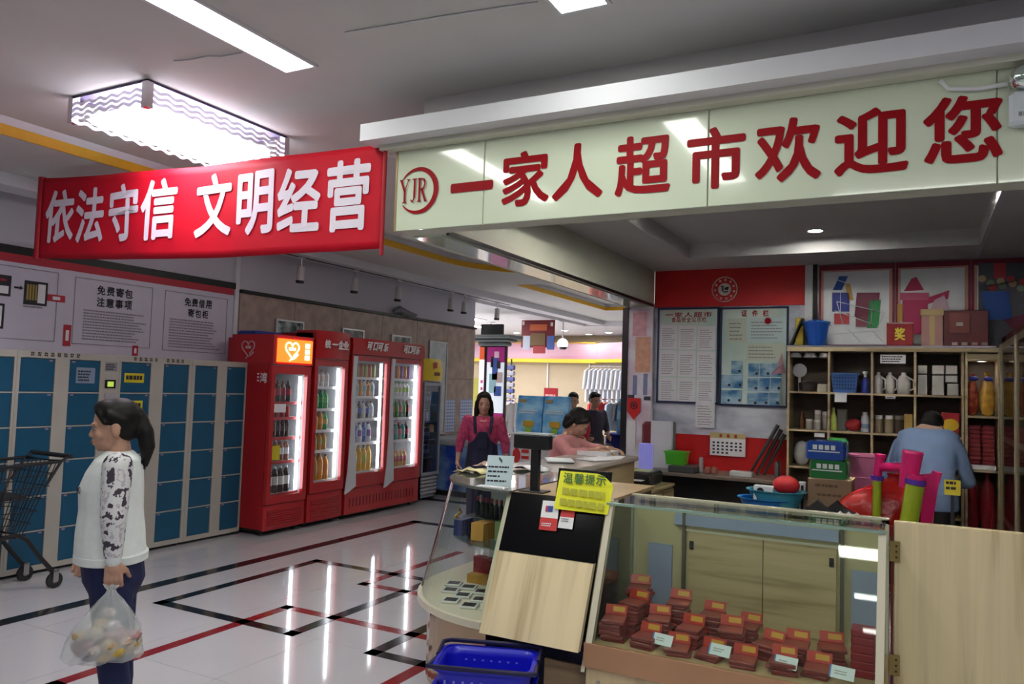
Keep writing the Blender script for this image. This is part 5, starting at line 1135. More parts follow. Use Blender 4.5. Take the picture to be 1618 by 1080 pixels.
# narrow right column
def sack(name,label,px0,py0,px1,py1,Y,m,z=None):
    x0,x1,z0,z1 = span(px0,py0,px1,py1,Y); cx = (x0+x1)/2; w = (x1-x0)/2; z0 = z if z is not None else z0; h = z1-z0
    b = MB().lathe([(w*.25,0),(w*.75,h*.05),(w,h*.25),(w*.95,h*.55),(w*.7,h*.78),(w*.22,h*.86),(w*.32,h*.93),(w*.5,h)],(cx,Y+.09,z0),14,1,.75); return solo(b,name,m,label,'bag',None,True)
sack('red_treat_bag','clear bag of red sweets tied with blue ribbon in the lit niche',1528,590,1547,655,SHY+.0,mat('bag red orange', (.42,.09,.04), .25, kind='mix', col2=(.25,.03,.03), scale=22),1.5305)
sack('yellow_treat_bag','clear bag of yellow snacks tied with blue ribbon in the lit niche',1549,588,1574,655,SHY+.0,mat('bag yellow', (.62,.36,.06), .25, kind='mix', col2=(.48,.24,.04), scale=22),1.5305)
for k,a in enumerate((1538,1561)): 
    x = px_x(a,SHY+.08); solo(MB().ball((x,SHY+.045,1.83),.035,.02,.02),'blue_ribbon',mat('ribbon blue', (.02,.03,.3), .4),('dark blue ribbon bow on the red sweets bag','dark blue ribbon bow on the yellow snack bag')[k],'ribbon',None,True)
for r in range(9):
    for c in range(2): inst(mesh_of(MB().rbox(-.045,.045,-.06,.06,0,.034,.008),'red_pack',mat('pack dull red', (.26,.03,.035), .4)) if r+c == 0 else bpy.data.objects['red_pack'].data,'red_pack',(.405+c*.094,SHY+.1,1.142+r*.0345),None,0,'flat red pack, %s from below in the %s column of the niche' % (ORDS[r],('left','right')[c]),'packet','red packs stacked in the niche')
solo(MB().rbox(.36,.55,SHY+.02,SHY+.18,1.1005,1.141,.006),'white_bundle',M_paper,'flat white bundle under the red packs','bundle')
for k,(a,b_) in enumerate(((1525,1548),(1548,1575))): sack('red_sack',('tall dark red sack standing low in the niche, left','tall dark red sack standing low in the niche, right')[k],a,742,b_,828,SHY+.02,mat('sack red', (.22,.012,.02), .35, bump=.7, scale=12),.5505)
MB().box(.345,.57,SHY+.01,SHB-.02,1.98,2.03).build('niche_lamp_box', M_sh, bpy.data.objects['cubby_shelf'])
downlight(.46,7.38,1.985,'small round lamp inside the top of the narrow lit niche',.03,35,'round recessed downlights')
# things on top of the shelf
def bucket(name,label,cx,cy,z,r0,r1,h,m,handle=True):
    t = thing(name,label,'bucket',(cx,cy,z)); MB().lathe([(.001,0),(r0,0),(r0*.3+r1*.7,h*.7),(r1,h),(r1+.008,h),(r1+.008,h-.012),(r1+.001,h-.014)],(cx,cy,z+.0005),24,1,1,False).build('body', m, t, True)
    MB().lathe([(.001,.006),(r0-.004,.006),(r1-.004,h-.002),(r1,h)],(cx,cy,z+.0005),24,1,1,False).build('inner_wall', m, t, True)
    if handle: MB().tube([(cx-r1-.006,cy,z+h-.03),(cx-r1*.8,cy-r1*.7,z+h-.005),(cx,cy-r1-.01,z+h+.012),(cx+r1*.8,cy-r1*.7,z+h-.005),(cx+r1+.006,cy,z+h-.03)],.004,6).build('handle', m, t, True)
    return t
TOP = 2.0925
bx = span(1268,508,1310,545,7.36); bucket('blue_bucket','bright blue plastic bucket on top of the shelf unit',(bx[0]+bx[1])/2,7.40,TOP,.075,(bx[1]-bx[0])/2,bx[3]-TOP,mat('bucket blue', (.012,.09,.45), .35))
b = MB(); x0,x1,z0,z1 = span(1247,503,1268,545,7.38); b.slot(0).prism([(0,0),(.012,0),(x1-x0,z1-TOP),(x1-x0-.012,z1-TOP)],(x0,7.36,TOP+.0005),X1,Z1,Y1,.16); solo(b,'leaning_frame',mat('dark frame', (.05,.045,.04), .4),'thin dark frame leaning against the blue bucket','picture frame')
solo(MB().rbox(-1.0,-.93,7.48,7.53,TOP+.0005,2.36,.004),'yellow_folder',mat('folder yellow', (.62,.45,.05), .5),'yellow folder standing behind the leaning frame','folder')
t = thing('prize_box','red prize box with gold character on the shelf top','box',(0,7.33,TOP)); x0,x1,z0,z1 = span(1401,509,1443,545,7.33); t.location = ((x0+x1)/2,7.33,TOP); WL[t.name] = Vector(t.location)
MB().rbox(x0,x1,7.33,7.45,TOP+.0005,z1,.004).build('box', mat('prize red', (.36,.01,.012), .4), t); MB().box(x0,x1,7.326,7.33,z1-.012,z1).build('edge', mat('prize edge', (.55,.3,.3), .5), t)
write(MB(), '奖', (x0+.06,7.325,TOP+.05), X1, Z1, x1-x0-.12, .11, .04).build('character', mat('prize gold', (.80,.62,.04), .4), t)
t = thing('gift_box','pink and yellow striped gift box on the shelf top','gift box',(0,0,0)); x0,x1,z0,z1 = span(1456,488,1490,545,7.33); t.location = ((x0+x1)/2,7.40,TOP); WL[t.name] = Vector(t.location)
MB().rbox(x0,x1,7.33,7.50,TOP+.0005,z1-.05,.004).build('box', mat('gift pink', (.55,.28,.26), .5), t); MB().rbox(x0-.008,x1+.008,7.322,7.508,z1-.055,z1,.004).build('lid', mat('gift yellow', (.62,.45,.22), .5), t)
MB().box((x0+x1)/2-.02,(x0+x1)/2+.02,7.326,7.33,TOP+.001,z1-.055).build('ribbon', MATS['gift yellow'], t)
t = thing('maroon_gift_box','large maroon gift case on the shelf top right','gift box',(0,0,0)); x0,x1,z0,z1 = span(1491,490,1562,545,7.33); t.location = ((x0+x1)/2,7.40,TOP); WL[t.name] = Vector(t.location)
MB().rbox(x0,x1,7.33,7.50,TOP+.0005,z1,.006).build('case', mat('gift maroon', (.13,.02,.02), .35, var=.15), t); MB().rbox(x0+.04,x0+.19,7.324,7.33,TOP+.11,z1-.02,.003).build('front_plate', mat('gift maroon plate', (.20,.035,.03), .35), t); MB().box(x0+.09,x0+.14,7.32,7.324,TOP+.17,TOP+.2).build('crest', mat('crest pale', (.45,.35,.3), .4), t)
for k in range(4): MB().box(x0+.06+k*.07,x0+.10+k*.07,7.322,7.33,TOP+.012,TOP+.035).build('front_character', MATS['crest pale'], t)
# picture boards above the shelf
M_pf = mat('picture maroon frame', (.20,.015,.035), .4); M_pi = mat('picture salmon edge', (.62,.30,.25), .5); M_pw = mat('picture white', (.78,.80,.84), .4, var=.04)
def flat(t, poly, m, y, name='printed_shape'): return MB().add([(p[0],y,p[1]) for p in poly], [tuple(range(len(poly)))]).build(name, m, t)
PY = BY-.02
def pic(px0,px1,label):
    a = at(px0,470,Y=PY); b = at(px1,470,Y=PY); t = thing('picture_board',label,'picture',((a.x+b.x)/2,PY,2.13),'gift picture boards above the shelf')
    MB().box(a.x,b.x,PY-.004,PY+.018,2.10,2.85).build('maroon_frame', M_pf, t); MB().box(a.x+.02,b.x-.02,PY-.008,PY-.004,2.12,2.80).build('salmon_edge', M_pi, t); MB().box(a.x+.04,b.x-.045,PY-.011,PY-.008,2.12,2.785).build('white_ground', M_pw, t); return t, a.x, b.x
def sh(px, py): p = at(px,py,Y=PY-.013); return (p.x, p.z)
def sq(px0,py0,px1,py1,sk=0): return [sh(px0,py1),sh(px1,py1),sh(px1+sk,py0),sh(px0+sk,py0)]
C = lambda n,c: mat('picture '+n, c, .45)
t,_,_ = pic(1294,1414,'picture board of a trolley heaped with wrapped gifts')
y_ = PY-.0125
flat(t, sq(1316,436,1330,458,10), C('blue',(.02,.09,.40)), y_); flat(t, sq(1315,462,1342,492), C('deep blue',(.02,.03,.30)), y_); flat(t, sq(1341,448,1349,474,-6)[::1], C('gold',(.6,.32,.06)), y_)
flat(t, sq(1350,462,1386,500,4), C('maroon',(.18,.02,.06)), y_); flat(t, sq(1370,474,1388,518,4), C('green',(.02,.28,.07)), y_-.0005); flat(t, sq(1318,495,1342,512), C('red',(.5,.05,.06)), y_); flat(t, sq(1352,500,1372,516), C('wine',(.22,.05,.08)), y_)
for (p0,p1) in (((1322,476),(1398,494)),((1318,490),(1380,512)),((1322,476),(1332,512)),((1398,494),(1385,520)),((1310,528),(1392,522)),((1340,520),(1360,540)),((1380,524),(1395,540)),((1328,462),(1328,492)),((1379,476),(1375,518)),((1316,440),(1335,446))):
    a = Vector((sh(*p0)[0],y_-.001,sh(*p0)[1])); b = Vector((sh(*p1)[0],y_-.001,sh(*p1)[1])); MB().cyl(a,b,.004,n=5).build('printed_line', C('line',(.7,.72,.78)), t)
t,_,_ = pic(1415,1534,'picture board of a big pink gift box')
flat(t, sq(1422,462,1468,474), C('pink light',(.55,.08,.18)), y_); flat(t, sq(1426,474,1466,528), C('pink',(.50,.02,.11)), y_); flat(t, [sh(1428,460),sh(1440,440),sh(1448,437),sh(1460,458)], C('pink deep',(.45,.01,.08)), y_); flat(t, [sh(1466,470),sh(1500,458),sh(1498,472),sh(1480,476),sh(1466,480)], C('pink',(.50,.02,.11)), y_); flat(t, [sh(1476,474),sh(1492,466),sh(1500,488),sh(1470,490)], C('pink pale',(.6,.4,.5)), y_-.0005); flat(t, sq(1418,480,1428,508), C('gold',(.6,.32,.06)), y_)
t,_,_ = pic(1535,1690,'dark picture board of flowers and a blue gift by the cabinet')
flat(t, sq(1546,415,1640,545), C('dark ground',(.10,.10,.12)), y_); flat(t, sq(1556,460,1600,505,-6), C('blue',(.02,.09,.40)), y_-.0006); flat(t, sq(1570,415,1590,440), C('red',(.5,.05,.06)), y_-.0006); flat(t, [sh(1585,505),sh(1640,490),sh(1640,520),sh(1600,520)], C('maroon',(.18,.02,.06)), y_-.0006)
for k in range(9):
    p = sh(1552+8*k+(k%2)*5, 440+ (k*7)%17); MB().cyl((p[0],y_-.001,p[1]),(p[0],y_-.002,p[1]),.03,n=10).build('printed_blossom', C(('blossom cream','blossom green','red')[k%3],((.5,.35,.2),(.18,.24,.16),(.5,.05,.06))[k%3]), t)
t = thing('white_pole','slim white metal post beside the picture boards','post',(-.9,BY-.05,0)); MB().box(-.93,-.865,BY-.05,BY-.022,2.09,2.86).build('post', M_white, t); MB().box(-.862,-.825,BY-.045,BY-.022,2.09,2.86).build('black_strip', M_black, t)
# tall glass cabinet along the right side
t = thing('glass_cabinet','tall glass cabinet with pale posts at the right edge','cabinet',(.8,6.2,0))
M_post = mat('cabinet post', (.38,.32,.22), .35, .2)
for y in (7.08,6.05,5.1): MB().box(.56,.60,y-.03,y+.03,.0,2.12).build('post', M_post, t)
for y0,y1 in ((5.13,6.02),(6.08,7.05)):
    MB().box(.572,.578,y0,y1,.1,2.05).build('glass_door', glass('cabinet glass', (.85,.85,.8), .12), t)
    for z in (.1,.75,1.35,2.05): MB().box(.575,.59,y0,y1,z,z+.04).build('rail', M_post, t)
    for z in (.7,1.3): MB().box(.61,1.1,y0,y1,z,z+.02).build('shelf', M_sh, t)
MB().box(.56,1.1,5.07,7.11,2.09,2.13).build('top', M_chrome, t); MB().box(1.1,1.12,5.07,7.11,0,2.12).build('back', M_shin, t); MB().box(.58,1.1,5.07,7.11,0,.08).build('base', M_sh, t)
MB().box(.61,1.08,7.085,7.10,1.45,2.05).build('end_panel', M_sh, t)
for i in range(6): sack('red_cabinet_sack','dark red sack inside the glass cabinet, %s from the shelf' % ORDS[i],1590,700,1612,760,5.4+.28*i,MATS['sack red'],.0805); o = bpy.data.objects[[o.name for o in COL.objects if o.name.startswith('red_cabinet_sack')][-1]]; o.location.x = .8; o.location.y = 6.9-.3*i
# ---------------------------------------------------------------- work table behind the cases and its heap
t = thing('work_table','plain dark table behind the glass cases carrying packs and toys','table',(-.45,4.85,0))
TZ = .92
MB().rbox(-1.15,.40,4.42,5.25,TZ-.03,TZ,.004).build('table_top', mat('table dark', (.10,.08,.07), .5), t)
for x in (-1.1,.35):
    for y in (4.47,5.2): MB().box(x-.02,x+.02,y-.02,y+.02,0,TZ-.03).build('leg', M_dark, t)
TT = TZ+.0005
x0,x1,z0,z1 = span(1276,757,1346,800,4.72)
t = thing('cardboard_box','brown cardboard box under the diaper packs','box',((x0+x1)/2,4.84,TZ)); MB().rbox(x0,x1,4.72,4.96,TT,z1,.003).build('carton', mat('cardboard', (.26,.17,.10), .7, var=.08, scale=6), t); scribble(MB(), (x0+.04,4.719,z1-.05), X1, Z1, .15, .03, 1, 2, .5, .2).build('print', mat('carton print', (.12,.07,.04), .7), t); scribble(MB(), (x0+.05,4.719,z1-.10), X1, Z1, .15, .025, 1, 5, .5, .2).build('print', MATS['carton print'], t)
BT = z1
def pack(label, px0,py0,px1,py1,Y,col,zb,tilt=0):
    x0,x1,z0,z1 = span(px0,py0,px1,py1,Y); t = thing('diaper_pack',label,'pack',((x0+x1)/2,Y+.1,zb),'plastic wrapped diaper packs'); h = z1-zb
    rg = []
    for k, (f, s_) in enumerate(((0,.55),(.06,.9),(.2,1),(.8,1),(.94,.9),(1,.55))):
        xx = x0+(x1-x0)*f; rg.append([(xx,Y+.1-.1*s_,zb+.0005+h*(.5-.5*s_)*.6),(xx,Y+.1+.1*s_,zb+.0005+h*(.5-.5*s_)*.6),(xx,Y+.1+.1*s_,zb+h*(.5+.5*s_)),(xx,Y+.1-.1*s_,zb+h*(.5+.5*s_))])
    MB().loft(rg).build('wrapper', mat('wrapper %s' % label[:8], col, .25, coat=.3), t, True)
    for k in range(4): MB().box(x0+.045+k*.032,x0+.068+k*.032,Y-.004,Y-.0005,zb+h*.55,zb+h*.8).build('print_character', mat('pack print', (.65,.72,.68), .4), t)
    MB().box(x0+.02,x1-.03,Y-.003,Y-.0005,zb+h*.42,zb+h*.48).build('white_line', MATS['pack print'], t)
    return z1
g = pack('green plastic diaper pack under the blue one',1277,727,1340,757,4.74,(.01,.14,.03),BT)
g2 = pack('blue plastic diaper pack on the green one',1271,697,1336,729,4.74,(.01,.06,.32),g+.001)
solo(MB().rbox(span(1305,693,1338,700,4.96)[0],span(1305,693,1338,700,4.96)[1],4.965,5.1,BT+.08,g2+.01,.02),'green_pack',mat('bright green wrapper', (.04,.30,.04), .3),'bright green pack peeping out behind the blue diaper pack','pack')
x0,x1,z0,z1 = span(1337,719,1394,780,5.02); t = bucket('pink_bucket','pink ribbed plastic bucket behind the red bag',(x0+x1)/2,5.12,TZ,(x1-x0)*.36,(x1-x0)/2,z1-TZ,mat('bucket pink', (.78,.24,.42), .4),False)
for k in range(5): MB().lathe([((x1-x0)*(.37+.02*k)+.002,0),((x1-x0)*(.373+.02*k)+.004,.006),((x1-x0)*(.376+.02*k)+.002,.012)],((x0+x1)/2,5.12,TZ+.05+k*.05),24,1,1,False).build('rib', MATS['bucket pink'], t, True)
# red carrier bag
x0,x1,z0,z1 = span(1322,752,1462,828,4.7); cx = (x0+x1)/2
M_rb = film('red carrier film', (.40,.012,.010), .88, .16)
b = MB(); rn = random.Random(5); n = 44; rg = []
for (f, s_) in ((0,.85),(.08,.97),(.18,1),(.3,1.0),(.42,.97),(.54,.88),(.64,.74),(.73,.56),(.8,.40),(.86,.28),(.91,.2),(.95,.22),(1,.30)):
    ring = []
    for i in range(n):
        a = 2*math.pi*i/n; k = s_*(1+.05*math.sin(3*a+f*5)+.045*math.sin(9*a+f*11)+.03*math.sin(17*a-f*23)+.02*rn.random()); sx = (x1-x0)/2
        ca = math.cos(a); ring.append((cx+sx*k*math.copysign(abs(ca)**.7,ca)+(.10 if f > .5 else 0)*(f-.5)*2, 4.72+.115*k*math.sin(a), TT+(z1+.02-TT)*f))
    rg.append(ring)
b.loft(rg); t = thing('red_carrier_bag','shiny red plastic carrier bag in front of the pink toy','bag',(cx,4.72,TZ)); b.build('bag_skin', M_rb, t, True)
MB().rbox(cx-.16,cx+.12,4.66,4.78,TT+.004,TT+.13,.03).build('contents', mat('bag contents dark', (.12,.02,.02), .5), t)
# plastic toy stand: pink tubes, green tube, purple collars
M_tp = mat('toy pink', (.72,.01,.16), .3, coat=.3); M_tg = mat('toy green', (.33,.42,.02), .3, coat=.2); M_tv = mat('toy purple', (.10,.03,.35), .4)
def q3(px,py,Y): p = at(px,py,Y=Y); return Vector((p.x,Y,p.z))
t = thing('plastic_toy','pink and lime green plastic tube toy standing behind the glass case','toy',(q3(1440,820,4.5).x,4.46,TZ))
MB().cyl(q3(1434,770,4.50),q3(1442,715,4.50),.042,.05,18).build('thick_pink_tube', M_tp, t, True); MB().cyl(q3(1442,716,4.50),q3(1442.5,712,4.50),.053,.05,18).build('tube_cap', M_tp, t, True)
g0 = q3(1441,825,4.44); MB().cyl(Vector((g0.x-.03,4.45,TZ+.002)),q3(1446,766,4.46),.042,.045,18).build('lime_tube', M_tg, t, True)
MB().cyl(q3(1446,765,4.46),q3(1447,757,4.46),.05,.05,18).build('purple_collar', M_tv, t, True); MB().cyl(q3(1447,757,4.46),q3(1447.5,750,4.46),.046,.046,18).build('red_collar', M_tp, t, True)
MB().cyl(q3(1386,752,4.66),q3(1391,722,4.66),.022,.024,14).build('thin_pink_tube', M_tp, t, True); MB().cyl(q3(1386,758,4.66),q3(1386.5,751,4.66),.034,.034,14).build('purple_collar', M_tv, t, True); MB().cyl(q3(1391,722,4.66),q3(1391.5,717,4.66),.03,.028,14).build('tube_cap', M_tp, t, True)
MB().tube([q3(1392,737,4.66),q3(1412,738,4.6),q3(1430,737,4.52)],.024,10).build('cross_bar', M_tp, t, True)
MB().prism([(0,0),(.09,.02),(.04,-.33),(.0,-.33)],q3(1455,750,4.56),X1,Z1,Y1,.03).build('pink_flap', M_tp, t); MB().cyl(q3(1470,785,4.6),q3(1481,745,4.6),.022,.024,12).build('side_pink_tube', M_tp, t, True); MB().cyl(q3(1468,825,4.6),q3(1470,785,4.6),.02,.022,12).build('side_lime_tube', M_tg, t, True)
MB().cyl(Vector((q3(1386,790,4.66).x,4.60,TZ+.001)),q3(1386,760,4.60),.022,.022,12).build('back_lime_tube', M_tg, t, True)
# basins, red hat, white box, shoes
x0,x1,z0,z1 = span(1172,780,1262,802,4.62)
M_bas = mat('basin teal', (.05,.30,.42), .3); M_bas2 = mat('basin blue', (.01,.14,.45), .3)
for k,(mm,dz,dx,l) in enumerate(((M_bas2,0,-.03,'blue plastic basin under the teal one'),(M_bas,.05,.02,'teal plastic basin nested on the blue one'))):
    cx = (x0+x1)/2+dx; b = MB().lathe([(.001,0),(.11,0),(.155,.10),(.17,.105),(.17,.11),(.15,.108),(.105,.008),(.001,.008)],(cx,4.72,TT+.02+dz),24,1,.8,False); o = solo(b,'basin',mm,l,'basin',None,True)
solo(MB().rbox((x0+x1)/2-.15,(x0+x1)/2+.13,4.6,4.84,TT,TT+.0195,.004),'tray',M_dark,'dark tray under the plastic basins','tray')
x0,x1,z0,z1 = span(1218,755,1262,786,4.66); solo(MB().ball(((x0+x1)/2,4.72,(z0+z1)/2+.01),(x1-x0)/2,.07,(z1-z0)/2),'red_cloth',mat('red cloth', (.48,.01,.015), .6, bump=.5, scale=12),'bright red cloth bundle lying in the teal basin','cloth',None,True)
x0,x1,z0,z1 = span(1193,766,1226,786,4.69); t = thing('white_box','white box with dark oval print standing in the teal basin','box',((x0+x1)/2,4.66,z0)); MB().rbox(x0,x1-.01,4.64,4.7,z0-.03,z1,.003).build('box', M_paper, t); MB().cyl(((x0+x1)/2-.02,4.639,z1-.03),((x0+x1)/2-.02,4.636,z1-.03),.02,n=14).build('dark_oval', M_print, t); MB().box(x0+.02,x1-.03,4.637,4.64,z0-.01,z0+.01).build('blue_print', M_nbf, t)
x0,x1,z0,z1 = span(1262,761,1273,798,4.85); t = thing('framed_board','narrow white framed board between basin and cardboard box','frame',((x0+x1)/2,4.85,TZ)); MB().rbox(x0,x1,4.85,4.88,TT,z1,.003).build('frame', M_paper, t); MB().box(x0+.012,x1-.012,4.848,4.85,TT+.03,z1-.02).build('panel', M_dark, t)
for k,(px,py) in enumerate(((1300,798),(1330,802))):
    p = at(px,py,Y=4.48); b = MB(); z = TT; rg = []
    for f,w,h in ((0,.02,.05),(.1,.032,.075),(.3,.036,.11),(.5,.034,.075),(.75,.038,.05),(.95,.03,.035),(1,.015,.025)):
        xx = p.x-.09+.2*f; rg.append([(xx,4.52-w,z),(xx,4.52+w,z),(xx,4.52+w*.8,z+h),(xx,4.52-w*.8,z+h)])
    b.loft(rg); o = solo(b,'black_shoe',mat('shoe black', (.012,.012,.014), .45),('black sports shoe left of the striped one','black sports shoe with white stripes beside the red bag')[k],'shoe',None,True); o.location.y += .03*k; o.location.z = TT+.06
solo(MB().rbox(span(1290,798,1350,802,4.5)[0]-.05,span(1290,798,1350,802,4.5)[1],4.45,4.62,TT,TT+.0595,.004),'shoe_box',M_dark,'dark shoe box under the black shoes','box')
for k in range(3): 
    p = at(1318+k*13,800,Y=4.47); o = solo(MB().tube([(p.x,4.485,TT+.065),(p.x+.01,4.47,TT+.10),(p.x+.03,4.475,TT+.12),(p.x+.05,4.485,TT+.10),(p.x+.06,4.49,TT+.065)],.007,6),'white_loop',mat('loop white', (.6,.6,.6), .4),('white plastic loop before the shoes, left','white plastic loop before the shoes, middle','white plastic loop before the shoes, right')[k],'loop','white loops before the shoes',True)
x0,x1,z0,z1 = span(1492,758,1518,782,6.0); t = thing('yellow_warning_card','yellow card with dark print standing behind the gate','card',((x0+x1)/2,6.0,z0)); MB().box(x0,x1,6.0,6.006,z0,z1).build('card', mat('card yellow', (.55,.45,.03), .5), t); scribble(MB(), (x0+.01,5.999,z0+.03), X1, Z1, x1-x0-.03, .07, 2, 4, .5, .3).build('print', M_print, t); MB().box((x0+x1)/2-.01,(x0+x1)/2+.01,6.007,6.02,0,z1-.02).build('stand', M_dark, t)
# ================================================================ far shop beyond the wall end
def P3(px,py,Y): p = at(px,py,Y=Y); return Vector((p.x,Y,p.z))
# light box pillar with cap
t = thing('light_box_pillar','lit advertising pillar with grey crown beside the marble wall end','pillar',(-7.4,13.3,0))
xl, xm, xr = at(757,600,Y=13.2).x, at(768,600,Y=13.2).x, at(797,600,Y=13.2).x
MB().box(xl,xr,13.2,13.3,0,2.42).build('core', M_dark, t)
M_lbw = mat('light box white', (.8,.75,.8), .4, emit=(1,.92,.98), es=.55); M_lbp = mat('light box purple', (.30,.02,.16), .4, emit=(.30,.02,.16), es=.35)
MB().box(xl+.005,xm-.05,13.18,13.2,.1,2.15).build('white_panel', M_lbw, t); MB().box(xl+.005,xm-.05,13.18,13.2,2.15,2.40).build('orange_panel', mat('panel orange', (.65,.10,.03), .4, emit=(.65,.1,.03), es=.3), t)
MB().box(xm+.02,xr-.01,13.18,13.2,.1,1.12).build('purple_panel', M_lbp, t); MB().box(xm+.02,xr-.01,13.18,13.2,2.10,2.40).build('purple_panel', M_lbp, t)
MB().box(xm+.02,xr-.01,13.18,13.2,1.12,2.10).build('photo_panel', mat('photo panel', (.75,.80,.85), .4, emit=(.7,.8,.9), es=.4), t)
for (px0,py0,px1,py1,c,nm) in ((777,565,787,600,(.05,.10,.38),'blue figure'),(775,563,780,580,(.04,.02,.02),'dark hair'),(785,570,791,582,(.03,.02,.02),'dark hair'),(772,590,784,620,(.35,.6,.65),'teal figure'),(783,588,794,604,(.6,.45,.42),'pale figure'),(780,610,792,625,(.05,.12,.4),'blue figure'),(781,555,789,565,(.8,.5,.65),'emblem')):
    a, b = P3(px0,py1,13.175), P3(px1,py0,13.175); MB().rbox(min(a.x,xr-.06),min(b.x,xr-.015),13.172,13.18,a.z,b.z,.01).build('printed_figure', mat('far print '+nm, c, .5), t)
for k in range(5): a = P3(759,605+k*11,13.175); MB().box(a.x-.0,a.x+.05-.004*k,13.174,13.18,a.z,a.z+.06).build('pink_pattern', mat('far pink', (.7,.15,.4), .5), t)
for k,(z0,z1,e) in enumerate(((2.42,2.5,.06),(2.5,2.56,.14),(2.56,2.63,.22))): MB().rbox(xl-e*.6,xr+e,13.2-e,13.3+e,z0,z1,.02).build('crown_tier', mat('crown grey', (.16,.18,.18), .5), t)
MB().box(xl,xr-.1,13.21,13.3,2.63,2.85).build('crown_top', M_black, t)
# hanging sale poster
t = thing('hanging_poster','dark red sale poster hanging from the far shop ceiling','poster',(-7.1,14.6,2.2)); a, b = P3(823,556,14.6), P3(877,505,14.6)
MB().box(a.x,b.x,14.6,14.61,a.z+.1,b.z).build('poster_sheet', mat('poster dark red', (.16,.008,.015), .4), t)
for (px0,py0,px1,py1,c) in ((837,512,865,522,(.50,.10,.03)),(838,526,862,546,(.17,.10,.04)),(826,530,838,552,(.45,.5,.62)),(864,530,876,552,(.08,.14,.45)),(842,545,862,558,(.4,.05,.06)),(825,507,829,513,(.7,.6,.6)),(870,509,874,515,(.7,.6,.6))):
    p, q = P3(px0,py1,14.595), P3(px1,py0,14.595); MB().rbox(p.x,q.x,14.592,14.599,p.z,q.z,.02).build('poster_shape', mat('poster %.2f %.2f' % (c[0],c[2]), c, .5), t)
for x in (a.x+.1,b.x-.1): MB().cyl((x,14.605,b.z),(x,14.605,3.08),.004,n=5).build('string', M_paper, t)
# pendant globes
for k,(px,py) in enumerate(((775,538),(889,543))):
    p = P3(px,py,15.2); t = thing('pendant_globe',('bright white pendant globe beside the grey crown','white and black pendant globe right of the hanging poster')[k],'pendant lamp',(p.x,15.2,p.z-.1))
    MB().ball(p,.12,.12,.12).build('globe', mat('globe lit', (.9,.9,.9), .4, emit=(1,.97,.95), es=(1.2 if k == 0 else .25)), t, True); MB().cyl((p.x,15.2,p.z+.11),(p.x,15.2,3.08),.018,n=8).build('rod', M_white, t); MB().lathe([(.09,0),(.09,.02)],(p.x,15.2,3.06),16).build('ceiling_rose', M_white, t)
    if k: MB().lathe([(.06,0),(.1,.05)],(p.x+.03,15.16,p.z-.12),14).build('dark_cup', M_black, t, True)
# promotion stand with two blue bags
t = thing('promotion_stand','white promotion stand with red oval mark behind the customer display','stand',(-4.05,8.6,0))
sx0, sx1 = at(806,720,Y=8.5).x, at(893,720,Y=8.5).x
MB().box(sx0,sx1,8.5,8.9,0,1.06).build('body', mat('stand white', (.62,.60,.62), .4), t); MB().rbox(sx0-.02,sx1+.02,8.48,8.92,1.06,1.08,.004).build('top', M_paper, t)
b = MB().lathe([(.001,0),(1,0),(1,.002),(.001,.002)],n=20); c0 = P3(816,719,8.497); b.v = [(c0.x+v[0]*.055,8.498-v[2],c0.z+v[1]*.09) for v in b.v]; b.build('red_oval', M_str, t)
for k in range(2): c1 = P3(824,712+k*10,8.498); MB().box(c1.x,c1.x+.10,8.496,8.499,c1.z-.02,c1.z+.02).build('red_lettering', M_str, t)
M_sky = mat('bag sky blue', (.015,.26,.68), .35, kind='mix', col2=(.36,.68,.88), stretch=(1,1,1.6), scale=3)
def bluebag(label, px0, px1, py0, Y, zb):
    x0, x1 = at(px0,650,Y=Y).x, at(px1,650,Y=Y).x; z1 = at((px0+px1)/2,py0,Y=Y).z; t = thing('blue_product_bag',label,'bag',((x0+x1)/2,Y+.07,zb),'blue product bags')
    h = z1-zb; rg = []
    for f,d in ((0,.13),(.1,.15),(.5,.13),(.9,.06),(1,.02)): rg.append([(x0+.003,Y+.08-d/2,zb+.0005+h*f),(x1-.003,Y+.08-d/2,zb+.0005+h*f),(x1-.003,Y+.08+d/2,zb+.0005+h*f),(x0+.003,Y+.08+d/2,zb+.0005+h*f)])
    MB().loft(rg).build('pouch', M_sky, t, True)
    w = x1-x0
    MB().box(x0+w*.3,x0+w*.7,Y-.004,Y+.01,zb+h*.18,zb+h*.33).build('gold_badge', mat('badge gold', (.55,.35,.03), .4), t); MB().box(x0+w*.38,x0+w*.62,Y-.006,Y-.003,zb+h*.02,zb+h*.17).build('green_mark', mat('badge green', (.25,.45,.05), .4), t)
    scribble(MB(), (x0+w*.12,Y+.005,zb+h*.52), X1, Z1, w*.75, h*.12, 2, 8, .55, .2).build('white_print', mat('white print', (.6,.7,.78), .5), t); MB().box(x0+w*.08,x0+w*.35,Y+.03,Y+.04,zb+h*.82,zb+h*.9).build('logo_mark', mat('logo gold', (.35,.25,.1), .5), t)
bluebag('blue product bag on the stand, beside the overalls woman',815,856,625,8.55,1.0805)
bluebag('blue product bag on the stand, beside the cashier',857,897,626,8.55,1.0805)
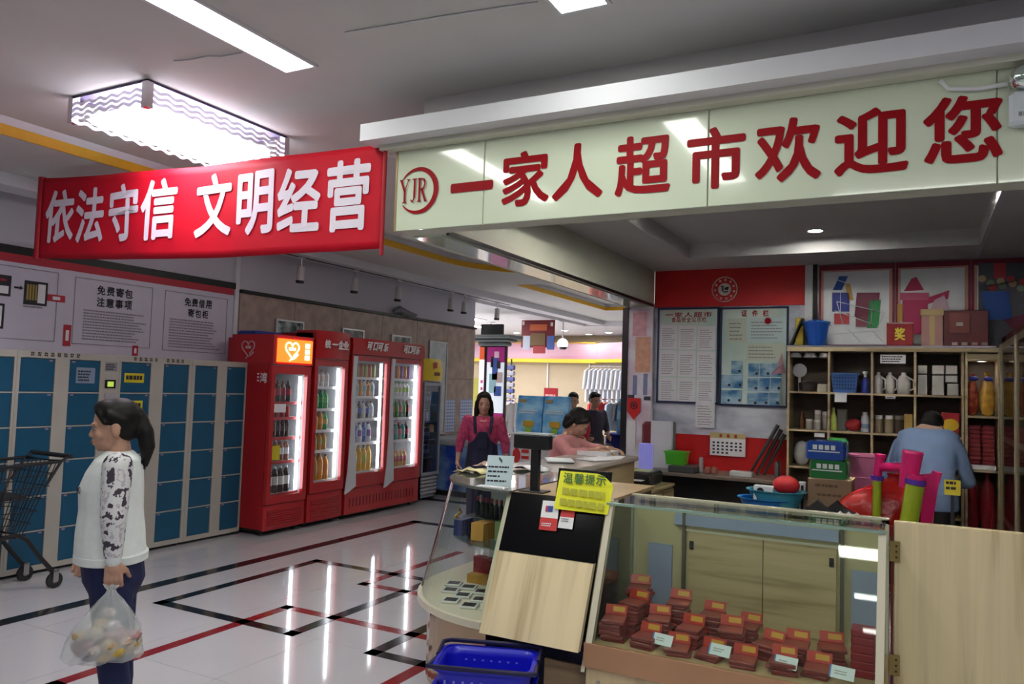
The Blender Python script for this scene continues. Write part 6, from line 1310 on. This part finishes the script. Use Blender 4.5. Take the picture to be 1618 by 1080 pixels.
# blue draped table with third bag
t = thing('blue_table','table with blue cloth in the far shop by the column','table',(-4.7,12.2,0)); sx0, sx1 = at(955,700,Y=12).x, at(1010,700,Y=12).x
MB().rbox(sx0,sx1,12,12.7,0,.9,.03).build('cloth', mat('cloth deep blue', (.01,.012,.16), .6), t); MB().rbox(sx0-.01,sx1+.01,11.99,12.71,.9,.93,.01).build('top', mat('cloth top', (.02,.03,.25), .6), t)
bluebag('third blue product bag standing alone on the blue table',974,993,630,12.1,.9305)
for k,(px,c) in enumerate(((937,(.3,.45,.03)),(945,(.5,.42,.03)),(928,(.4,.25,.1)))): 
    p = at(px,690,Y=11.4); solo(MB().rbox(p.x-.06,p.x+.06,11.4,11.55,.78,.93,.02),'boxed_snack',mat('snack %d' % k, c, .5),('lime carton on the low display','yellow carton on the low display','brown carton on the low display')[k],'box')
solo(MB().rbox(at(922,700,Y=11.4).x,at(953,700,Y=11.4).x,11.35,11.8,0,.7795,.01),'low_display',M_dark,'dark low display carrying small cartons in the far shop','display')
# clothes rails
def shirt_mesh(w, h, m):
    o = [(-.09,.0),(-.05,-.03),(.05,-.03),(.09,0),(w*.5,-.06),(w*.62,-h*.62),(w*.5,-h*.64),(w*.4,-h*.3),(w*.42,-h),(-w*.42,-h),(-w*.4,-h*.3),(-w*.5,-h*.64),(-w*.62,-h*.62),(-w*.5,-.06)]
    return mesh_of(MB().prism(o,(0,-.03,0),X1,Z1,Y1,.06),'shirt',m)
def rail(label, Y, px0, px1, zr, n, cols, w, h, tilt, lab, group):
    x0, x1 = at(px0,600,Y=Y).x, at(px1,600,Y=Y).x; t = thing('clothes_rail',label,'rail',((x0+x1)/2,Y,zr)); MB().cyl((x0,Y,zr),(x1,Y,zr),.015,n=8).build('bar', M_chrome, t)
    for x in (x0+.02,x1-.02): MB().cyl((x,Y,zr),(x,Y+.3 if zr > 1.5 else Y,zr if zr > 1.5 else 0),.012,n=8).build('bracket', M_chrome, t)
    for i in range(n):
        x = x0+.08+(x1-x0-.16)*i/max(1,n-1); c = cols[i % len(cols)]; g = thing('hanging_shirt', '%s, %s from the left' % (lab, ORDS[i]), 'shirt', (x,Y,zr-.06-h), group, tilt)
        nm = 'shirt %.2f %.2f %.2f' % c; k = nm+str(w)
        if k not in BOT: BOT[k] = shirt_mesh(w,h,mat(nm,c,.75))
        s_ = bpy.data.objects.new('shirt_body', BOT[k]); COL.objects.link(s_); s_.parent = g; s_.location = (0,0,h)
        WLx = MB().tube([(x,Y,zr-.06+.0),(x,Y,zr-.02),(x+.01,Y,zr+.018),(x-.01,Y,zr+.02)],.006,5); WLx.build('hanger', M_chrome, g)
rail('chrome clothes rail carrying white shirts in the far shop',17.6,930,1003,2.20,10,[(.80,.82,.86),(.76,.79,.86),(.70,.74,.86)],.42,.80,1.0,'white long sleeve shirt on the upper far rail','white shirts on the far rail')
rail('lower clothes rail with coloured shirts in the far shop',16.2,936,1002,1.42,5,[(.55,.02,.03),(.50,.02,.03),(.42,.52,.66),(.03,.03,.04),(.45,.55,.68)],.42,.62,1.2,'coloured shirt on the lower far rail','coloured shirts on the far rail')
rail('short clothes rail with pale tops behind the pillar',13.6,796,816,1.40,3,[(.68,.66,.66),(.65,.35,.38),(.7,.68,.68)],.4,.62,1.45,'pale top on the short rail behind the pillar','pale tops on the short rail')
t = thing('tie_rack','dark blue hanging rack of small goods beside the pillar','rack',(0,0,0)); p = P3(806,640,16.5); t.location = (p.x,16.5,p.z); WL[t.name] = Vector(t.location)
MB().cyl((p.x,16.5,0),(p.x,16.5,2.3),.02,n=8).build('post', M_dark, t)
for k in range(7): MB().rbox(p.x-.11,p.x+.11,16.44,16.52,1.2+k*.14,1.31+k*.14,.02).build('hanging_pack', mat('pack %d' % (k%2), ((.03,.04,.16),(.2,.2,.25))[k%2], .5), t)
t = thing('red_price_sign','small dark red price sign above the blue bags','sign',(0,0,0)); a, b = P3(859,632,16.0), P3(881,613,16.0); t.location = ((a.x+b.x)/2,16,a.z); WL[t.name] = Vector(t.location)
MB().rbox(a.x,b.x,16,16.03,a.z,b.z,.004).build('board', M_pkr, t); scribble(MB(), (a.x+.04,15.998,a.z+.06), X1, Z1, (b.x-a.x)*.8, .1, 1, 5, .6, .1).build('print', mat('sign pink', (.6,.3,.3), .5), t); MB().cyl(((a.x+b.x)/2,16.02,0),((a.x+b.x)/2,16.02,a.z),.015,n=8).build('stand', M_dark, t)
# ================================================================ people
def remesh(mb, vox, smooth=3):
    me = mb.mesh('raw'); o = bpy.data.objects.new('raw', me); COL.objects.link(o)
    bm = bmesh.new(); bm.from_mesh(me); bmesh.ops.recalc_face_normals(bm, faces=bm.faces); bm.to_mesh(me); bm.free()
    r = o.modifiers.new('r','REMESH'); r.mode = 'VOXEL'; r.voxel_size = vox
    s = o.modifiers.new('s','SMOOTH'); s.factor = .5; s.iterations = smooth
    dg = bpy.context.evaluated_depsgraph_get(); out = bpy.data.meshes.new_from_object(o.evaluated_get(dg))
    bpy.data.objects.remove(o); bpy.data.meshes.remove(me); out.polygons.foreach_set('use_smooth', [True]*len(out.polygons)); return out
def flesh(mb, name, m, parent, vox, smooth=3):
    me = remesh(mb, vox, smooth); me.name = name
    for q in (m if isinstance(m,(list,tuple)) else [m]): me.materials.append(q)
    o = bpy.data.objects.new(name, me); COL.objects.link(o); o.parent = parent; return o
def head_mb(mb, o, R):
    """head in its own frame: x forward, z up, origin under the skull"""
    T = lambda p: Vector(o)+R@Vector(p)
    def ball(c, *r): mb.ball(T(c), *r, n=16, m=10, R=R)
    ball((-.005,0,.128),.094,.075,.088); ball((.018,0,.085),.076,.063,.085); ball((.032,0,.034),.052,.050,.044); ball((.058,0,.012),.024,.026,.020)
    mb.cap(T((.086,0,.098)),T((.097,0,.066)),.008,.0115); ball((.092,.012,.062),.010,.008,.008); ball((.092,-.012,.062),.010,.008,.008)
    ball((.085,0,.041),.012,.023,.008); ball((.082,0,.028),.013,.020,.009); ball((.082,.028,.112),.014,.024,.009); ball((.082,-.028,.112),.014,.024,.009)
    ball((.062,.038,.07),.02,.02,.022); ball((.062,-.038,.07),.02,.02,.022)
    for s in (1,-1): ball((-.008,s*.074,.085),.019,.010,.031)
def face_parts(parent, o, R, lips=(.30,.10,.09)):
    T = lambda p: Vector(o)+R@Vector(p)
    for s in (1,-1):
        MB().ball(T((.0775,s*.029,.093)),.0105,.012,.006,R=R).build('eye', mat('eye white', (.32,.30,.28), .4), parent, True)
        MB().ball(T((.0855,s*.029,.093)),.004,.0065,.0056,R=R).build('iris', mat('iris', (.01,.008,.006), .2), parent, True)
        MB().tube([T((.090,s*.014,.112)),T((.092,s*.03,.117)),T((.080,s*.05,.112))],[.003,.0038,.002],6).build('eyebrow', mat('brow hair', (.012,.009,.008), .7), parent, True)
    MB().tube([T((.089,-.021,.0352)),T((.0965,0,.0356)),T((.089,.021,.0352))],[.003,.0052,.003],6).build('lips', mat('lips', lips, .5), parent, True)
def hand_mb(mb, w, d, n, side, curl=.5, k=1.0, spread=1.0):
    """wrist w, finger direction d, palm normal n; side = +1/-1 says on which flank the thumb is"""
    w, d, n = Vector(w), Vector(d).normalized(), Vector(n).normalized(); n = (n-d*n.dot(d)).normalized(); s = d.cross(n)*side
    mb.cap(w-d*.01,w+d*.03*k,.021*k,.024*k,10)
    for i in range(4):
        b0 = w+d*.02*k+s*((1.5-i)*.014*k); mb.cap(b0,w+d*.078*k+s*((1.5-i)*.0185*k),.013*k,.0105*k,8)
        p = w+d*.078*k+s*((1.5-i)*.0185*k*spread); q = d.copy(); L = (.88,1,.95,.74)[i]*k
        for j,(ln,r0,r1) in enumerate(((.040,.0095,.0088),(.026,.0088,.0080),(.020,.0080,.0068))):
            a = curl*(.6,1,.8)[j]; q = (q*math.cos(a)+n*math.sin(a)).normalized(); n2 = p+q*ln*L; mb.cap(p,n2,r0*k,r1*k,8); p = n2
            nn = (n-q*n.dot(q)); n = nn.normalized() if nn.length > .01 else -d
        n = _palm_n(d, s, side)
    b = w+d*.018*k+s*.020*k; c1 = (d*.62+s*.62+n*.35).normalized(); m1 = b+c1*.042*k; mb.cap(b,m1,.0135*k,.011*k,8)
    c2 = (d*.8+s*.2+n*.55).normalized(); m2 = m1+c2*.03*k; mb.cap(m1,m2,.0105*k,.0092*k,8); mb.cap(m2,m2+(c2*.7+n*.5).normalized()*.022*k,.0092*k,.0078*k,8)
def _palm_n(d, s, side):
    # d x n * side = s  ->  n = (s x d) * side
    return (s.cross(d)*side).normalized()
def torso_mb(mb, rings, grow=0):
    rg = []
    for (x,z,rx,ry) in rings:
        rx += grow; ry += grow; rg.append([(x+rx*math.cos(2*math.pi*i/20)*(1 if abs(math.cos(2*math.pi*i/20)) < 2 else 1), ry*math.sin(2*math.pi*i/20), z) for i in range(20)])
    mb.loft(rg)
SKIN = mat('skin', (.46,.26,.18), .5, var=.05, scale=20); SKIN.node_tree.nodes['Principled BSDF'].inputs['Subsurface Weight'].default_value = .05
SKIN2 = mat('skin warm', (.52,.30,.21), .5, var=.05, scale=20)
HAIR = mat('black hair', (.006,.005,.005), .55, var=.3, scale=60, spec=.25)
V = Vector
# ---------------------------------------------------------------- woman in the white sweater
t = thing('person','woman in white sweater with patterned sleeves and jeans holding a plastic bag','person',(-3.06,2.30,0),None,math.radians(228))
WL[t.name] = V((0,0,0))
tor = [(.07,.66,.085,.12),(.075,.76,.118,.152),(.09,.86,.122,.158),(.10,.96,.118,.148),(.10,1.06,.112,.142),(.105,1.15,.115,.150),(.095,1.22,.103,.158),(.085,1.275,.082,.150),(.082,1.305,.058,.09),(.085,1.33,.046,.05)]
HO = V((.098,0,1.318)); HR = Matrix.Rotation(math.radians(3),3,'Y')
LS, LE, LW = V((.07,.158,1.255)), V((.070,.19,1.055)), V((.062,.185,.868)); RS, RE, RW = V((.10,-.158,1.255)), V((.135,-.195,1.06)), V((.215,-.175,.885))
def legs(mb, hips, knees, ankles, r=(.082,.055,.037), grow=0):
    for h,k,a in zip(hips,knees,ankles):
        mb.cap(h,k,r[0]+grow,r[1]+grow,14); mb.cap(k,k*.6+a*.4,r[1]+grow,r[1]*.98+grow,14); mb.cap(k*.6+a*.4,a,r[1]*.95+grow,r[2]+grow,14)
hips = [V((.075,.075,.74)),V((.075,-.075,.74))]; knees = [V((.052,.085,.42)),V((.050,-.085,.42))]; ank = [V((.0,.09,.08)),V((.03,-.09,.08))]
b = MB(); torso_mb(b, tor, -.012); head_mb(b, HO, HR); b.cap((.082,0,1.29),(.092,0,1.36),.050,.046,14)
for S_,E_,W_ in ((LS,LE,LW),(RS,RE,RW)): b.cap(S_,E_,.040,.034); b.cap(E_,W_,.034,.023)
legs(b, hips, knees, ank, (.075,.05,.034), -.004)
for a in ank: b.cap(a+V((-.02,0,-.045)),a+V((.14,0,-.055)),.032,.026)
hand_mb(b, LW, (-.06,-.03,-1), (0,-1,0), 1, .95)
hand_mb(b, RW, (.15,.0,-1), (0,1,0), -1, .45)
flesh(b, 'body', SKIN, t, .0052, 2); face_parts(t, HO, HR)
KNIT = mat('sweater white', (.66,.70,.69), .8, var=.05, scale=30, bump=.06, sheen=.2); CAMO = mat('sleeve pattern', (.62,.62,.63), .8, kind='camo', col2=(.05,.035,.055), scale=26)
b = MB(); sw = [(.09,.845,.142,.172),(.092,.86,.146,.176),(.097,.90,.142,.172),(.10,.97,.138,.166),(.102,1.06,.128,.158),(.106,1.15,.130,.166),(.096,1.22,.116,.170),(.086,1.275,.094,.158),(.083,1.30,.066,.098),(.083,1.312,.056,.068)]
torso_mb(b, sw)
for S_ in (LS,RS): b.cap(S_+V((0,0,-.02)),S_*.75+V((.08,0,1.24))*.25,.055,.06)
flesh(b, 'sweater', KNIT, t, .007, 4)
for S_,E_,W_ in ((LS,LE,LW),(RS,RE,RW)):
    b = MB(); b.cap(S_+V((0,0,.005)),E_,.061,.052,16); b.cap(E_,W_*.86+E_*.14,.052,.036,16)
    for k in range(5): f = .12+k*.2; p = S_*(1-f)+E_*f; b.ball(p+V((0,.004,0)),.058-.004*k+.004,.056-.003*k,.013)
    for k in range(3): f = .15+k*.25; p = E_*(1-f)+W_*f; b.ball(p,.050-.006*k,.05-.006*k,.012)
    flesh(b, 'sleeve', CAMO, t, .0065, 3)
    b = MB(); p = E_*.18+W_*.82; b.cap(p,W_+(W_-E_).normalized()*-.008,.036,.033,16); flesh(b, 'cuff', KNIT, t, .006, 2)
hb = MB()
hb.loft([[(.0905+rx*math.cos(2*math.pi*i/36),ry*math.sin(2*math.pi*i/36),z) for i in range(36)] for z,rx,ry in ((.838,.140,.170),(.842,.147,.177),(.872,.1475,.1775),(.880,.140,.170))])
hb.build('hem_band', KNIT, t, True)
for i, c in enumerate('NO'): write(MB(), c, V((.234-.012*i,.045+.03*i,1.135)), V((-.38,.925,0)), Z1, .026, .032, .02).build('sweater_letter', M_print, t)
JEAN = mat('jeans blue', (.007,.011,.060), .8, var=.15, scale=40)
b = MB(); torso_mb(b, [(.07,.68,.09,.13),(.075,.76,.125,.16),(.088,.86,.125,.162),(.09,.90,.118,.15)]); legs(b, hips, knees, [a+V((0,0,.02)) for a in ank], (.09,.062,.048)); flesh(b, 'jeans', JEAN, t, .008, 3)
for a in ank:
    b = MB(); b.cap(a+V((-.03,0,-.04)),a+V((.12,0,-.045)),.040,.034,12); b.cap(a+V((0,0,0)),a+V((.02,0,-.03)),.042,.042); me = remesh(b,.009,2); me.materials.append(M_dark); o = bpy.data.objects.new('shoe', me); COL.objects.link(o); o.parent = t
b = MB(); TH = lambda p: HO+HR@V(p)
b.ball(TH((-.014,0,.140)),.092,.083,.085,R=HR); b.ball(TH((-.040,0,.10)),.068,.071,.070,R=HR); b.ball(TH((.03,0,.183)),.060,.066,.036,R=HR)
for s in (1,-1): b.cap(TH((.062,s*.045,.17)),TH((.035,s*.075,.12)),.018,.012); b.cap(TH((.02,s*.070,.155)),TH((-.035,s*.070,.13)),.020,.016)
b.cap(TH((-.085,0,.15)),TH((-.105,.0,.11)),.032,.032); b.tube([TH((-.095,0,.13)),TH((-.118,.005,.07)),TH((-.125,.008,.0)),TH((-.118,.01,-.085))],[.030,.036,.034,.010],12)
flesh(b, 'hair', HAIR, t, .0065, 3)
for i in range(14):
    x = TH((-.098+.008*math.cos(i),.03*math.sin(i*2.1),.11)); b2 = MB().tube([x,x+V((-.028,.004*math.sin(i),-.07)),x+V((-.03,.008*math.cos(i),-.14)),x+V((-.018+.01*math.sin(i),.012*math.sin(i*3),-.205))],[.006,.006,.005,.001],5); b2.build('hair_strand', HAIR, t, True)
# plastic bag in her hand
c = Matrix.Rotation(math.radians(228),4,'Z'); bw = V((-3.06,2.30,0))+ (c @ V((.070,.185,0))).to_3d(); bt = .775
t = thing('plastic_bag','clear plastic bag of packed food hanging from the hand of the woman','bag',(bw.x,bw.y,.47)); t.rotation_euler = (0,0,math.radians(228)); WL[t.name] = V((0,0,0)); 
rg = []; rn = random.Random(11)
for (z,sx,sy,dx) in ((.0,.135,.06,.012),(.02,.150,.085,.012),(.07,.145,.10,.008),(.13,.125,.09,.0),(.19,.085,.062,-.006),(.235,.048,.034,-.008),(.265,.022,.018,-.008),(.285,.014,.014,-.008),(.305,.030,.018,-.005)):
    rg.append([V((dx+sx*(1+.05*math.sin(i*2.3+z*40))*math.cos(2*math.pi*i/28), sy*(1+.10*math.sin(i*3.1+z*60))*math.sin(2*math.pi*i/28), z+.006*math.sin(i*1.7))) for i in range(28)])
FB = film('bag film', (.80,.84,.86), .34, .12)
MB().loft(rg).build('bag_skin', FB, t, True)
for (x,y,z,r,cl) in ((-.08,.02,.06,.05,(.55,.38,.10)),(.0,.03,.05,.055,(.45,.30,.12)),(.075,.02,.06,.05,(.42,.24,.26)),(-.04,.04,.11,.045,(.50,.30,.30)),(.04,.035,.115,.045,(.60,.56,.45)),(.09,-.03,.05,.045,(.5,.45,.36)),(-.09,-.03,.055,.045,(.45,.40,.15)),(.0,-.03,.10,.05,(.48,.34,.20)),(.0,.045,.02,.04,(.62,.46,.12)),(.05,.06,.04,.035,(.35,.35,.42)),(-.05,.065,.05,.035,(.66,.50,.10)),(.02,.02,.15,.035,(.55,.42,.2)),(-.10,.03,.10,.035,(.45,.28,.3)),(.09,.03,.11,.035,(.6,.5,.3)),(-.03,.05,.15,.03,(.5,.5,.52)),(.06,.055,.08,.03,(.42,.22,.25)),(-.075,.055,.085,.03,(.55,.45,.35)),(-.02,.07,.08,.035,(.52,.4,.18)),(.03,.07,.06,.03,(.6,.55,.5)),(.0,.0,.19,.03,(.5,.45,.4))):
    b = MB(); b.ball((x,y,max(z,.7*r+.004)),r,.8*r,.7*r,10,7); b.v = [(v[0]+rn.uniform(-.005,.005),v[1]+rn.uniform(-.005,.005),v[2]) for v in b.v]; b.build('food_packet', mat('food %.2f %.2f' % (cl[0],cl[2]), (cl[0]*.8,cl[1]*.72,cl[2]*.7), .35, var=.3, scale=25), t, True)
# ---------------------------------------------------------------- generic dressed figure for the people farther back
def figure(label, loc, deg, tor, HO, pitch, yaw, arms, legsd, topm, sleevem, legm, hairf, skin=SKIN, grow=.018, vox=.011, sleeve_to=1.0, curl=.5, extra=None, face=True):
    t = thing('person', label, 'person', loc, None, math.radians(deg)); WL[t.name] = V((0,0,0))
    HR = Matrix.Rotation(math.radians(yaw),3,'Z') @ Matrix.Rotation(math.radians(pitch),3,'Y'); HO = V(HO)
    b = MB(); torso_mb(b, tor, -.012); head_mb(b, HO, HR); b.cap((tor[-1][0],0,tor[-1][1]-.03),HO+HR@V((-.01,0,.05)),.050,.048,12)
    for S_,E_,W_,d,n,side in arms: b.cap(S_,E_,.040,.034); b.cap(E_,W_,.034,.024); hand_mb(b, W_, d, n, side, curl)
    hp, kn, an = legsd; legs(b, hp, kn, an, (.075,.05,.036), 0)
    for a in an: b.cap(a+V((-.02,0,-.04)),a+V((.14,0,-.045)),.032,.027)
    flesh(b, 'body', skin, t, vox*.62, 2)
    if face: face_parts(t, HO, HR)
    b = MB(); torso_mb(b, tor[1:-1], grow)
    for S_,E_,W_,*_ in arms: b.cap(S_+V((0,0,.005)),E_,.058,.050,14); b.cap(E_,E_*(1-sleeve_to)+W_*sleeve_to*.94+E_*.06*sleeve_to,.050,.040,14)
    flesh(b, 'top', topm, t, vox, 4)
    b = MB(); torso_mb(b, tor[:3], .022); legs(b, hp, kn, [a+V((0,0,.02)) for a in an], (.092,.066,.054)); flesh(b, 'trousers', legm, t, vox, 3)
    for a in an: b = MB(); b.cap(a+V((-.03,0,-.04)),a+V((.12,0,-.045)),.040,.034,12); b.build('shoe', M_dark, t, True)
    b = MB(); hairf(b, HO, HR); flesh(b, 'hair', HAIR, t, vox*.8, 3)
    if extra: extra(t, HO, HR)
    return t
def hair_short(b, HO, HR):
    T = lambda p: HO+HR@V(p); b.ball(T((-.02,0,.15)),.096,.082,.082,R=HR); b.ball(T((-.045,0,.105)),.068,.076,.06,R=HR); b.ball(T((.03,0,.188)),.06,.066,.032,R=HR)
def hair_bun(b, HO, HR):
    hair_short(b,HO,HR); T = lambda p: HO+HR@V(p); b.ball(T((-.085,0,.085)),.045,.06,.055,R=HR); b.cap(T((.06,.05,.16)),T((.0,.078,.10)),.02,.016); b.cap(T((.06,-.05,.16)),T((.0,-.078,.10)),.02,.016); b.cap(T((-.03,-.07,.12)),T((-.06,-.06,.03)),.03,.02); b.cap(T((-.03,.07,.12)),T((-.06,.06,.03)),.03,.02); b.ball(T((-.07,0,.05)),.05,.06,.06,R=HR)
def hair_long(b, HO, HR):
    hair_short(b,HO,HR); T = lambda p: HO+HR@V(p)
    for s in (1,-1): b.tube([T((.055,s*.03,.19)),T((.045,s*.074,.12)),T((.02,s*.082,.04)),T((.03,s*.08,-.07)),T((.045,s*.07,-.17))],[.02,.022,.024,.022,.008],10); b.cap(T((-.04,s*.06,.1)),T((-.03,s*.065,-.08)),.04,.03)
TW = [(.0,.66,.085,.12),(.0,.76,.12,.155),(.0,.88,.12,.155),(.0,1.0,.10,.13),(.005,1.12,.11,.145),(.005,1.22,.108,.158),(0,1.29,.085,.155),(0,1.325,.06,.095),(0,1.36,.046,.05)]
def lean(tor, z0, k): return [(x+max(0,z-z0)*k, z-max(0,z-z0)*k*k*.35, rx, ry) for x,z,rx,ry in tor]
stand = ([V((0,.078,.74)),V((0,-.078,.74))],[V((.015,.085,.42)),V((.015,-.085,.42))],[V((0,.09,.085)),V((0,-.09,.085))])
# cashier writing at the counter
PINK = mat('blouse pink', (.62,.27,.27), .75, var=.06, scale=15)
tc = lean([(x,z*.945,rx,ry) for x,z,rx,ry in TW], .8, .17)
figure('woman in pink blouse bending over papers at the cash counter',(-2.76,6.16,0),8,tc,(.115,0,1.27),34,6,
 [(V((.055,-.155,1.18)),V((.17,-.22,1.10)),V((.40,-.16,1.145)),(1,.12,-.12),(0,0,-1),1),(V((.07,.155,1.18)),V((.24,.2,1.125)),V((.43,.06,1.145)),(1,-.2,-.1),(0,0,-1),-1)],stand,PINK,PINK,mat('trousers dark', (.02,.02,.03), .8),hair_bun,SKIN2,.014,.010,.55,.35)
# woman in dungarees, facing the camera
def dungarees(t, HO, HR):
    NAV = mat('denim navy', (.012,.016,.045), .8, var=.15, scale=40)
    b = MB(); torso_mb(b, [(.0,.68,.11,.15),(.0,.80,.145,.185),(.0,.95,.135,.165),(.004,1.02,.132,.16),(.03,1.10,.115,.12),(.045,1.16,.105,.085),(.045,1.17,.10,.07)]); flesh(b, 'dungaree_bib', NAV, t, .011, 3)
    for s in (1,-1): MB().tube([(.135,s*.075,1.15),(.125,s*.085,1.24),(.07,s*.09,1.315),(-.03,s*.085,1.33),(-.12,s*.06,1.22),(-.14,s*.04,1.05)],.016,6).build('shoulder_strap', NAV, t, True)
    MB().box(.148,.155,-.05,.05,1.0,1.09).build('bib_pocket', NAV, t)
    pts = [V((.06+.05*math.sin(math.pi*k/8),.06*math.cos(math.pi*k/8),1.325-.05*math.sin(math.pi*k/8))) for k in range(9)]; MB().tube(pts,.003,5).build('necklace', mat('gold chain', (.6,.45,.2), .3, .6), t, True)
figure('woman in pink checked shirt and navy dungarees standing in the aisle',(-4.05,7.1,0),-62,TW,(.012,0,1.355),2,4,
 [(V((0,.165,1.275)),V((.0,.235,1.06)),V((.04,.255,.86)),(.05,.02,-1),(0,-1,0),-1),(V((0,-.165,1.275)),V((.0,-.235,1.06)),V((.04,-.255,.86)),(.05,-.02,-1),(0,1,0),1)],stand,mat('checked shirt pink', (.50,.05,.13), .75, kind='mix', col2=(.30,.03,.10), scale=26),None,MATS.get('denim navy') or mat('denim navy', (.012,.016,.045), .8, var=.15, scale=40),hair_long,SKIN2,.02,.011,.5,.4,dungarees)
# man in blue shirt seen from behind
TM = [(x,z*1.09,rx*1.08,ry*1.18) for x,z,rx,ry in TW]
tm = lean(TM, .95, .32)
SHB_ = mat('shirt pale blue', (.17,.25,.43), .75, var=.07, scale=9)
figure('man in pale blue shirt seen from behind reaching into the shelf',(.06,6.66,0),86,tm,(.17,0,1.345),34,-18,
 [(V((.11,.19,1.285)),V((.16,.285,1.04)),V((.36,.20,1.0)),(1,-.1,-.3),(0,0,-1),-1),(V((.11,-.19,1.285)),V((.15,-.27,1.04)),V((.34,-.17,1.0)),(1,.1,-.3),(0,0,-1),1)],([V((0,.085,.82)),V((0,-.085,.82))],[V((.02,.095,.47)),V((.02,-.095,.47))],[V((0,.1,.085)),V((0,-.1,.085))]),SHB_,None,mat('trousers black', (.01,.01,.012), .8),hair_short,SKIN,.03,.012,1.0,.4)
# two customers farther back
RT = mat('red jacket', (.42,.02,.035), .75, var=.08)
armsd = lambda: [(V((0,.165,1.275)),V((.02,.22,1.06)),V((.14,.19,.93)),(1,-.1,-.2),(0,-1,0),-1),(V((0,-.165,1.275)),V((.02,-.22,1.06)),V((.14,-.19,.93)),(1,.1,-.2),(0,1,0),1)]
figure('customer in red jacket half hidden behind the cashier',(-4.40,10.3,0),-70,TW,(.012,0,1.365),6,0,armsd(),stand,RT,None,mat('trousers grey', (.06,.06,.07), .8),hair_short,SKIN2,.02,.013,1.0,.4)
figure('dark haired customer in dark striped top behind the red jacket',(-4.36,11.0,0),-40,TW,(.012,0,1.375),10,10,armsd(),stand,mat('top dark', (.04,.035,.06), .75),None,MATS['trousers grey'],hair_short,SKIN2,.02,.013,.4,.4)
